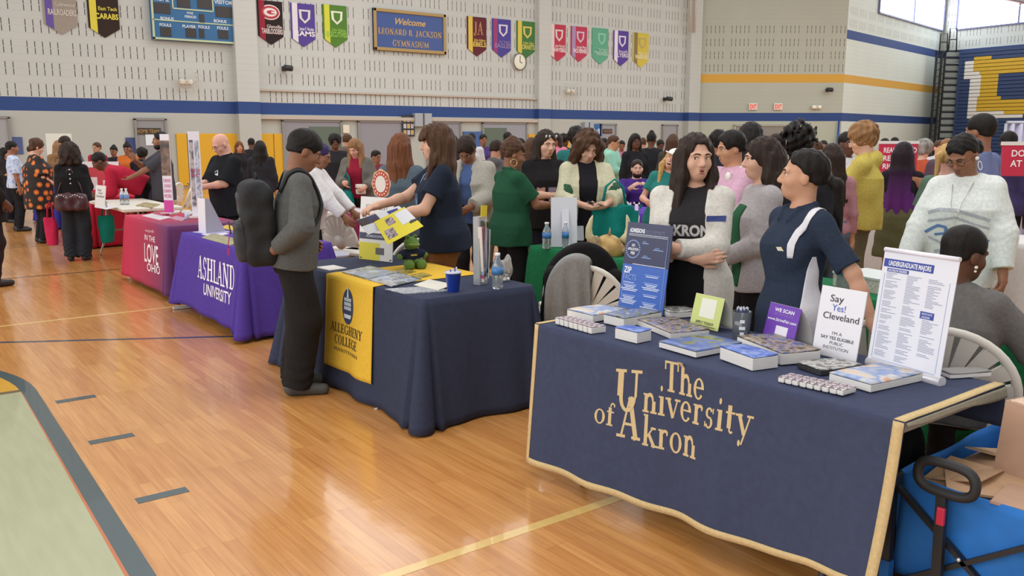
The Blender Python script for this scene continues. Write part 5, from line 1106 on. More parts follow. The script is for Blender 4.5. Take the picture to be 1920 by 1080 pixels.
# green polo
a3 = person('woman in green polo shirt and hoop earring, brown hair up, at the green table', P(958, 7.5), 1.64, 118, 'brown', ('bun', 'brown', dict(y=-.04, z=.10, r=.055, amp=.006, puff=.006)), 'f', w=1.08, head=(12, 14, 0), lod=0,
    RA=dict(hand=(.10, .36, 1.10), palm=(-.3, 0, .9), curl=.8, pole=(.7, -.6, -.6)), LA=dict(hand=(-.06, .36, 1.10), palm=(.3, 0, .9), curl=.8),
    top=[dict(name='polo_shirt', col='234f38', sleeve=.75, hem=-.16, loose=1.08, t=.022, collar=1)], bottom=dict(col=BLK))
m = MB(); e = a3['Hd'](.085, -.005, -.075); m.tube([e + a3['Rh'] @ np.array([0, .03 * math.cos(a), .03 * math.sin(a)]) for a in np.linspace(0, 6.283, 18, endpoint=False)], .003, 6, closed=True); m.build('hoop_earring', M('e0c890', .25, .9), a3['root'])
# two students at the green table
a4 = person('girl in black graphic tee with hair clips reading her phone', P(1022, 8.35), 1.725, 22, 'light', ('long', 'dark', dict(len=.30, line=.025)), 'f', head=(-8, 10, 0), lod=0, expr='down',
    RA=dict(hand=(.03, .32, 1.10), palm=(-.3, .2, .9), curl=.8), LA=dict(hand=(-.12, .33, 1.10), palm=(.3, .2, .9), curl=.8), top=[dict(name='tee', col='211f21', sleeve=.8, hem=-.14, loose=1.15, t=.022)], bottom=dict(col='23242c'))
m = MB()
for i, x in enumerate((-.11, -.005, .10)): m.box((x, 0, 0), (.075, .001, .11), mi=i)
a4['decal']('shirt_pictures', 'tee', m, [M('a88a78', .6), M('8a7a92', .6), M('b08a80', .6)], 0, .19)
m = MB()
for x in (-.05, .02, .055): m.ball(a4['Hd'](x, .085, .082), (.010, .008, .016), a4['Rh'], 8)
m.build('hair_clip', M('cfd4d8', .3, .6), a4['root'])
a5 = person('teen with curly brown bob in cream cardigan with green sleeves bent over a phone', P(1097, 7.7), 1.72, 12, 'light', ('bob', 'brown', dict(len=.17, puff=.02, amp=.014, line=.03)), 'f', lean=6, head=(-6, 26, 0), lod=0, expr='down',
    RA=dict(hand=(.05, .34, 1.06), palm=(-.5, .2, .8), curl=.8, pole=(.8, -.4, -.6)), LA=dict(hand=(-.10, .36, 1.07), palm=(.5, .2, .8), curl=.8, pole=(-.8, -.4, -.6)),
    top=[dict(name='tee', col='26242a', sleeve=.5, hem=-.1, t=.016), dict(name='cardigan', col='c9c4a8', sleeve=1.5, hem=-.30, open_front=.075, t=.032, loose=1.12, neck=.085, amp=.006)], bottom=dict(col='2a2724'))
m = MB()
for s_ in (1, -1):
    A = a5['arms'][0 if s_ > 0 else 1]; m = MB(); m.lathe([(.074, 0), (.078, .05), (.072, .11)], 16, A[1] + (A[2] - A[1]) * .58, A[2] - A[1]); m.build('green_sleeve_band', cloth('355a42'), a5['made']['cardigan'])
m = MB()
for z in (.0, -.1, -.2): m = MB(); m.ball(a5['T'](-.10, .175, z), (.014, .008, .014), None, 10); m.build('button', M('2a2624', .5), a5['made']['cardigan'])
# Akron woman in white cardigan, arms crossed
a6 = person('woman in white cardigan and AKRON tee standing with arms crossed', P(1302, 4.62), 1.675, -8, 'light', ('long', 'dark', dict(len=.30, front=2, flen=.19, wide=1.4, line=.032)), 'f', w=1.13, head=(-30, 2, 0), lod=0, expr='talk', feat=dict(gaze=.9),
    RA=dict(hand=(-.05, .20, 1.055), pole=(.9, -.35, -.5), fdir=(-.95, .05, .12), palm=(0, -1, 0), curl=.25), LA=dict(hand=(.055, .255, 1.105), pole=(-.9, -.35, -.5), fdir=(.95, .0, -.05), palm=(0, -1, 0), curl=.3),
    top=[dict(name='tee', col='2e2c2e', sleeve=.5, hem=-.20, t=.014, neck=.08, amp=.002), dict(name='cardigan', col='cecac2', sleeve=(1.45, 1.9), hem=-.36, open_front=.085, t=.026, neck=.10, amp=.005)], bottom=dict(name='skirt', col='1b1a1c', hem=-.62, dress=.21, t=.02))
m = MB(); letters('', 'AKRON', None, (0, 0, 0), (1, 0, 0), (0, 0, 1), .055, mb=m, bold=.045, wid=.24)
for zz, w_ in ((-.055, .20), (-.075, .22), (-.095, .2), (-.115, .17)):
    m.prism([(-w_ / 2, -.006), (w_ / 2, -.002), (w_ / 2 - .02, .007), (-w_ / 2 + .03, .003)], (0, 0, zz), (1, 0, 0), (0, 0, 1), -.0005)
m2 = MB(); m2.v = [np.array([-v[0], 0 * v[1], v[2]]) for v in m.v]; m2.f, m2.m, m2.sm = m.f, m.m, m.sm; a6['decal']('shirt_print', 'tee', m2, M('b8b6b6', .7), 0, .27)
m = MB(); m.box((0, 0, 0), (.095, .004, .028)); a6['decal']('name_badge', 'cardigan', m, M('2c3a78', .4), -.145, .335, .006)
# Akron student in navy polo
q = P(1502, 4.0)
a7 = person('young woman in navy and white polo with black ponytail leaning on a chair', q, 1.60, -56, 'asian', ('pony', 'black', dict(z=.0, len=.30, tie='2a2a34', line=.05)), 'f', head=(34, -4, 0), lod=0, lean=-2,
    RA=dict(hand=(.17, -.06, .80), curl=.5), LA=dict(wh=at(1640, 612, .84), pole=(-.6, -.7, .2), curl=.4, palm=(0, 0, -1)),
    top=[dict(name='polo_shirt', col='2d3647', sleeve=.88, hem=-.17, t=.024, collar=1, neck=.062, vneck=.02)], bottom=dict(col='b9a58a', t=.010))
def strip(info, part, pts, col, name, wd=.02):
    src = info['made'][part]; bv = BVHTree.FromPolygons([v.co for v in src.data.vertices], [p.vertices for p in src.data.polygons]); L_ = []; m = MB(); vs = []; fs = []
    fine = []
    for (p, wv, ww), (p2, wv2, ww2) in zip(pts[:-1], pts[1:]):
        for t in (0, .2, .4, .6, .8): fine.append((np.array(p) * (1 - t) + np.array(p2) * t, np.array(wv) * (1 - t) + np.array(wv2) * t, ww * (1 - t) + ww2 * t))
    fine.append(pts[-1])
    for i, (p, wv, ww) in enumerate(fine):
        p = np.array(p, float); wv = _n(wv)
        for k in range(13):
            lo, nr, _, _ = bv.find_nearest(Vector(p + wv * (k / 6 - 1) * ww / 2)); vs.append(np.array(lo) + np.array(nr) * .004)
    for i in range(len(fine) - 1):
        for k in range(12): fs.append((13 * i + k, 13 * i + k + 1, 13 * i + k + 14, 13 * i + k + 13))
    m.add(vs, fs, 0, True); o = m.build(name, cloth(col, .04), src, solid=.003); return o
T = a7['T']; shL = a7['arms'][1][1]; 
pts = [((-.085, -.075, .47), .035), ((-.13, -.03, .485), .04), ((-.155, .04, .465), .042), ((-.15, .10, .41), .042), ((-.142, .13, .33), .04), ((-.14, .13, .26), .03)]
strip(a7, 'polo_shirt', [(T(*p), a7['Rt'] @ np.array([1, .6, 0]) if i > 1 else a7['Rt'] @ np.array([.3, 1, 0]), w_) for i, (p, w_) in enumerate(pts)], 'd8d6dc', 'shoulder_stripe')
strip(a7, 'polo_shirt', [(T(-.17, .01, z), a7['Rt'] @ np.array([0, 1, 0]), w_) for z, w_ in ((.27, .02), (.2, .07), (.1, .10), (.0, .13), (-.08, .15), (-.16, .16))], 'd4d2d8', 'white_side_panel')
m = MB(); m.prism([(-.024, -.008), (.012, -.010), (.026, .006), (-.008, .011)], (0, 0, 0), (1, 0, 0), (0, 0, 1), -.0005); a7['decal']('chest_logo', 'polo_shirt', m, M('d8cdb0', .5), -.085, .30, .003)
# seated woman in grey blazer
a8 = person('seated woman in grey blazer with cropped dark hair and pearl earring, back turned', (*hor(1806, 3.66)[:2], 0), 1.60, 162, 'deep', ('fade', 'black', dict(puff=.002)), 'f', w=1.12, seat=.46, lean=10, head=(32, 6, 0), lod=0, RA=dict(hand=(.22, .38, .86)), LA=dict(hand=(-.2, .40, .86)),
    top=[dict(name='blazer', col='6b6866', sleeve=1.95, hem=-.12, t=.028, loose=1.08, neck=.06, amp=.004)], bottom=dict(col='29282a'), shoes='232224')
m = MB(); m.ball(a8['Hd'](.084, .0, -.05), .008); m.ball(a8['Hd'](.084, .0, -.068), .006); m.build('earring', M('e6e0d4', .2), a8['root'])
fan_seat = None
# white sweater girl
a9 = person('teen in oversized white sweater with blue-grey pattern looking down, hair in a bun', P(1822, 5.45), 1.69, -14, 'brown', ('bun', 'black', dict(y=-.13, z=-.02, r=.055, fringe=.0, line=.01)), 'f', w=1.05, head=(14, 28, 4), lod=0, expr='down', glasses='2a2420', lean=4,
    RA=dict(hand=(.30, .22, .78), curl=.5), LA=dict(hand=(-.30, .16, .72), curl=.5), top=[dict(name='sweater', col='d6dad6', sleeve=1.95, hem=-.18, t=.03, loose=1.16, neck=.085, amp=.006)], bottom=dict(col='26262e'))
m = MB(); 
def ribbon(pts, wd, mi):
    for (x0, z0), (x1, z1) in zip(pts[:-1], pts[1:]):
        n = max(1, int(math.hypot(x1 - x0, z1 - z0) / .03)); dx, dz = x1 - x0, z1 - z0; L = math.hypot(dx, dz); nx, nz = -dz / L * wd / 2, dx / L * wd / 2
        for i in range(n):
            a = (x0 + dx * i / n, z0 + dz * i / n); b = (x0 + dx * (i + 1) / n, z0 + dz * (i + 1) / n); m.add([(a[0] + nx, 0, a[1] + nz), (a[0] - nx, 0, a[1] - nz), (b[0] - nx, 0, b[1] - nz), (b[0] + nx, 0, b[1] + nz)], [(0, 1, 2, 3)], mi)
ribbon([(-.17, .18), (-.10, .21), (0, .21), (.10, .18), (.18, .15)], .02, 0); ribbon([(-.17, .13), (0, .165), (.18, .10)], .014, 0)
ribbon([(-.18, .06), (-.10, .11), (-.05, .10), (-.06, .03), (0, .02), (.05, .09), (.12, .06), (.18, .02)], .018, 1); ribbon([(-.12, .05), (-.04, .065), (.07, .04), (.15, .05)], .015, 1); ribbon([(-.16, .03), (-.08, .0), (.06, -.02), (.16, -.05)], .014, 0); ribbon([(-.12, -.06), (-.02, -.03), (.1, -.08)], .02, 0)
m.v = [np.array([-v[0], 0, v[2]]) for v in m.v]; a9['decal']('knit_pattern', 'sweater', m, [cloth('a9adb4'), cloth('5f7fae')], 0, .10, .003)
m = MB(); m.tube([a9['T'](.06, .06, .47), a9['T'](.03, .19, .35), a9['T'](0, .20, .22), a9['T'](-.03, .19, .35), a9['T'](-.06, .06, .47)], .002, 5); m.ball(a9['T'](0, .19, .20), (.012, .006, .016)); m.build('necklace', M('b8b0a0', .3, .8), a9['root'])
m = MB(); e = a9['Hd'](-.086, -.005, -.075); m.tube([e + a9['Rh'] @ np.array([0, .02 * math.cos(a), .028 * math.sin(a)]) for a in np.linspace(0, 6.283, 16, endpoint=False)], .003, 6, closed=True); m.ball(a9['Hd'](-.086, .004, -.02), .012); m.build('earring', M('e6e2da', .3), a9['root'])
# standing behind the Akron pair
a17 = person('person in pale grey long-sleeve top and green vest with dark shoulder-length hair, seen in profile', P(1432, 5.05), 1.655, -72, 'light', ('lob', 'dark', dict(len=.22)), 'f', lod=0, head=(10, 2, 0), RA=dict(hand=(.08, .26, 1.0)), LA=dict(hand=(-.08, .24, .98), curl=.6, pole=(-.8, -.7, -.4)),
    top=[dict(name='long_sleeve_top', col='a9a2a4', sleeve=1.9, hem=-.12, loose=1.12, t=.02, amp=.006), ], bottom=dict(col='1f1d1e'))
strip(a17, 'long_sleeve_top', [(a17['T'](-.04, .14, z), a17['Rt'] @ np.array([1, 0, 0]), .14) for z in (.40, .3, .2, .1, .0, -.1)], '2a5a3c', 'green_vest_front')
a19 = person('person in pink sweatshirt with white headphones round the neck', P(1374, 6.7), 1.70, -55, 'tan', ('short', 'black', dict(puff=.01)), 'm', lod=1, head=(10, 8, 0), RA=dict(hand=(.05, .38, 1.0)), LA=dict(hand=(-.2, .33, .95)), top=[dict(name='sweatshirt', col='c99fb4', sleeve=1.4, hem=-.10, loose=1.12, t=.025)], bottom=dict(col='2a292c'))
m = MB(); T = a19['T']; m.tube([T(.085, .06, .45), T(.10, -.02, .50), T(.06, -.10, .51), T(0, -.125, .51), T(-.06, -.10, .51), T(-.10, -.02, .50), T(-.085, .06, .45)], .014, 8); m.ball(T(.085, .085, .43), (.03, .02, .038)); m.ball(T(-.085, .085, .43), (.03, .02, .038)); m.build('headphones', M('e2dcd4', .4), a19['root'])
a16 = person('tall student with spiky curly black hair behind the navy polo', P(1497, 6.6), 1.72, 178, 'dark', ('afro', 'black', dict(r=.045, amp=.03)), 'm', lod=1, top=[dict(name='jacket', col='232226', sleeve=1.9, hem=-.1, t=.03)], bottom=dict(col='222'.ljust(6, '2')))
a18 = person('tall person with long black hair standing behind the green vest', P(1408, 7.3), 1.765, 175, 'tan', ('long', 'black', dict(len=.32, puff=.01)), 'f', lod=1, top=[dict(name='jacket', col='2a2630', sleeve=1.9, hem=-.12, t=.03)], bottom=dict(col='262428'))
a11 = person('teen with curly light brown hair in yellow hoodie facing left', P(1622, 8.0), 1.77, -92, 'light', ('curly', 'light', dict(r=.03, amp=.011)), 'm', lod=0, head=(0, 14, 0), RA=dict(hand=(.0, .36, 1.12), curl=.8), LA=dict(hand=(-.08, .36, 1.12), curl=.8, pole=(-.5, -.9, -.7)),
    top=[dict(name='hoodie', col='bfae58', sleeve=1.45, hem=-.13, hood=True, loose=1.2, t=.03, amp=.006)], bottom=dict(col='6d6650', loose=1.5))
def purple_hair():
    m = hair_mat('black', 90).copy(); nt = m.node_tree; b = nt.nodes['Principled BSDF']; tc = nt.nodes.new('ShaderNodeTexCoord'); sp = nt.nodes.new('ShaderNodeSeparateXYZ'); r = nt.nodes.new('ShaderNodeValToRGB'); mr = nt.nodes.new('ShaderNodeMapRange'); nt.links.new(tc.outputs['Object'], sp.inputs[0]); nt.links.new(sp.outputs['Z'], mr.inputs[0]); mr.inputs[1].default_value = 1.45; mr.inputs[2].default_value = 1.1; nt.links.new(mr.outputs[0], r.inputs[0]); r.color_ramp.elements[0].color = lin('211820'); r.color_ramp.elements[1].color = lin('5b2470'); nt.links.new(r.outputs[0], b.inputs['Base Color']); return m
a12 = person('girl with waist-long black and purple hair in olive skirt, back turned', P(1697, 8.5), 1.60, 168, 'olive', ('long', 'black', dict(len=.62, wide=1.3, puff=.008, amp=.0025)), 'f', lod=1, RA=dict(hand=(.24, .22, .98)), LA=dict(hand=(-.2, .3, 1.0)), top=[dict(name='tank_top', col='26222a', sleeve=0, hem=-.03, t=.012, neck=.09)], bottom=dict(name='skirt', col='59573c', hem=-.40, dress=.24, t=.022))
for c in a12['root'].children:
    if c.name.startswith('hair'): c.data.materials[0] = purple_hair()
a13 = person('person in faded green tee with blond ponytail, back turned, left of the white sweater', P(1783, 7.3), 1.60, 150, 'pink', ('pony', 'blond', dict(len=.24, z=.05)), 'f', lod=1, w=1.05, LA=dict(hand=(-.3, .05, .80)), top=[dict(name='tee', col='587262', sleeve=.85, hem=-.15, loose=1.12, t=.022)], bottom=dict(col='33343c'))
m = MB(); m.box((0, 0, 0), (.16, .001, .16)); a13['decal']('back_print', 'tee', m, M('44584e', .8), 0, .25, .003, -1)
a14 = person('girl in pink fitted top and jeans with long dark hair, back turned', P(1562, 7.3), 1.60, -165, 'tan', ('long', 'dark', dict(len=.40)), 'f', lod=1, top=[dict(name='long_sleeve_top', col='b07f88', sleeve=1.9, hem=-.02, t=.012)], bottom=dict(col='5b6a7a'))
a15 = person('student in white hoodie with red chest print facing the yellow hoodie', P(1590, 9.4), 1.71, 35, 'deep', ('fade', 'black'), 'm', lod=1, RA=dict(hand=(.1, .3, 1.05)), LA=dict(hand=(-.08, .3, 1.05)), top=[dict(name='hoodie', col='d2cfd2', sleeve=1.9, hem=-.1, hood=True, t=.028, loose=1.12)], bottom=dict(col='3a3a40'))
m = MB(); letters('', 'SOUTH', None, (0, 0, 0), (-1, 0, 0), (0, 0, 1), .05, mb=m, bold=.03, wid=.2); a15['decal']('chest_print', 'hoodie', m, M('b83a42', .7), 0, .22)
a10 = person('tall man with short black hair standing behind the white sweater', P(1836, 7.0), 1.835, -118, 'brown', ('fade', 'black', dict(puff=.003)), 'm', lod=1, top=[dict(name='shirt', col='6b76a0', sleeve=.9, hem=-.1, t=.02)], bottom=dict(col='2b2b33'))
a20 = person('laughing blond person in white cap leaning sideways', P(1243, 9.0), 1.55, -8, 'pink', ('long', 'blond', dict(len=.36, cap='e6e2dc', front=2, flen=.2)), 'f', lod=1, bend=-10, head=(8, -14, -22), expr='laugh', RA=dict(hand=(.12, .25, 1.1)), top=[dict(name='top', col='2e7a74', sleeve=.6, hem=-.1, t=.02)], bottom=dict(col='5a6478'))
q = P(1196, 12.4); a21 = person('seated man in purple sweater with short dark beard', q, 1.70, 8, 'light', ('short', 'dark', dict(beard=1)), 'm', lod=1, seat=.46, w=1.1, RA=dict(hand=(.12, .3, .95)), LA=dict(hand=(-.12, .3, .95)), top=[dict(name='sweater', col='4b2f80', sleeve=1.9, hem=-.1, t=.028)], bottom=dict(col='2b2b30'))
# behind the Allegheny and Ashland tables
a9b = person('person in white long-sleeved shirt mostly hidden behind the backpack teen', P(572, 8.6), 1.62, 72, 'brown', ('short', '3a2c58'), 'f', lod=1, lean=14, head=(0, 15, 0), RA=dict(hand=(.14, .42, .93)), LA=dict(hand=(-.1, .45, .95)), top=[dict(name='shirt', col='d9d6d6', sleeve=1.9, hem=-.1, t=.03, loose=1.15, amp=.007)], bottom=dict(col='262428'))
a10b = person('person with long light brown hair in grey jacket over red top', P(668, 11.8), 1.65, -18, 'pink', ('long', 'light', dict(len=.30, front=2, flen=.14)), 'f', lod=1, head=(12, 28, 0), RA=dict(hand=(.10, .28, 1.08), curl=.8), LA=dict(hand=(-.18, .25, 1.02), curl=.8), top=[dict(name='top', col='8c2036', sleeve=.4, hem=-.06, t=.014), dict(name='jacket', col='6a6660', sleeve=1.9, hem=-.14, open_front=.10, t=.035, loose=1.12, neck=.1)], bottom=dict(col='2b2a28'))
a11b = person('woman with long auburn hair in blue-grey shirt, back turned, left of the navy blouse', P(752, 7.7), 1.69, 150, 'tan', ('long', 'auburn', dict(len=.36, wide=1.2)), 'f', lod=1, w=1.06, head=(-6, 4, 0), top=[dict(name='shirt', col='566470', sleeve=1.9, hem=-.12, t=.024, loose=1.1)], bottom=dict(col='2e3038'))
a12b = person('teen in pale grey hoodie over blue plaid bent over behind the navy blouse', P(884, 8.5), 1.70, -20, 'brown', ('short', 'dark', dict(puff=.012)), 'm', lod=1, lean=8, head=(0, 42, 0), RA=dict(hand=(.08, .32, 1.0)), LA=dict(hand=(-.1, .32, 1.0)), top=[dict(name='plaid_shirt', col='4f6492', sleeve=.4, hem=-.08, t=.014), dict(name='hoodie', col='a9a49a', sleeve=1.9, hem=-.14, open_front=.06, hood=True, t=.036, loose=1.15, neck=.09)], bottom=dict(col='2a2a2e'))
a7b = person('bald man with glasses in black polo looking down at his phone', P(420, 10.3), 1.72, -58, 'pink', ('bald', 'brown'), 'm', lod=1, w=1.08, head=(8, 30, 0), glasses='2a2422', RA=dict(hand=(.06, .34, 1.08), curl=.8, palm=(-.4, .2, .8)), LA=dict(hand=(-.06, .34, 1.07), curl=.8, palm=(.4, .2, .8)), top=[dict(name='polo_shirt', col='1e1f23', sleeve=.95, hem=-.2, t=.025, loose=1.15, collar=1)], bottom=dict(col='202024'))
m = MB(); m.prism([(-.02, -.03), (.025, -.02), (.03, .02), (-.005, .035), (-.02, .01)], (0, 0, 0), (1, 0, 0), (0, 0, 1), -.0005); a7b['decal']('chest_logo', 'polo_shirt', m, M('c8ccd2', .6), -.08, .3, .003)
a6b = person('bearded man in grey tee gesturing behind the red and plum table', P(300, 12.8), 1.73, -82, 'brown', ('short', 'black', dict(beard=1)), 'm', lod=1, RA=dict(hand=(.1, .36, 1.3), fdir=(0, .2, 1), palm=(-1, 0, 0)), LA=dict(hand=(-.05, .42, 1.06), palm=(0, 0, 1)), top=[dict(name='tee', col='45434a', sleeve=.95, hem=-.2, t=.024, loose=1.12)], bottom=dict(col='29282c'))
# left end of the hall
pk = bpy.data.materials.new('pumpkin_print'); pk.use_nodes = True; nt = pk.node_tree; b = nt.nodes['Principled BSDF']; b.inputs['Roughness'].default_value = .85; tc = nt.nodes.new('ShaderNodeTexCoord'); vo = nt.nodes.new('ShaderNodeTexVoronoi'); vo.inputs['Scale'].default_value = 8.6; vo.inputs['Randomness'].default_value = .6; cr_ = nt.nodes.new('ShaderNodeValToRGB'); nt.links.new(tc.outputs['Object'], vo.inputs['Vector']); nt.links.new(vo.outputs['Distance'], cr_.inputs[0]); nt.links.new(cr_.outputs[0], b.inputs['Base Color']); e = cr_.color_ramp.elements; cr_.color_ramp.interpolation = 'CONSTANT'; e[0].color = lin('e0913c'); e[1].position = .34; e[1].color = lin('241f1e'); e.new(.16).color = lin('a8481c'); e.new(.21).color = lin('c8662a')
q = at(82, 455); l1 = person('person in knee-length black tunic printed with orange pumpkins', (q[0], q[1], 0), 1.63, 105, 'light', ('curly', 'brown', dict(r=.01, amp=.008)), 'f', lod=1, w=1.1, head=(0, 18, 0), RA=dict(hand=(.2, .2, .95)), LA=dict(hand=(-.1, .3, 1.0)), top=[dict(name='tunic', mat=pk, sleeve=.95, hem=-.36, dress=.26, t=.035, loose=1.25)], bottom=dict(col='232124', loose=1.1), shoes='2a2628')
q = at(148, 488); l2 = person('woman in black with curly dark hair and baggy jeans, back turned', (q[0], q[1], 0), 1.55, 168, 'olive', ('bob', 'dark', dict(len=.15, puff=.045, amp=.016)), 'f', lod=1, w=1.1, RA=dict(hand=(.1, .3, 1.0)), LA=dict(hand=(-.1, .3, 1.0)), top=[dict(name='top', col='1d1b1d', sleeve=1.9, hem=-.04, t=.025, loose=1.15)], bottom=dict(col='2b2e34', loose=1.55, amp=.009))
q = P(256, 13.0); l3 = person('person in red shirt bending over the white folding table', q, 1.72, -90, 'deep', ('short', 'black'), 'm', lod=1, lean=62, head=(0, 10, 0), RA=dict(hand=(.1, .62, .80), curl=.4), LA=dict(hand=(-.15, .60, .79), curl=.4), top=[dict(name='shirt', col='b0243c', sleeve=1.9, hem=-.06, t=.03, loose=1.15)], bottom=dict(col='201e20'))
q = at(38, 433); l4 = person('teen in blue and white patterned shirt beside the pumpkin tunic', (q[0], q[1], 0), 1.58, 100, 'brown', ('fade', 'black'), 'm', lod=1, top=[dict(name='shirt', mat=blotch(('5d76b0', 'c8d2e4', '8aa0cc'), 18, 'tie', .9), sleeve=.95, hem=-.1, t=.022)], bottom=dict(col='1f1f22'))
q = P(-44, 9.6); l0 = person('dark-clad person cut by the left edge of the frame', q, 1.70, 120, 'deep', ('short', 'black'), 'f', lod=1, RA=dict(hand=(.3, .05, .95)), LA=dict(hand=(-.2, .3, .9)), top=[dict(name='coat', col='211e1f', sleeve=1.9, hem=-.2, t=.04, loose=1.2)], bottom=dict(col='2a2124'), shoes='231c1e')
# ------------------------------------------------------------------ crowd further down the hall (picture column, head-top row, distance, facing, hair, colours)
CROWD = [
 (6, 280, 17, 60, 'tan', 'long', 'black', '2a2626', 'woman in dark coat at the left edge beyond the blue-shirted teen'),
 (57, 272, 19, 90, 'pink', 'short', 'dark', 'b0a4a4', 'person hidden behind the pumpkin tunic'),
 (108, 262, 16.5, 170, 'light', 'long', 'light', '8a6a4a', 'person with long light brown hair left of the grey jacket'),
 (148, 261, 15.6, -60, 'tan', 'fade', 'dark', '5f646c', 'balding man in slate jacket stooping beside the long-haired person'),
 (180, 266, 18, -30, 'tan', 'short', 'brown', 'a02838', 'person with brown hair and red collar by the far wall'),
 (211, 273, 18.5, -40, 'brown', 'bun', 'black', '27262e', 'small woman in dark top near the cream wall'),
 (237, 267, 17.5, -20, 'brown', 'bun', 'black', 'c0662c', 'woman in orange top with hair pulled back'),
 (263, 288, 16, 160, 'deep', 'afro', 'black', '242226', 'person with dark puffy hair behind the red-shirted one'),
 (448, 264, 19, 20, 'tan', 'long', 'auburn', '262328', 'far girl with reddish hair beside the yellow pads'),
 (471, 258, 20, 180, 'deep', 'short', 'black', '29282c', 'far person in dark jacket behind the hooded one'),
 (487, 262, 14, 172, 'tan', 'long', 'black', '2c2c32', 'person with long black hair in charcoal jacket, back turned'),
 (628, 252, 15, 10, 'deep', 'afro', 'black', '2b2a2e', 'person in black tee near the green doorway curtain'),
 (651, 250, 17, 150, 'tan', 'short', 'brown', '6a5a52', 'person with close brown hair behind the long-haired one'),
 (703, 282, 14, 30, 'brown', 'short', 'black', '7a3040', 'person in maroon by the grey steel post'),
 (848, 252, 17, 40, 'deep', 'short', 'black', '2a282c', 'far person in black right of the navy blouse woman'),
 (884, 248, 18, -20, 'deep', 'fade', 'black', 'c4c4c8', 'far person in white jacket under the blue wall banner'),
 (906, 250, 19, 30, 'brown', 'short', 'black', '4a3a6a', 'far person in violet top near the green doorway'),
 (929, 260, 11, 160, 'olive', 'short', 'dark', '5a585c', 'person in grey hoodie, back turned, left of the green polo'),
 (952, 246, 17, 170, 'deep', 'fade', 'black', '37363c', 'tall dark-haired person by the green doorway'),
 (975, 258, 15, 60, 'brown', 'long', 'black', '2a282c', 'person with black hair between the polo and the hair-clip girl'),
 (996, 256, 13, 175, 'tan', 'long', 'brown', '4a4038', 'person with brown hair over the green polo shoulder'),
 (1045, 248, 18, -30, 'brown', 'long', 'dark', 'c87890', 'far girl in pink beside the pilaster'),
 (1058, 252, 19, 40, 'deep', 'afro', 'black', '2c2a2e', 'far person with round black hair near the narrow yellow pad'),
 (1080, 240, 12, 176, 'brown', 'afro', 'black', '2a6a68', 'tall person in teal behind the curly bob'),
 (1112, 250, 18, -70, 'tan', 'short', 'auburn', 'b8504a', 'person in coral hoodie under the blue Ball sign'),
 (1126, 262, 16.3, 170, 'olive', 'long', 'dark', '8a8078', 'person with dark hair in stone jacket behind the curly bob'),
 (1133, 258, 20, 60, 'deep', 'short', 'black', '2a2a2e', 'far person in black by the grey door'),
 (1150, 252, 15, 70, 'tan', 'short', 'brown', '8fc4b0', 'man in mint green shirt and grey trousers'),
 (1166, 262, 20, 10, 'brown', 'short', 'black', 'b06a80', 'far person in rose top right of the mint shirt'),
 (1192, 249, 13.8, 30, 'deep', 'long', 'black', '232226', 'person in black hoodie with long black braids'),
 (1206, 257, 19, 170, 'tan', 'short', 'brown', '55504c', 'far person with brown hair between the black hoodies'),
 (1222, 247, 15.4, 160, 'deep', 'bun', 'black', '26282c', 'person in black with a high topknot'),
 (1238, 260, 18, 20, 'deep', 'short', 'black', '9a8f88', 'far person beside the last grey door'),
 (1262, 250, 14, 170, 'tan', 'long', 'brown', '4a4440', 'person with brown hair left of the Akron woman'),
 (1280, 258, 19, 0, 'brown', 'short', 'black', '3a3a40', 'far person just left of the Akron woman'),
 (1348, 246, 11, 175, 'brown', 'afro', 'black', '2a2830', 'person with dark hair right of the Akron woman'),
 (1362, 252, 12.5, 165, 'deep', 'bun', 'black', '2b4c96', 'person in royal blue jersey numbered one, back turned'),
 (1375, 258, 16, 150, 'brown', 'short', 'black', '2e3a66', 'person in dark blue beside the royal jersey'),
 (1455, 248, 9.5, 175, 'tan', 'short', 'dark', '4a4648', 'person glimpsed between the two dark-haired students'),
 (1530, 262, 11, 120, 'olive', 'short', 'brown', '5a5260', 'person glimpsed behind the ponytail'),
 (1545, 262, 16, 0, 'brown', 'short', 'black', '303036', 'far person left of the white hoodie'),
 (1660, 258, 16, 150, 'deep', 'short', 'black', '34323a', 'far person behind the red REAL WORLD banner'),
 (1678, 256, 18, 170, 'deep', 'fade', 'black', '3a3a44', 'far person above the red REAL WORLD banner'),
 (1734, 263, 12, 140, 'pink', 'curly', 'grey', 'b8583c', 'person in orange top with short fair hair'),
 (1762, 262, 14, 20, 'pink', 'short', 'brown', 'c8c4cc', 'far person in white near the bleacher steps'),
 (1778, 258, 11, 150, 'pink', 'short', 'light', '5a4a58', 'person with light hair above the green tee'),
 (1891, 243, 9.2, 175, 'deep', 'fade', 'black', '3f3a60', 'person with cropped black hair against the pale drape'),
]
BOT = ['26262c', '2f3442', '4a4f5c', '3a352f', '1f1e22', '55504a']
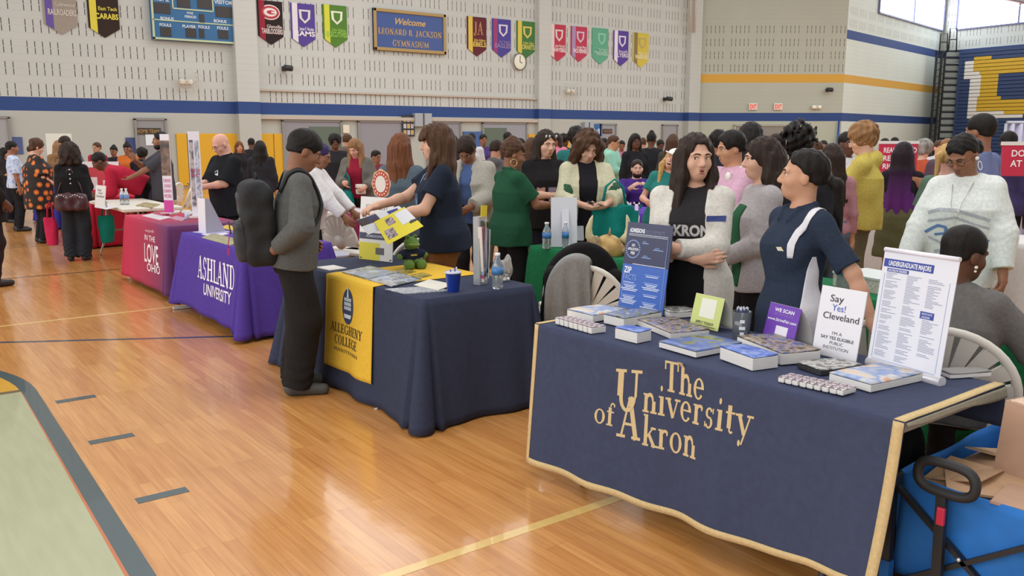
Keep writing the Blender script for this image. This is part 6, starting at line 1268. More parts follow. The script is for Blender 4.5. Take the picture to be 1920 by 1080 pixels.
for i, (px, ty, d, fc, sk, hs, hc_, tc_, lab) in enumerate(CROWD):
    q = P(px, d); h = zat(px, ty, d); L = dict(len=.3) if hs == 'long' else dict(r=.03) if hs == 'afro' else dict(r=.045, y=-.05, z=.12) if hs == 'bun' else {}
    ex = {}
    if 'stooping' in lab: ex = dict(lean=25)
    if i % 3 == 0: ex['RA'] = dict(hand=(.1, .32, 1.05))
    if i % 3 == 1: ex['LA'] = dict(hand=(-.12, .3, 1.0))
    p = person(lab, q, max(1.45, h + (.12 if 'stooping' in lab else 0)), fc, sk, (hs, hc_, L), 'm' if (hs in ('short', 'fade', 'afro') and i % 2) else 'f', lod=2, top=[dict(name='top', col=tc_, sleeve=.95 if i % 4 == 0 else 1.9, hem=-.1, t=.028, hood=(i % 5 == 2))], bottom=dict(col=BOT[i % 6] if 'mint' not in lab else '5c5a5c'), head=((i * 37 % 30) - 15, (i * 23 % 18), 0), **ex)
    if 'royal' in lab: m = MB(); letters('', '1', None, (0, 0, 0), (1, 0, 0), (0, 0, 1), .22, mb=m, bold=.04); p['decal']('jersey_number', 'top', m, M('dfe4ee', .7), 0, .2, .003, -1)
# ------------------------------------------------------------------ things on the Akron table
ZC = ZT + .0085
WP = M('dcd9d6', .6, noise=.10, scale=90, stretch=(.2, .2, 9)); 
def stack(name, L, F, R, h, cover, label, cat, pages=None, thick=.004, group=None, zb=None, curl=0):
    "pile of printed matter: picture points of its left, near and right bottom corners"
    zb = zb or ZC; L, F, R = (at(p[0], p[1], zb) for p in (L, F, R)); a, b = F - L, R - F; ang = math.atan2(a[1], a[0]); la, lb = np.linalg.norm(a), np.linalg.norm(b)
    c = (L + R) / 2; o = empty(name, c, label, cat, group, rz=ang); sg = 1 if (a[0] * b[1] - a[1] * b[0]) > 0 else -1
    MB().box((0, 0, (h - thick) / 2), (la, lb, h - thick)).build('pages', pages or WP, o, bevel=.002)
    m = MB(); m.grid(lambda u, v: np.array([(u - .5) * la * .998, (v - .5) * lb * .998, h + curl * (2 * u - 1) ** 2 + .002 * math.sin(v * 5 + u * 3)]), 6, 6); m.build('cover', cover, o, solid=thick); return o
bl1 = blotch(('3a58b4', '5f78c8', '8ea2d8', '3d55a8'), 22, 'b1'); mix1 = blotch(('3a3c46', '6f7a58', '8a8f96', '4a5ea8', 'c0b8a8'), 26, 'm1'); mix2 = blotch(('3f4434', '8a8c50', '4a66b4', '7a86a0', 'a8b070'), 14, 'm2')
org = blotch(('d8b89c', 'c9c4bc', '7a94c8', 'd4cec4', 'c88a68'), 9, 'o1'); crowdp = blotch(('2e3038', '6a5c50', 'a89880', '4a56a0', '6a7a4a'), 30, 'c1'); grey1 = blotch(('9a9a98', '5c5c5c', 'c4c2be', '2e2e30'), 28, 'g1')
stack('brochure_stack', (1149, 633), (1190, 643), (1225, 640), .050, bl1, 'thick white-edged stack of blue booklets nearest the front edge at left', 'booklets')
stack('brochure_stack', (1204, 612), (1268, 639), (1318, 626), .028, crowdp, 'stack of photo-covered viewbooks in front of the blue admissions sign', 'booklets')
stack('brochure_stack', (1138, 607), (1176, 616), (1234, 600), .045, mix1, 'grey pile of leaflets under the corner of the blue admissions sign', 'leaflets')
stack('brochure_stack', (1071, 594), (1120, 606), (1166, 592), .035, org, 'orange and white booklets at the far left corner of the navy table', 'booklets')
stack('brochure_stack', (1243, 653), (1313, 673), (1384, 652), .026, mix2, 'blue and green magazines in the middle of the front edge', 'magazines')
stack('brochure_stack', (1357, 675), (1419, 698), (1450, 687), .052, bl1, 'thick white-edged stack of blue booklets in front of the purple tent card', 'booklets')
stack('brochure_stack', (1394, 654), (1478, 689), (1523, 674), .048, crowdp, 'tall stack of photo-covered viewbooks touching the purple tent card', 'booklets')
stack('notebook_stack', (1503, 692), (1548, 708), (1606, 692), .022, grey1, 'dark-edged grey notebooks at the foot of the Say Yes sign', 'notebooks', M('2c2c2e', .6))
stack('brochure_stack', (1564, 716), (1643, 739), (1718, 712), .030, org, 'orange and blue magazines in front of the undergraduate majors sign', 'magazines')
stack('paper_stack', (1776, 706), (1802, 716), (1838, 700), .018, M('8a8886', .6), 'grey papers behind the undergraduate majors sign', 'papers')
stack('leaflet_stack', (1244, 590), (1268, 600), (1298, 591), .03, grey1, 'dark leaflets behind the blue admissions sign', 'leaflets')
def cards(L, F, R, n, h, label, group):
    L, F, R = (at(p[0], p[1], ZC) for p in (L, F, R)); a = (F - L) / n; b = R - F; ang = math.atan2(b[1], b[0]); lb = np.linalg.norm(b); la = np.linalg.norm(a)
    proto = None
    for k in range(n):
        c = L + a * (k + .5) + b * .5
        if proto is None:
            o = proto = empty('card_bundle', c, label, 'cards', group, rz=ang); MB().box((0, 0, h * .46), (lb, la * .9, h * .92)).build('cards', WP, o, bevel=.004); MB().box((0, 0, h * .96), (lb * .98, la * .86, .003)).build('top_card', blotch(('e4dee0', 'd8ccd0', '5a3a4c', 'e8e4e4'), 45, 'k', .5), o)
        else: o = dup(proto, c, ang + random.uniform(-.05, .05), label)
cards((1040, 607), (1110, 627), (1137, 623), 8, .032, 'small white card bundle in the row at the left end of the navy table', 'white card bundles at the left end')
cards((1457, 716), (1582, 743), (1606, 735), 9, .020, 'small white card bundle in the row below the notebooks', 'white card bundles at the right front')
# signs: picture corners of the panel, leaning back from its foot
class Panel:
    def __init__(s, TL, TR, BR, BL, zb, tilt):
        A, B = at(BL[0], BL[1], zb), at(BR[0], BR[1], zb); x = _n(B - A); out = np.array([x[1], -x[0], 0.0]); 
        if out @ A > 0: out = -out
        y = _n(np.array([0, 0, 1.0]) * math.cos(tilt) - out * math.sin(tilt)); n = np.cross(x, y)
        def hit(px): r = ray(*px); O = np.array([0, 0, EYE]); t = ((A - O) @ n) / (r @ n); return O + r * t
        hL, hR = hit(TL), hit(TR); s.h = float(((hL - A) @ y + (hR - B) @ y) / 2); s.w = float(np.linalg.norm(B - A)); s.w = (s.w + float((hR - hL) @ x)) / 2
        mid = (A + B) / 2 + x * 0; s.sh = float((((hL + hR) / 2 - mid) @ x)); s.A = mid - x * s.w / 2 + x * s.sh * .5; s.x, s.y, s.n = x, y, n; s.c = s.A + x * s.w / 2
        s.ang = math.atan2(x[1], x[0])
    def p(s, u, v, d=0): return s.A + s.x * (u * s.w) + s.y * (v * s.h) + s.n * d
    def slab(s, m, u0, u1, v0, v1, d0, d1, mi=0):
        vs = [s.p(u, v, d) for d in (d0, d1) for u, v in ((u0, v0), (u1, v0), (u1, v1), (u0, v1))]; return m.add(vs, [(3, 2, 1, 0), (4, 5, 6, 7), (0, 1, 5, 4), (1, 2, 6, 5), (2, 3, 7, 6), (3, 0, 4, 7)], mi)
    def text(s, m, t, u, v, hh, w=None, serifs=False, bold=.01, mi=0, d=.0015, shear=0): letters('', t, None, s.p(u, v, d), s.x, s.y, hh * s.h, mb=m, wid=w * s.w if w else None, serifs=serifs, bold=bold, mi=mi, shear=shear, ext=0)
def root_at(name, p, label, cat, group=None): return empty(name, p, label, cat, group)
def fin(mb, name, mats, root, **k):
    o = mb.build(name, mats, root, **k); L = np.array(root.location); me = o.data
    for v in me.vertices: v.co = v.co - Vector(L)
    return o
pn = Panel((1175, 413), (1260, 426), (1245, 594), (1162, 577), ZC, math.radians(8))
adm = root_at('admissions_sign', pn.c, 'tall navy and blue ADMISSIONS and ZIP FACTS sign at left of the navy table', 'sign')
m = MB(); pn.slab(m, 0, 1, .0, 1, -.004, 0); fin(m, 'sign_board', M('272c52', .35), adm); m = MB(); pn.slab(m, .0, 1, 0, .52, 0, .0012); fin(m, 'blue_half', M('2d5cb4', .35), adm)
m = MB(); pn.slab(m, 0, 1, -.002, .02, -.03, .03); pn.slab(m, .3, .7, 0, .5, -.008, -.004); fin(m, 'acrylic_foot', M('e6ebf2', .08, trans=.9), adm)
m = MB(); pn.text(m, 'ADMISSIONS', .24, .91, .045, .34, bold=.04); pn.text(m, 'REQUIREMENTS', .64, .905, .04, .42, bold=-.004, mi=1)
pn.slab(m, .06, .92, .865, .870, 0, .002); pn.slab(m, .06, .92, .848, .852, 0, .002)
pn.text(m, 'NO', .19, .74, .03, .07, bold=.03); pn.text(m, 'APPLICATION', .19, .695, .028, .24, bold=.03); pn.text(m, 'FEE', .19, .65, .03, .09, bold=.03)
for i in range(24):
    a = i / 24 * 6.283; c = (.19 + .15 * math.cos(a), .695 + .10 * math.sin(a)); pn.slab(m, c[0] - .014, c[0] + .014, c[1] - .006, c[1] + .006, 0, .002, 2)
for u, v, w_ in ((.45, .79, .14), (.74, .73, .22), (.5, .63, .2)):
    pn.text(m, 'UAKRON' if False else 'GPA', u - .02, v, .018, w_ * .5, mi=2); pn.slab(m, u - w_ / 2, u + w_ / 2, v - .022, v - .014, 0, .002, 2)
pn.text(m, 'ZIP', .13, .455, .07, .17, bold=.03, d=.003); pn.text(m, 'FACTS', .19, .375, .065, .3, bold=0, mi=2, d=.003)
for v in (.525, .31): pn.slab(m, .22 if v > .5 else .06, .94 if v > .5 else .3, v, v + .006, 0, .003)
for u, v0, n in ((.21, .29, 5), (.21, .16, 6), (.68, .42, 2), (.68, .33, 5), (.68, .2, 2), (.68, .11, 4)):
    for k in range(n): w_ = .10 + .09 * ((k * 7 + int(u * 10)) % 4) / 3; pn.slab(m, u - w_, u + w_, v0 - .018 * k, v0 - .018 * k + .008, 0, .003, 0 if k else 2)
for u in (.05, .93): pn.slab(m, u, u + .006, .05, .84 if u > .5 else .5, 0, .003, 2)
fin(m, 'lettering', [M('dfe4f2', .5), M('7c80a4', .5), M('8fa8dc', .5)], adm)
pn = Panel((1541, 535), (1627, 547), (1604, 681), (1523, 661), ZC, math.radians(9))
sy = root_at('say_yes_sign', pn.c, 'white easel sign reading Say Yes! Cleveland', 'sign'); m = MB(); pn.slab(m, 0, 1, 0, 1, -.005, 0); fin(m, 'sign_board', M('e4e2e8', .4), sy); m = MB(); pn.slab(m, .35, .65, 0, .8, -.012, -.006); m.bar(pn.p(.5, .8, -.008), pn.p(.5, .01, -.11), .06, .004); fin(m, 'easel_back', M('6a3fa8', .5), sy)
m = MB(); pn.text(m, 'Say', .38, .84, .10, .30, bold=.004); pn.text(m, 'Yes!', .46, .71, .095, .30, bold=.004, mi=1); pn.text(m, 'Cleveland', .53, .585, .095, .80, bold=.004)
fin(m, 'lettering', [M('2e2a38', .5), M('4a66b8', .5)], sy); m = MB(); pn.text(m, "I'M A", .50, .345, .045, .22, bold=-.004); pn.text(m, 'SAY YES ELIGIBLE', .52, .275, .045, .74, bold=.014); pn.text(m, 'PUBLIC', .52, .205, .045, .30, bold=-.004); pn.text(m, 'INSTITUTION', .52, .135, .045, .56, bold=-.004); fin(m, 'small_lettering', M('4a4754', .5), sy)
pn = Panel((1651, 467), (1795, 485), (1766, 718), (1634, 680), ZC + .012, math.radians(7))
ug = root_at('majors_sign', pn.c - np.array([0, 0, .012]), 'big white tabletop banner headed UNDERGRADUATE MAJORS', 'sign'); m = MB(); pn.slab(m, 0, 1, 0, 1, -.003, 0); fin(m, 'banner_panel', M('dfe0ea', .5), ug); m = MB(); m.tube([pn.p(0, 1.0, -.001), pn.p(1, 1.0, -.001)], .009, 10); fin(m, 'top_rail', M('e8e4ee', .4), ug)
m = MB(); m.tube([pn.p(-.01, .0, -.012), pn.p(1.01, .0, -.012)], .021, 14); m.bar(pn.p(.5, 0, -.02), pn.p(.5, 1, -.006), .012, .008); fin(m, 'roll_base', M('d8d6dc', .3, .2), ug)
m = MB(); pn.slab(m, .02, .70, .855, .925, 0, .001, 0); pn.slab(m, .08, .38, .815, .845, 0, .001, 0); pn.slab(m, .62, .80, .475, .535, 0, .001, 0); pn.text(m, 'UNDERGRADUATE MAJORS', .38, .89, .040, .58, bold=.03, mi=1, d=.002); pn.text(m, 'BACHELOR DEGREES', .23, .83, .018, .26, bold=.02, mi=1, d=.002); pn.text(m, 'ASSOCIATE', .71, .517, .016, .14, mi=1, d=.002); pn.text(m, 'DEGREES', .70, .49, .016, .11, mi=1, d=.002); fin(m, 'headings', [M('33459c', .5), M('e6e8f2', .5)], ug)
m = MB(); rr = random.Random(9)
for u0, v1, v0 in ((.08, .80, .06), (.37, .80, .06), (.66, .80, .57), (.66, .46, .16)):
    v = v1
    while v > v0: w_ = rr.uniform(.08, .22); pn.slab(m, u0, u0 + w_, v, v + .0042, 0, .001); v -= .0135 if rr.random() > .12 else .027
for u in (.05, .93): pn.slab(m, u, u + .003, .06, .80, 0, .001, 1)
pn.slab(m, .05, .93, .045, .048, 0, .001, 1); fin(m, 'list_lines', [M('8a8fa8', .5), M('7c8cc0', .5)], ug)
def tent(name, TL, TR, BR, BL, col, back, label, lines, tilt=14):
    pn = Panel(TL, TR, BR, BL, ZC, math.radians(tilt)); o = root_at(name, pn.c, label, 'tent card'); m = MB(); pn.slab(m, 0, 1, 0, 1, -.0015, 0); fin(m, 'front_panel', M(col, .5), o)
    t0, t1 = pn.p(0, 1, -.001), pn.p(1, 1, -.001); hd = -np.array([pn.n[0], pn.n[1], 0]); hd /= np.linalg.norm(hd); dz = t0[2] - ZC; b0, b1 = t0 + hd * dz * .42 - [0, 0, dz], t1 + hd * dz * .42 - [0, 0, dz]; m = MB()
    m.grid(lambda u, v: (t0 * (1 - u) + t1 * u) * (1 - v) + (b0 * (1 - u) + b1 * u) * v + hd * .02 * math.sin(v * 3.14), 2, 8); fin(m, 'back_panel', M(back, .5), o, solid=.002); m = MB()
    for t, u, v, hh, w_, bd, mi in lines: pn.text(m, t, u, v, hh, w_, bold=bd, mi=mi)
    return o, pn, m
o, pn, m = tent('apply_tent_card', (1307, 550), (1360, 560), (1345, 622), (1291, 608), 'c2cc7c', 'd8d6cc', 'lime green tent card reading APPLY TODAY!', [('APPLY TODAY!', .5, .16, .085, .62, .02, 0)]); pn.slab(m, .12, .88, .055, .075, 0, .001); fin(m, 'lettering', M('4a4a34', .5), o); m = MB(); pn.slab(m, .26, .78, .32, .90, 0, .001); fin(m, 'white_square', M('dedfd0', .5), o)
o, pn, m = tent('scan_tent_card', (1442, 566), (1502, 579), (1486, 657), (1430, 640), '6a38a8', 'd3d0cc', 'purple tent card reading WE SCAN', [('WE SCAN', .52, .86, .085, .62, .03, 0), ('GET YOUR BARCODE', .52, .755, .05, .60, 0, 1), ('www.StriveFair.com', .5, .62, .07, .92, .02, 0)]); fin(m, 'lettering', [M('e8e0f2', .5), M('9a7ac8', .5)], o); m = MB(); pn.slab(m, .36, .74, .14, .48, 0, .001); fin(m, 'white_square', M('dcd8e4', .5), o)
# clear cup of navy pens
q = at(1389, 637, ZC); pc_ = empty('pen_cup', q, 'clear plastic cup filled with navy pens', 'pen cup'); clear = M('dfe6ee', .05, trans=.92)
MB().lathe([(.034, 0), (.036, .002), (.043, .13), (.041, .13), (.034, .006)], 20).build('cup', clear, pc_)
m = MB()
for z, w_ in ((.09, .02), (.06, .026), (.035, .018)): m.box((-.030, -.027, z), (.003, w_, .014), R=rotz(.75))
m.build('cup_print', M('dfe3ea', .5), pc_)
for k in range(14):
    a = k * 2.4; r0 = .022 * math.sqrt((k + .5) / 14); b_ = np.array([r0 * math.cos(a), r0 * math.sin(a), .008]); t_ = b_ * [1.35, 1.35, 1] + [0, 0, .142 + .006 * math.sin(k * 1.7)]
    pen = empty('pen', q + b_, 'navy ballpoint standing in the clear plastic cup', 'pen', 'navy pens in the clear cup') if k == 0 else None
    if k == 0: MB().tube([(0, 0, 0), (0, 0, .125)], .0045, 8).build('barrel', M('28305c', .35), pen); MB().tube([(0, 0, .125), (0, 0, .14)], [.0035, .0025], 8).build('clicker', M('c8ccd8', .3, .6), pen); pen0 = pen
    else: pen = dup(pen0, q + b_, 0, pen0['label'])
    d = _n(t_ - b_); pen.rotation_euler = Vector(d).to_track_quat('Z', 'Y').to_euler()
# ------------------------------------------------------------------ things on the Allegheny table
def bottle(loc, label, sc=1.0, lab='3f7ab8', group=None):
    o = empty('water_bottle', loc, label, 'bottle', group); MB().lathe([(.026 * sc, 0), (.031 * sc, .004), (.032 * sc, .02), (.030 * sc, .03), (.032 * sc, .045), (.030 * sc, .06), (.032 * sc, .075), (.0315 * sc, .135), (.028 * sc, .15), (.014 * sc, .185), (.0125 * sc, .19), (.0125 * sc, .2)], 20).build('bottle_body', M('dde6ea', .05, trans=.85), o)
    MB().lathe([(.0328 * sc, .085), (.0328 * sc, .13)], 20).build('wrap_label', M(lab, .4), o); MB().lathe([(.0155 * sc, .198), (.0155 * sc, .215)], 16).build('cap', M('e6e8ea', .4), o); return o
bottle(at(933, 541, ZT), 'clear water bottle with blue label at the near end of the navy table', 1.05)
q = at(850, 547, ZT); cu = empty('blue_cup', q, 'royal blue plastic cup holding pens on the navy cloth', 'cup'); MB().lathe([(.032, 0), (.034, .003), (.047, .115), (.050, .118), (.048, .121), (.044, .118), (.032, .01)], 24).build('cup', M('1d3c9c', .4), cu); MB().lathe([(.0505, .112), (.0505, .12)], 24).build('white_rim', M('d6d8e2', .4), cu)
for k in range(5): pe = tag(MB().tube([(0, 0, 0), (.004 * k - .01, .004, .115 + .004 * k)], .004, 7).build('pen', M(('c8cad8', '2a3a9a')[k % 2], .4)), ('white' if k % 2 == 0 else 'blue') + ' pen leaning in the royal blue cup', 'pen', 'pens in the blue cup'); pe.location = (q[0] - .02 + .01 * k, q[1] - .005 + .004 * (k % 3), q[2] + .014)
# plush alligator in a navy jumper
q = at(771, 502, ZT + .006); pu = empty('plush_toy', q, 'green plush toy in a navy jumper sitting on the yellow runner', 'plush toy', rz=-YAW - math.pi + .5)
G = Solid(); G.ell((0, 0, .075), (.058, .048, .062), None, .02); G.ell((0, .01, .175), (.052, .046, .042), None, .02); G.ell((0, .05, .165), (.042, .040, .024), None, .02)
for s_ in (1, -1): G.ell((s_ * .028, .012, .216), (.017, .015, .016), None, .01); G.cap((s_ * .05, .01, .105), (s_ * .092, .03, .088), .024, .022, .015); G.cap((s_ * .035, .03, .03), (s_ * .045, .085, .03), .032, .035, .015)
G.wob = wobble(.0015, 160, 2, 1); G.build('body', M('5a7a34', .95, noise=.15, scale=80, bump=.3), pu, .006)
G = Solid(); G.ell((0, 0, .085), (.064, .054, .056), None, .01); 
for s_ in (1, -1): G.cap((s_ * .048, .008, .107), (s_ * .078, .022, .097), .029, .028, .015)
G.keep((0, 0, -1), -.045); G.keep((0, 0, 1), .132); G.build('jumper', cloth('24283c'), pu, .006); m = MB(); m.box((0, .054, .095), (.045, .004, .012)); m.build('jumper_mark', M('b8a04a', .6), pu)
G = Solid(); G.ell((0, .056, .168), (.043, .036, .013), None, .01); G.build('muzzle', M('8a9a4a', .9), pu, .006); m = MB()
for s_ in (1, -1): m.ball((s_ * .028, .028, .218), .006)
m.build('eyes', M('1c1a18', .2), pu)
# leaflets lying about
def sheet(L, F, R, mat, label, h=.004, cat='leaflet', zb=None, nm='leaflet', group=None):
    zb = zb or ZT + .001; L, F, R = (at(p[0], p[1], zb) for p in (L, F, R)); B = L + R - F; c = (L + R) / 2; m = MB(); P_ = [L, F, R, B]; vs = [p - c for p in P_] + [p - c + np.array([0, 0, h]) for p in P_]
    m.add(vs, [(0, 1, 2, 3)[::-1], (4, 5, 6, 7), (0, 1, 5, 4), (1, 2, 6, 5), (2, 3, 7, 6), (3, 0, 4, 7)]); return tag(m.build(nm, mat, loc=c), label, cat, group)
ph1 = blotch(('9aa0a4', '6a6c58', 'b8c4dc', 'a89a78', '7a8ab8'), 12, 'p1', .25); ph2 = blotch(('3a3c44', 'b8bcc4', '6a6c74', 'd4d4d8'), 34, 'p2'); ph3 = blotch(('8a8a4a', '5a5c40', 'c0a840', '3a3c38'), 18, 'p3')
sheet((594, 502), (618, 508), (650, 504), M('cfcac4', .5), 'white leaflets on the navy cloth behind the backpack teen', .006)
sheet((640, 511), (735, 538), (790, 524), ph1, 'spread of glossy photo leaflets across the yellow runner', .006, zb=ZT + .007)
sheet((655, 513), (690, 523), (740, 512), blotch(('c8d4e8', '8a9ab0', 'a8a498'), 10, 'p4', .2), 'pale glossy leaflet on top of the photo spread', .004, zb=ZT + .014)
sheet((728, 511), (752, 517), (780, 510), ph3, 'small dark brochure in front of the plush toy', .004, zb=ZT + .007); sheet((752, 520), (768, 526), (810, 517), ph3, 'green photo card on the runner right of the small brochure', .004, zb=ZT + .007)
sheet((722, 543), (760, 552), (845, 546), ph2, 'grey printed leaflets fanned on the near navy cloth', .005); sheet((776, 535), (822, 545), (850, 534), M('d9d4c8', .5), 'blank cream sheet beside the royal blue cup', .004, zb=ZT + .007)
# upright white and yellow display behind, two panels
def easel(TL, TR, BR, BL, zb, tilt, label, base, deco):
    pn = Panel(TL, TR, BR, BL, zb, math.radians(tilt)); o = root_at('display_board', pn.c, label, 'display'); m = MB(); pn.slab(m, 0, 1, 0, 1, -.006, 0); fin(m, 'panel', base, o); deco(pn, o); m = MB(); m.bar(pn.p(.5, .7, -.008), pn.p(.5, 0.01, -.15), .05, .004); fin(m, 'strut', M('c8c4bc', .5), o); return o
def deco1(pn, o):
    m = MB(); pn.slab(m, .0, .62, .0, .62, 0, .001, 0); pn.slab(m, 0, .8, .74, .96, 0, .001, 1); pn.slab(m, .5, .75, .22, .46, 0, .002, 2)
    for u, v in ((.06, .06), (.95, .06)): pn.slab(m, u - .03, u + .02, v - .02, v + .03, 0, .003, 2)
    fin(m, 'prints', [M('d8cc34', .5), M('3a3c5c', .5), M('5a5658', .5)], o); m = MB(); pn.text(m, 'ADMISSIONS', .45, .85, .08, .5, d=.002); fin(m, 'lettering', M('d0d2e0', .5), o)
easel((676, 433), (738, 438), (734, 492), (672, 485), ZT, 4, 'small white and yellow display board behind the flyers', M('dedcd8', .5), deco1)
def deco2(pn, o):
    m = MB(); pn.text(m, 'ALLEGHENY', .5, .80, .10, .7, serifs=True)
    for k in range(9): pn.slab(m, .2, .2 + .3 + .25 * ((k * 5) % 4) / 4, .62 - k * .05, .635 - k * .05, 0, .001)
    fin(m, 'lettering', M('8c8c8c', .5), o)
easel((677, 369), (740, 371), (733, 466), (673, 458), ZT, 5, 'taller white display sheet with pale lettering behind the yellow one', M('dfdedc', .5), deco2)
# tall rack of lanyards and leaflets
q = at(901, 533, ZT); rk = empty('brochure_rack', q, 'narrow upright rack of mixed leaflets topped by a yellow card', 'rack', rz=-YAW + .9)
MB().box((0, 0, .21), (.075, .05, .42)).build('holder', M('d9dbe0', .1, trans=.6), rk)
for k in range(9): MB().box((-.028 + .007 * k, -.030 - .002 * (k % 3), .19 + .012 * ((k * 5) % 4)), (.007, .03, .34 - .02 * (k % 3)), R=roty(.06 * (k % 3 - 1))).build('leaflet', M(('d8d2c4', 'b04a78', '8a9aa8', '3f4a40', 'e4e0dc', '6a7a8a', 'c8b878', '2e3034', 'cfd0d4')[k], .5), rk)
MB().box((.012, -.02, .445), (.055, .004, .085), R=roty(.08)).build('yellow_card', M('dcc42c', .5), rk)
q = at(945, 528, ZT); cb = empty('clear_bag', q, 'crumpled clear plastic bag behind the water bottle', 'bag'); G = Solid(); G.ell((0.02, .03, .07), (.06, .045, .07), None, .03); G.ell((.05, .05, .12), (.03, .025, .025), None, .03); G.wob = wobble(.012, 40, 8, 1); G.keep((0, 0, -1), .0); G.build('bag_film', M('d4d2ce', .2, trans=.75), cb, .012)
# ------------------------------------------------------------------ things people hold or carry
def phone_at(info, side, label, col='1e1e22'):
    sd, S0, E_, W_, A = info['arms'][0 if side > 0 else 1]; p = info['world'](W_ + A['_fd'] * .085 + A['_pn'] * .038); f = info['Rw'] @ A['_fd']; n = info['Rw'] @ A['_pn']; x, y, z = frame(n, f); m = MB(); m.box((0, 0, 0), (.072, .145, .009), np.column_stack([x, y, z])); return tag(m.build('phone', M(col, .3), loc=p, bevel=.002), label, 'phone')
phone_at(a4, 1, 'dark phone held by the girl in the black graphic tee'); phone_at(a5, 1, 'dark phone held by the teen with the curly bob'); phone_at(a3, 1, 'phone held by the woman in the green polo'); phone_at(a7b, 1, 'phone held by the bald man in black')
# flyers held by the woman in navy
def quadsheet(name, pts, mats, label, cat, deco=None, dirn=None):
    pts = [np.array(p, float) for p in pts]; c = sum(pts) / 4; o = empty(name, c, label, cat); TL, TR, BR, BL = [p - c for p in pts]; n = _n(np.cross(TR - TL, BL - TL)); n = n if n @ (np.array([0, 0, EYE]) - c) > 0 else -n
    f = lambda u, v, d=0: (TL * (1 - u) + TR * u) * (1 - v) + (BL * (1 - u) + BR * u) * v + n * d
    m = MB(); m.add([f(0, 0, -.001), f(1, 0, -.001), f(1, 1, -.001), f(0, 1, -.001), f(0, 0, .001), f(1, 0, .001), f(1, 1, .001), f(0, 1, .001)], [(0, 1, 2, 3), (7, 6, 5, 4), (0, 4, 5, 1), (1, 5, 6, 2), (2, 6, 7, 3), (3, 7, 4, 0)]); m.build('sheet', mats[0], o)
    for nm, mt_, rects in deco or []:
        m = MB()
        for u0, u1, v0, v1 in rects: m.add([f(u0, v0, .0022), f(u1, v0, .0022), f(u1, v1, .0022), f(u0, v1, .0022)], [(0, 1, 2, 3)])
        m.build(nm, mt_, o)
    return o
def dpt(px, py, d): r = ray(px, py); return np.array([0, 0, EYE]) + r * (d / float(r @ FH))
fd_ = 5.78
quadsheet('flyer', [dpt(702, 416, 5.9), dpt(758, 388, 5.85), dpt(794, 424, 5.6), dpt(727, 459, 5.65)], [M('dccb2e', .4)], 'yellow photo flyer held out by the woman in the navy blouse', 'flyer', [('photos', blotch(('7a5a60', 'b8a8b0', '4a4444', '8a7a6a'), 30, 'f1'), [(.28, .52, .12, .40), (.10, .36, .50, .86)]), ('white_corner', M('d8d8dc', .4), [(.62, 1, .08, .62)]), ('dark_corner', M('3a3c30', .4), [(.80, 1.0, .52, .70)])])
quadsheet('flyer', [dpt(668, 413, 5.95), dpt(748, 386, 5.95), dpt(776, 410, 5.85), dpt(690, 440, 5.85)], [M('d6d6dc', .4)], 'white and navy flyer fanned behind the yellow one', 'flyer', [('photo', blotch(('2e2a30', '4a3c34', '3a4280'), 16, 'f2'), [(0, .45, .02, .45)]), ('navy_panel', M('34408c', .4), [(.68, .92, .1, .5)])])
# round orange badge fan held by the auburn-haired woman
c = dpt(715, 345, 7.3); rf = empty('round_sign', c, 'round white and red-orange cardboard sign with scalloped edge', 'sign', rz=-YAW - .5)
for r_, d_, col, nm in ((.105, 0, 'd8b48c', 'scalloped_edge'), (.095, -.004, 'b8402c', 'red_ring'), (.060, -.008, 'ded6cc', 'white_centre')):
    m = MB(); n = 40; pts = [(r_ * (1 + (.04 * math.cos(a * 8) if nm[0] == 's' else 0)) * .9 * math.cos(a), r_ * (1 + (.04 * math.cos(a * 8) if nm[0] == 's' else 0)) * 1.15 * math.sin(a)) for a in np.linspace(0, 6.283, n, endpoint=False)]; m.prism(pts, (0, d_, 0), (1, 0, 0), (0, 0, 1), .004); m.build(nm, M(col, .5), rf)
m = MB()
for k in range(18):
    a = k / 18 * 6.283; m.box((.07 * math.cos(a), -.010, .09 * math.sin(a)), (.012, .003, .012))
m.build('ring_marks', M('e4d4c0', .5), rf)
# backpack on the teen's back
bw = boy['world']; T = boy['T']; bp = empty('backpack', bw(T(.03, -.17, -.075)), "black backpack worn on the teen's back", 'backpack', rz=boy['th']); k_ = boy['sc']; o0 = T(.03, -.17, -.075)
G = Solid(); G.box((0, -.03, .235), (.155, .10, .255), rotx(.06), .06, .02); G.ell((0, -.05, .46), (.125, .08, .05), None, .04); G.wob = wobble(.005, 24, 5, 1); G.build('pack_body', M('1e1e20', .8, noise=.15, scale=60, bump=.2), bp, .009)
for c_, h_, nm in (((0, -.135, .13), (.125, .040, .125), 'lower_pocket'), ((0, -.12, .36), (.105, .030, .075), 'upper_pocket')): G = Solid(); G.box(c_, h_, rotx(.08), .03, .01); G.wob = wobble(.003, 30, 9, 1); G.build(nm, M('313136', .6, noise=.1, scale=60), bp, .009)
m = MB(); m.box((0, -.178, .15), (.07, .004, .02)); m.build('pack_logo', M('5a5a60', .5), bp)
m = MB(); m.tube([(-.12, -.10, .36), (-.06, -.145, .43), (.06, -.145, .43), (.12, -.10, .36)], .004, 6); m.tube([(-.11, -.195, .19), (-.06, -.205, .26), (.06, -.205, .26), (.11, -.195, .19)], .0035, 6); m.build('zip', M('3c3c40', .4, .4), bp)
src_ = boy['made']['sweatshirt']; bvs = BVHTree.FromPolygons([v.co for v in src_.data.vertices], [p.vertices for p in src_.data.polygons])
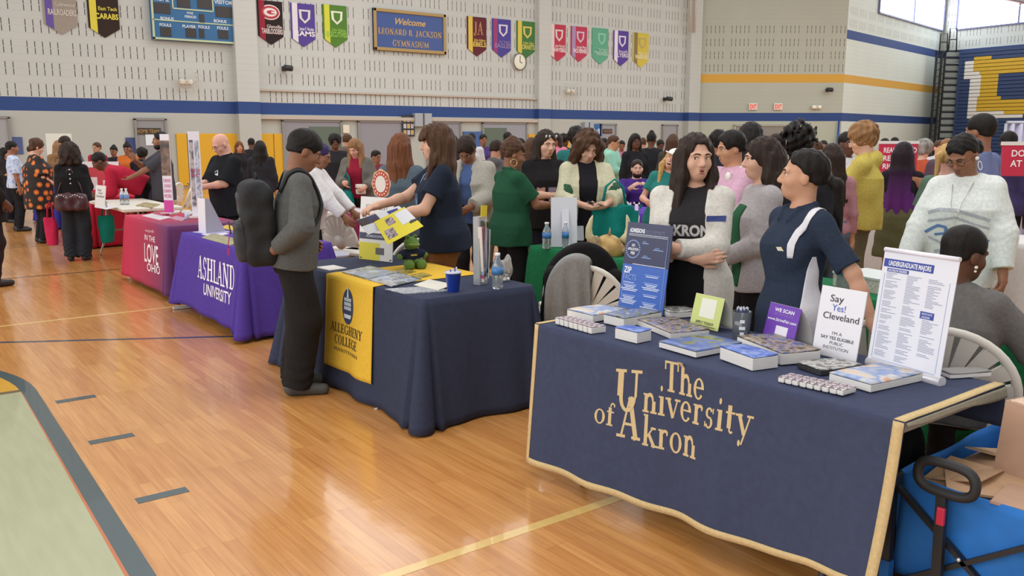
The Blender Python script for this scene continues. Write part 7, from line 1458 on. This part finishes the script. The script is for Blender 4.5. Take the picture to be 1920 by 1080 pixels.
for s_ in (1, -1):
    pts = [T(s_ * .10, -.16, .38), T(s_ * .105, -.10, .48), T(s_ * .11, .0, .52), T(s_ * .115, .10, .46), T(s_ * .125, .15, .36), T(s_ * .15, .15, .25), T(s_ * .20, .06, .15), T(s_ * .18, -.06, .10), T(s_ * .13, -.15, .08)]; vs, fs = [], []; fine = []
    for a, b in zip(pts[:-1], pts[1:]): fine += [a * (1 - t) + b * t for t in (0, .2, .4, .6, .8)]
    fine.append(pts[-1])
    for p in fine:
        for k in range(7): lo, nr, _, _ = bvs.find_nearest(Vector(p + boy['Rt'] @ np.array([(k - 3) / 3 * .024, 0, 0]))); vs.append(np.array(lo) + np.array(nr) * (.012 - .001 * abs(k - 3)) - o0)
    for i in range(len(fine) - 1):
        for k in range(6): fs.append((7 * i + k, 7 * i + k + 1, 7 * i + k + 8, 7 * i + k + 7))
    m = MB(); m.add(vs, fs, 0, True); m.build('shoulder_strap', M('1f1f21', .8), bp, solid=.01)
m = MB(); m.tube([(-.03, -.03, .505), (-.025, -.03, .545), (.025, -.03, .545), (.03, -.03, .505)], .008, 8); m.build('grab_handle', M('1f1f21', .8), bp); m = MB(); m.tube([(.05, -.20, .20), (.055, -.212, .13), (.05, -.215, .09)], .003, 6); m.box((.05, -.215, .075), (.03, .012, .04)); m.build('key_fob', M('b83a78', .6), bp); bp.scale = (k_,) * 3
# other bags
c = l2['world'](l2['T'](0, -.19, -.02)); sb_ = empty('shoulder_bag', c, 'burgundy studded bag slung across the back of the woman in black', 'bag', rz=l2['th']); G = Solid(); G.box((0, 0, -.03), (.20, .055, .11), None, .05); G.ell((0, 0, .05), (.17, .045, .05), None, .04); G.wob = wobble(.007, 30, 3, 1); G.build('bag_body', M('43222a', .4, noise=.2, scale=20), sb_, .011); m = MB()
for s_ in (1, -1): m.tube([(s_ * .16, 0, .05), (s_ * .12, .03, .20), (s_ * .04, .06, .36), (0, .09, .46)], .009, 6)
m.build('strap', M('38202a', .5), sb_); m = MB()
for k in range(12): m.ball((-.15 + .027 * k, -.055, .055 + .02 * math.sin(k)), .010, n=8)
for k in range(4): m.ball((.012, .015 - .0 * k, .22 + .06 * k), .012, n=8)
m.build('studs', M('d4ccc8', .2, .8), sb_)
def tote(info, off, w_, h_, col, label, cat='bag'):
    c = info['world'](off); o = empty('tote_bag', c, label, cat, rz=info['th']); G = Solid(); G.loft((0, 0, 0), np.eye(3), [(-h_, w_ * .5, .05), (-h_ * .5, w_ * .55, .065), (0, w_ * .5, .03)], .02); G.wob = wobble(.010, 25, int(w_ * 100), .4); G.build('bag_body', cloth(col), o, .012); m = MB()
    for s_ in (1, -1): m.tube([(-w_ * .3, s_ * .02, -.02), (-w_ * .2, s_ * .015, .16), (0, 0, .22), (w_ * .2, s_ * .015, .16), (w_ * .3, s_ * .02, -.02)], .008, 6)
    m.build('handles', cloth(col), o); return o
tote(a5, (-.20, .27, 1.06), .36, .46, '167a72', 'large teal tote bag hanging from the arm of the curly-haired teen')
tote(a10b, (.09, .20, .99), .16, .26, '1c8078', 'teal drawstring bag held by the person in the grey jacket'); 
c = a10b['world']((-.12, .24, 1.0)); pz = empty('white_pouch', c, 'small white drum-shaped pouch held with the teal bag', 'pouch', rz=a10b['th'] + .4); MB().lathe([(.055, -.07), (.065, -.06), (.072, .05), (.066, .06)], 18).build('pouch_body', M('d6cfbe', .7), pz); MB().lathe([(.0725, .0), (.0725, .014)], 18).build('black_band', M('2a2826', .6), pz)
c = l2['world']((.36, .12, .62)); tb = tote(l2, (.40, .10, .64), .18, .36, '187a6c', 'narrow teal bag hanging beside the woman in black')
tb2 = tote(l2, (-.36, .12, .62), .13, .36, 'c02a50', 'narrow red bag hanging left of the woman in black')
# ------------------------------------------------------------------ Ashland, Love and white tables
q = at(400, 436, ZT); tc_ = empty('tent_sign', q, 'slim white tent sign standing on the purple cloth', 'sign', rz=-1.35); m = MB(); m.prism([(-.11, 0), (.10, 0), (-.06, .33), (-.10, .33)], (-.06, 0, 0), (0, 1, 0), (0, 0, 1), .006); m.prism([(-.11, 0), (.10, 0), (-.06, .33), (-.10, .33)], (.05, 0, 0), (0, 1, 0), (0, 0, 1), .006); m.build('side_panel', M('a9a6b0', .5), tc_)
MB().bar((0, -.113, .002), (0, -.103, .33), .12, .006, upv=(0, 1, 0)).build('front_panel', M('dcdae2', .5), tc_); MB().box((0, 0, .004), (.30, .25, .008)).build('base_tray', M('b9b2dc', .4), tc_)
sheet((378, 446), (432, 461), (455, 452), blotch(('8a8a60', 'a8a078', '5a5c48'), 20, 'a1'), 'olive photo brochures spread on the purple cloth', .006); sheet((378, 440), (400, 445), (430, 439), M('d6d4dc', .5), 'white leaflet beside the slim tent sign', .005, zb=ZT + .001); sheet((412, 427), (436, 433), (450, 428), M('c8a838', .5), 'yellow leaflets behind the slim tent sign', .006)
def banner_stand(px, py, top, depth_z, wpx, label, deco, rz):
    q = at(px, py, ZT); d = float(q @ FH); h = zat(px, top, d) - ZT; W = wpx * d / 1659; o = empty('banner_stand', q, label, 'banner', rz=rz); MB().box((0, 0, h / 2 + .01), (W, .012, h)).build('banner_panel', M('dcd8e0', .5), o); MB().box((0, 0, .012), (W * 1.25, .16, .024)).build('base', M('d6d2cc', .4), o, bevel=.004)
    for nm, c, u0, u1, v0, v1 in deco: MB().box(((u0 + u1 - 1) / 2 * W, -.007, h * (v0 + v1) / 2 + .01), ((u1 - u0) * W, .003, h * (v1 - v0))).build(nm, c if not isinstance(c, str) else M(c, .5), o)
    return o, W, h
o, W, h = banner_stand(318, 402, 253, 0, 19, 'tall pink, white and dark tabletop banner on the red and plum table', [('photo', blotch(('3a3638', '5a4a44', '8a6a58', '2e2c34'), 9, 'bn'), .0, 1, .48, .92), ('pink_block', 'c83a98', 0, 1, 0, .17)], -YAW - .2)
m = MB()
for k, t in enumerate(('DRIVE', 'CHANGE', 'EARN', 'MORE')): letters('', t, None, (0, -.008, h * (.43 - .065 * k)), (1, 0, 0), (0, 0, 1), h * .045, mb=m, wid=W * .8)
m.build('lettering', M('c84890', .5), o)
o, W, h = banner_stand(372, 408, 248, 0, 21, 'tall pale tabletop banner with photo strips beside the bald man', [('photo_strip', blotch(('6a5a54', 'b8b0b4', '3a3c44', 'd0c8c8'), 8, 'bq'), .08, .42, .12, .9), ('photo_strip', blotch(('3a4254', 'c8ccd8', '7a8290', 'e0dce0'), 8, 'br'), .54, .9, .1, .9)], -YAW + .1)
m = MB(); letters('', 'MAKE AN', None, (0, -.009, h * .56), (1, 0, 0), (0, 0, 1), h * .04, mb=m, wid=W * .8); letters('', 'IMPACT', None, (0, -.009, h * .50), (1, 0, 0), (0, 0, 1), h * .04, mb=m, wid=W * .8); m.build('lettering', M('c83a78', .5), o)
sheet((266, 405), (300, 413), (322, 408), M('d2ccd4', .5), 'white and plum leaflets on the red cloth', .006); sheet((285, 400), (305, 405), (322, 401), blotch(('8a2a48', 'c84a6a', '5a3a4a'), 20, 'l1'), 'red booklets on the red cloth', .012, zb=ZT + .007); sheet((318, 410), (340, 415), (352, 410), blotch(('d0b8c8', 'a84a78'), 30, 'l2'), 'pink cards at the edge of the red and plum cloth', .006); sheet((340, 399), (355, 404), (368, 400), M('c8c4cc', .5), 'pale leaflets between the two tabletop banners', .008)
q = at(351, 412, ZT); tag(MB().lathe([(.025, 0), (.025, .06), (.018, .075)], 14).build('small_jar', M('b8c8dc', .2), loc=q), 'small pale blue jar on the plum cloth', 'jar')
for px, l in ((230, 'left one of two water bottles on the white folding table'), (238, 'right one of two water bottles on the white folding table')): bottle(at(px, 384, .76), l, 1.0, '6a8ac0')
for px, py, l in ((300, 352, 0),): pass
sheet((178, 389), (200, 393), (220, 389), M('d6d2d8', .5), 'white sheets at the left end of the white folding table', .006, zb=.762); sheet((255, 386), (285, 390), (300, 384), blotch(('c8a040', '8a8458', 'd0c8b0'), 16, 'w1'), 'yellow and olive leaflets on the white folding table', .01, zb=.762)
pn = Panel((177, 347), (198, 348), (196, 391), (180, 389), .762, math.radians(8)); o = root_at('table_sign', pn.c, 'small white sign with handwriting on the white folding table', 'sign'); m = MB(); pn.slab(m, 0, 1, 0, 1, -.006, 0); fin(m, 'sign_board', M('dcd9d6', .5), o); m = MB(); pn.text(m, 'Say', .4, .8, .10, .4); pn.text(m, 'Yes!', .5, .66, .10, .45); pn.text(m, 'Cleveland', .5, .52, .10, .8); m.bar(pn.p(.5, .8, -.008), pn.p(.5, .01, -.10), .05, .004, mi=1); fin(m, 'lettering', [M('5a5a6a', .5), M('c8c4c0', .5)], o)
q = hor(185, 13.6); rb = empty('display_board', (q[0] + .1, q[1] + .5, ZT), 'red and white tabletop board on the red cloth', 'board', rz=-YAW); MB().box((0, 0, .25), (.62, .03, .5)).build('board', M('b82a3c', .5), rb); MB().box((0, -.002, .46), (.6, .034, .09)).build('white_header', M('dcd8dc', .5), rb); m = MB(); m.box((-.12, -.018, .16), (.12, .006, .2)); m.box((.1, -.018, .13), (.14, .006, .16)); m.build('cut_outs', M('d8d0d0', .5), rb)
q = hor(110, 22); wb_ = empty('whiteboard', (q[0], q[1], 0), 'white flip board standing before the far wall at left', 'whiteboard', rz=-YAW + .3); MB().box((0, 0, 1.15), (.58, .03, 1.15)).build('board', M('d4d6cc', .5), wb_); m = MB()
for x in (-.25, .25): m.tube([(x, .02, 0), (x, .02, 1.2)], .02, 6)
m.build('legs', M('8a8a8c', .4), wb_)
# ------------------------------------------------------------------ green table row
bottle(at(1025, 466, ZT), 'water bottle on the green cloth left of the white boards', 1.15); bottle(at(1060, 465, ZT), 'water bottle partly behind the white boards on the green cloth', .9)
for (TL, TR, BR, BL, tl, l) in (((1021, 369), (1068, 371), (1088, 452), (1037, 463), 12, 'large white foam board leaning on the green table, seen from the back'), ((1073, 399), (1086, 400), (1091, 449), (1080, 452), 10, 'narrow white board beside the large one on the green table')):
    A_, B_ = at(BL[0], BL[1], ZT), at(BR[0], BR[1], ZT); pn = Panel((TL[0] + 8, TL[1]), (TR[0] + 8, TR[1]), (BR[0], BL[1]), BL, ZT, math.radians(tl)); o = root_at('foam_board', pn.c, l, 'board'); m = MB(); pn.slab(m, 0, 1, 0, 1, -.008, 0); fin(m, 'board', M('cfd0d8', .5), o); m = MB(); m.bar(pn.p(.55, .75, .002), pn.p(.55, .0, .09), .06, .004); fin(m, 'strut', M('c4c5cf', .5), o)
q = at(1140, 478, ZT); hm_ = empty('horned_helmet', q, 'fur and gold helmet with pale horns on the green cloth', 'helmet', rz=-YAW + .2); G = Solid(); G.ell((0, 0, .03), (.125, .14, .13), None, .02); G.keep((0, 0, -1), 0.0); G.build('dome', M('a5854c', .45, .2, noise=.25, scale=14), hm_, .009); G = Solid(); G.cap((-.12, -.08, .025), (.12, -.08, .025), .03, .03, .02); G.cap((-.14, 0, .06), (-.12, -.09, .03), .035, .03, .02); G.cap((.14, 0, .06), (.12, -.09, .03), .035, .03, .02); G.ell((-.115, -.02, .10), (.05, .06, .05), None, .03); G.wob = wobble(.009, 70, 4, 1); G.build('fur_trim', M('8f7a5a', .9, noise=.35, scale=40, bump=.5), hm_, .009)
for s_ in (-1, 1): m = MB(); m.tube([(s_ * .11, 0, .10), (s_ * .155, 0, .15), (s_ * .16, -.01, .21), (s_ * .145, -.02, .28), (s_ * .135, -.025, .31)], [.034, .031, .025, .014, .003], 12); m.build('horn', M('cfc39a', .45), hm_)
m = MB(); m.tube([(0, -.03, .15), (0, -.035, .215)], [.014, .002], 10); m.build('spike', M('b08a58', .4), hm_)
def hang(nm, loc, rz, sc, x0, x1, zlow, col, label, top=.05, fold=.016, nf=48, puff=.03, sleeves=()):
    "a garment thrown over a fan chair's back: front and rear falls joined over the arched rim"
    o = empty(nm, loc, label, 'jacket', rz=rz); o.scale = sc; rim = lambda x: .585 + .255 * math.sqrt(max(.02, 1 - (x / .262) ** 2)) + .012; by = lambda z: -.21 - (z - .44) * .28; m = MB(); ph = len(label) * .7
    def f(u, v):
        x = x0 + (x1 - x0) * u; zt = rim(x) + top * math.sin(u * math.pi) ** .5; w_ = math.sin(x * nf + 1.5 * math.sin(v * 3) + ph) * fold
        if v < .34: q = v / .34; z = (zt - .22) + .22 * q; return np.array([x, by(z) + .035 + .02 * (1 - q) + w_ * .5 * (1 - q), z])
        if v < .44: q = (v - .34) / .10; a = q * math.pi; return np.array([x, by(zt) + .035 * math.cos(a), zt + .022 * math.sin(a)])
        q = (v - .44) / .56; z = zt + (zlow + .02 * math.sin(x * 23 + ph) - zt) * q; return np.array([x * (1 + .08 * q), by(z) - .035 - puff * math.sin(q * 2.6) + w_ * min(1, q * 1.6), z])
    m.grid(f, 44, 44); m.build('fabric', cloth(col), o, solid=.008)
    for sx, zt, zb in sleeves: G = Solid(); G.cap((sx, by(zt) - .06, zt), (sx * 1.12, by(zb) - .09, zb), .055, .045, .02); G.wob = wobble(.006, 30, 4, .6); G.build('sleeve', cloth(col), o, .010)
    return o
fan0 = None
q = P(1118, 5.55); fan0 = fan_chair(q, -YAW - .25, 'white fan-backed folding chair draped with a grey garment'); fan0.scale = (1.0, 1.0, 1.04)
hang('draped_garment', q, -YAW - .25, (1, 1, 1.04), -.255, .03, .36, '8b8a88', 'grey garment hung over the left half of the chair back', fold=.014, nf=62, puff=.012)
q2 = P(1080, 5.95); f2 = dup(fan0, q2, -YAW + .1, 'white fan-backed folding chair hidden under the black jacket'); f2.scale = (1, 1, 1.06); hang('draped_jacket', q2, -YAW + .1, (1, 1, 1.06), -.25, .25, .34, '211f20', 'black jacket hung over a chair behind the grey garment', top=.045, fold=.010, nf=34, sleeves=((-.20, .72, .38), (.21, .70, .42)))
q = hor(1798, 3.97); f3 = dup(fan0, P(1806, 3.70), a8['th'] + .30, 'white fan-backed chair under the seated woman in the grey blazer'); f3.scale = (1.16, 1.0, 1.06)
q = P(1634, 4.05); f4 = dup(fan0, q, -YAW - .15, 'white fan-backed chair behind the Say Yes sign, under the resting hand'); f4.scale = (.92, 1, 1.02)
for px, d, rz, l in ((664, 9.1, -1.25, 'first of two white fan chairs nested beside the burgundy table'), (656, 9.38, -1.2, 'second of two white fan chairs nested beside the burgundy table'), (792, 7.0, -YAW, 'white fan chair behind the plush toy'), (432, 9.9, 2.1, 'white fan chair behind the slim tent sign'), (360, 11.6, 1.2, 'white fan chair behind the pale tabletop banner'), (318, 14.0, 1.0, 'white fan chair beyond the bearded man'), (296, 15.0, .8, 'white folding chair beyond the white folding table'), (1150, 10.0, 2.6, 'white fan chair by the purple cloth')): dup(fan0, P(px, d), rz, l)
q = hor(607, 8.0); tb_ = empty('waste_bin', (q[0], q[1], 0), 'purple waste bin beside the burgundy cloth', 'bin'); MB().lathe([(.15, 0), (.17, .02), (.19, .56), (.20, .57), (.18, .57), (.16, .03)], 20).build('bin_body', M('4a35a0', .5), tb_); MB().lathe([(.2, .56), (.2, .585), (.19, .585)], 20).build('bag_rim', M('c8c8d8', .3), tb_)
sheet((640, 397), (665, 402), (690, 396), M('c4b8c0', .5), 'papers on the burgundy cloth', .015, cat='papers', zb=ZT + .001)
# tables at the right: boxes, papers
q = at(1690, 592, ZT); q = hor(1640, 4.95); bx = empty('white_box', (q[0] + .25, q[1] + .1, ZT), 'white patterned box on the green cloth behind the Say Yes sign', 'box', rz=-.2); MB().box((0, 0, .04), (.28, .34, .08)).build('box', blotch(('d8d2c8', 'c8b8a8', 'e0dcd8', 'b8a898'), 40, 'bx'), bx); MB().box((0, 0, .084), (.29, .35, .012)).build('lid', M('c9d0d0', .4), bx)
bottle((4.72, 2.92, ZT), 'water bottle on the green cloth beside the leaning arm', 1.25)
c = at(1900, 520, .95); tg = empty('green_garment', (4.72, 1.34, ZT), 'bright green folded shirt piled at the right edge', 'garment'); G = Solid(); G.ell((0, 0, .10), (.13, .13, .12), None, .03); G.ell((.02, -.03, .17), (.08, .08, .07), None, .05); G.wob = wobble(.012, 30, 6, 1); G.keep((0, 0, -1), 0.0); G.build('cloth_heap', cloth('117a62'), tg, .012)
pl_ = empty('paper_plate', (4.62, 1.55, ZT), 'paper plate with food at the right edge', 'plate') if False else None
# ------------------------------------------------------------------ wagon with cardboard boxes
WX, WY = 2.80, 1.50; wg = empty('folding_wagon', (WX + .42, WY - .27, 0), 'blue fabric folding wagon with black frame, half under the navy table', 'wagon'); LX, LY = .84, .54
def wp(x, y, z): return np.array([x - LX / 2, LY / 2 - y, z])   # x into the hall from the front panel, y from left post to the right
blu = M('1f6fc0', .75, noise=.12, scale=9, bump=.35); bk = M('1d1d1f', .5)
zt, zb_ = .50, .13
def cloth_panel(name, A, B, C_, D, bul):
    n = _n(np.cross(B - A, D - A)); m = MB(); m.grid(lambda u, v: (A * (1 - u) + B * u) * (1 - v) + (D * (1 - u) + C_ * u) * v + n * bul * math.sin(u * 3.14) * math.sin(v * 3.14) + n * .006 * math.sin(u * 11 + v * 7), 18, 12); return m.build(name, blu, wg, solid=.004)
cloth_panel('front_panel', wp(.015, .03, zt), wp(.015, LY - .03, zt), wp(.015, LY - .03, zb_), wp(.015, .03, zb_), -.015); cloth_panel('back_panel', wp(LX - .015, .03, zt + .03), wp(LX - .015, LY - .03, zt + .03), wp(LX - .015, LY - .03, zb_), wp(LX - .015, .03, zb_), .012)
cloth_panel('side_panel', wp(.03, .015, zt), wp(LX - .03, .015, zt + .03), wp(LX - .03, .015, zb_), wp(.03, .015, zb_), .012); cloth_panel('side_panel', wp(.03, LY - .015, zt), wp(LX - .03, LY - .015, zt + .03), wp(LX - .03, LY - .015, zb_), wp(.03, LY - .015, zb_), -.012)
m = MB(); m.box((0, 0, .14), (LX - .05, LY - .05, .012)); m.build('floor_panel', M('1f5ea8', .8), wg)
m = MB(); pf = lambda y, z: wp(-.02, y, z)
m.bar(pf(.02, .06), pf(.02, zt), .028, .028); m.bar(pf(LY - .02, .06), pf(LY - .02, zt), .028, .028)
m.bar(pf(.03, zt - .03), pf(LY - .03, .10), .024, .016); m.bar(pf(.03, .10), pf(LY - .03, zt - .06), .024, .016)
m.bar(pf(.02, .10), pf(LY - .02, .085), .03, .022); m.bar(wp(0, .0, .10), wp(LX, .0, .10), .022, .022); m.bar(wp(0, LY, .10), wp(LX, LY, .10), .022, .022)
for y in (.0, LY): m.bar(wp(0, y, zt - .03), wp(LX / 2, y, .12), .02, .014); m.bar(wp(LX / 2, y, .12), wp(LX, y, zt - .02), .02, .014); m.bar(wp(LX, y, .06), wp(LX, y, zt + .03), .026, .026)
m.build('steel_frame', bk, wg)
m = MB()
for y, z in ((.02, zt - .03), (LY - .02, zt - .06), (LY / 2, .29), (.02, .09), (LY * .55, .09), (LY * .72, .085)): m.lathe([(.008, 0), (.008, .005), (.004, .008)], 10, pf(y, z) - [.017, 0, 0], (-1, 0, 0))
m.build('rivet', M('c9cbd0', .25, .8), wg)
m = MB(); m.box(wp(-.022, .02, zt - .01), (.05, .05, .05)); m.box(wp(-.022, LY - .02, zt - .01), (.05, .05, .05)); m.build('corner_cap', bk, wg, bevel=.006)
m = MB(); m.box(pf(.02, .15), (.034, .034, .07)); m.build('post_sleeve', blu, wg)
hy_, hz_ = .215, atX(1785, 905, WX - .07)[2]; hb = lambda y, z: wp(-.055, y, z)
m = MB(); m.bar(hb(hy_, .12), hb(hy_ - .008, hz_ - .055), .032, .022); m.build('handle_pole', bk, wg)
m = MB(); ov = []
for a in np.linspace(0, 6.283, 28, endpoint=False): ca, sa = math.cos(a), math.sin(a); ov.append(hb(hy_ + math.copysign(abs(ca) ** .6, ca) * .094, hz_ + math.copysign(abs(sa) ** .8, sa) * .050))
m.tube(ov, .0165, 10, closed=True); m.build('handle_grip', M('232324', .6), wg)
m = MB(); m.box(hb(hy_, hz_ - .125) - [.014, 0, 0], (.014, .026, .06)); m.build('red_latch', M('c22a48', .4), wg, bevel=.003)
for x in (.10, LX - .10):
    for y in (-.02, LY + .02): m = MB(); m.lathe([(.02, -.022), (.06, -.02), (.068, -.01), (.068, .01), (.06, .02), (.02, .022)], 22, wp(x, y, .07), (0, 1, 0)); m.build('wheel', M('262628', .7), wg)
card = M('b8947c', .8, noise=.06, scale=12); card2 = M('be9a78', .8, noise=.06, scale=12)
def carton(c, d, rz, tilt, label, mat, flaps=()):
    o = empty('cardboard_box', c, label, 'box', rz=rz); o.rotation_euler = (tilt[0], tilt[1], rz); x, y, z = d; m = MB(); t = .006
    for s_ in (-1, 1): m.box((s_ * (x / 2 - t / 2), 0, z / 2), (t, y, z)); m.box((0, s_ * (y / 2 - t / 2), z / 2), (x - 2 * t, t, z))
    m.box((0, 0, t / 2), (x - 2 * t, y - 2 * t, t)); m.build('walls', mat, o)
    for ax, s_, a_ in flaps:
        w_ = (y if ax == 'x' else x) * .98; l_ = min(x, y) * .48; base = np.array([s_ * x / 2, 0, z]) if ax == 'x' else np.array([0, s_ * y / 2, z]); out = np.array([s_, 0, 0.]) if ax == 'x' else np.array([0, s_, 0.]); e = base + out * l_ * math.cos(a_) + np.array([0, 0, l_ * math.sin(a_)]); MB().bar(base, e, .004, w_, upv=np.cross(out, [0, 0, 1.])).build('flap', mat, o)
    return o
carton((WX + .36, WY - .26, .148), (.50, .42, .315), 0, (0, 0), 'open cardboard carton filling the blue wagon, flaps folded over', card2, (('x', -1, 2.95), ('y', 1, 2.9), ('x', 1, 2.9)))
cl_ = at(1852, 893, .485); cb1 = carton((cl_[0] + .13, cl_[1] - .17, .472), (.22, .32, .27), -.12, (.05, .04), 'upright cardboard carton packed with papers on top of the wagon load', card); MB().box((0, 0, .262), (.20, .30, .02)).build('packed_papers', M('c9a890', .7, noise=.3, scale=60), cb1)
tag(MB().box((0, 0, .006), (.24, .17, .008)).build('cardboard_sheet', card2, loc=(WX + .17, WY - .20, .478), rz=.5), 'loose cardboard flap lying behind the wagon handle', 'cardboard')
tag(MB().box((0, 0, .006), (.20, .24, .008)).build('cardboard_sheet', card, loc=(WX + .13, WY - .43, .490), rz=.15), 'second loose cardboard flap at the right front of the wagon', 'cardboard')
tag(MB().box((0, 0, .12), (.3, .2, .24)).build('storage_bin', M('2a2a2c', .6), loc=(3.05, 2.6, 0), bevel=.01), 'dark storage bin under the navy table', 'bin')
df = empty('duffel_bag', (3.08, 1.86, 0), 'black duffel bag under the near end of the navy table', 'bag'); G = Solid(); G.box((0, 0, .28), (.20, .26, .28), None, .09); G.wob = wobble(.012, 18, 3, 1); G.build('bag_body', cloth('19191b'), df, .012); m = MB(); m.tube([(-.1, -.15, .55), (-.1, -.08, .63), (-.1, .08, .63), (-.1, .15, .55)], .012, 6); m.build('handle', M('222224', .7), df)
# scraps on the floor
sc_ = at(707, 766, .002); tag(MB().box((0, 0, .002), (.035, .02, .004)).build('paper_scrap', M('d8d4d0', .6), loc=(sc_[0], sc_[1], .002), rz=.5), 'tiny white paper scrap on the floor by the navy cloth', 'scrap')
sc_ = at(353, 577, .002); tag(MB().box((0, 0, .012), (.16, .05, .02)).build('power_strip', M('d4d4d6', .5), loc=(sc_[0] - .06, sc_[1], .003), rz=-.1), 'white power strip on the floor at the hem of the purple cloth', 'power strip')
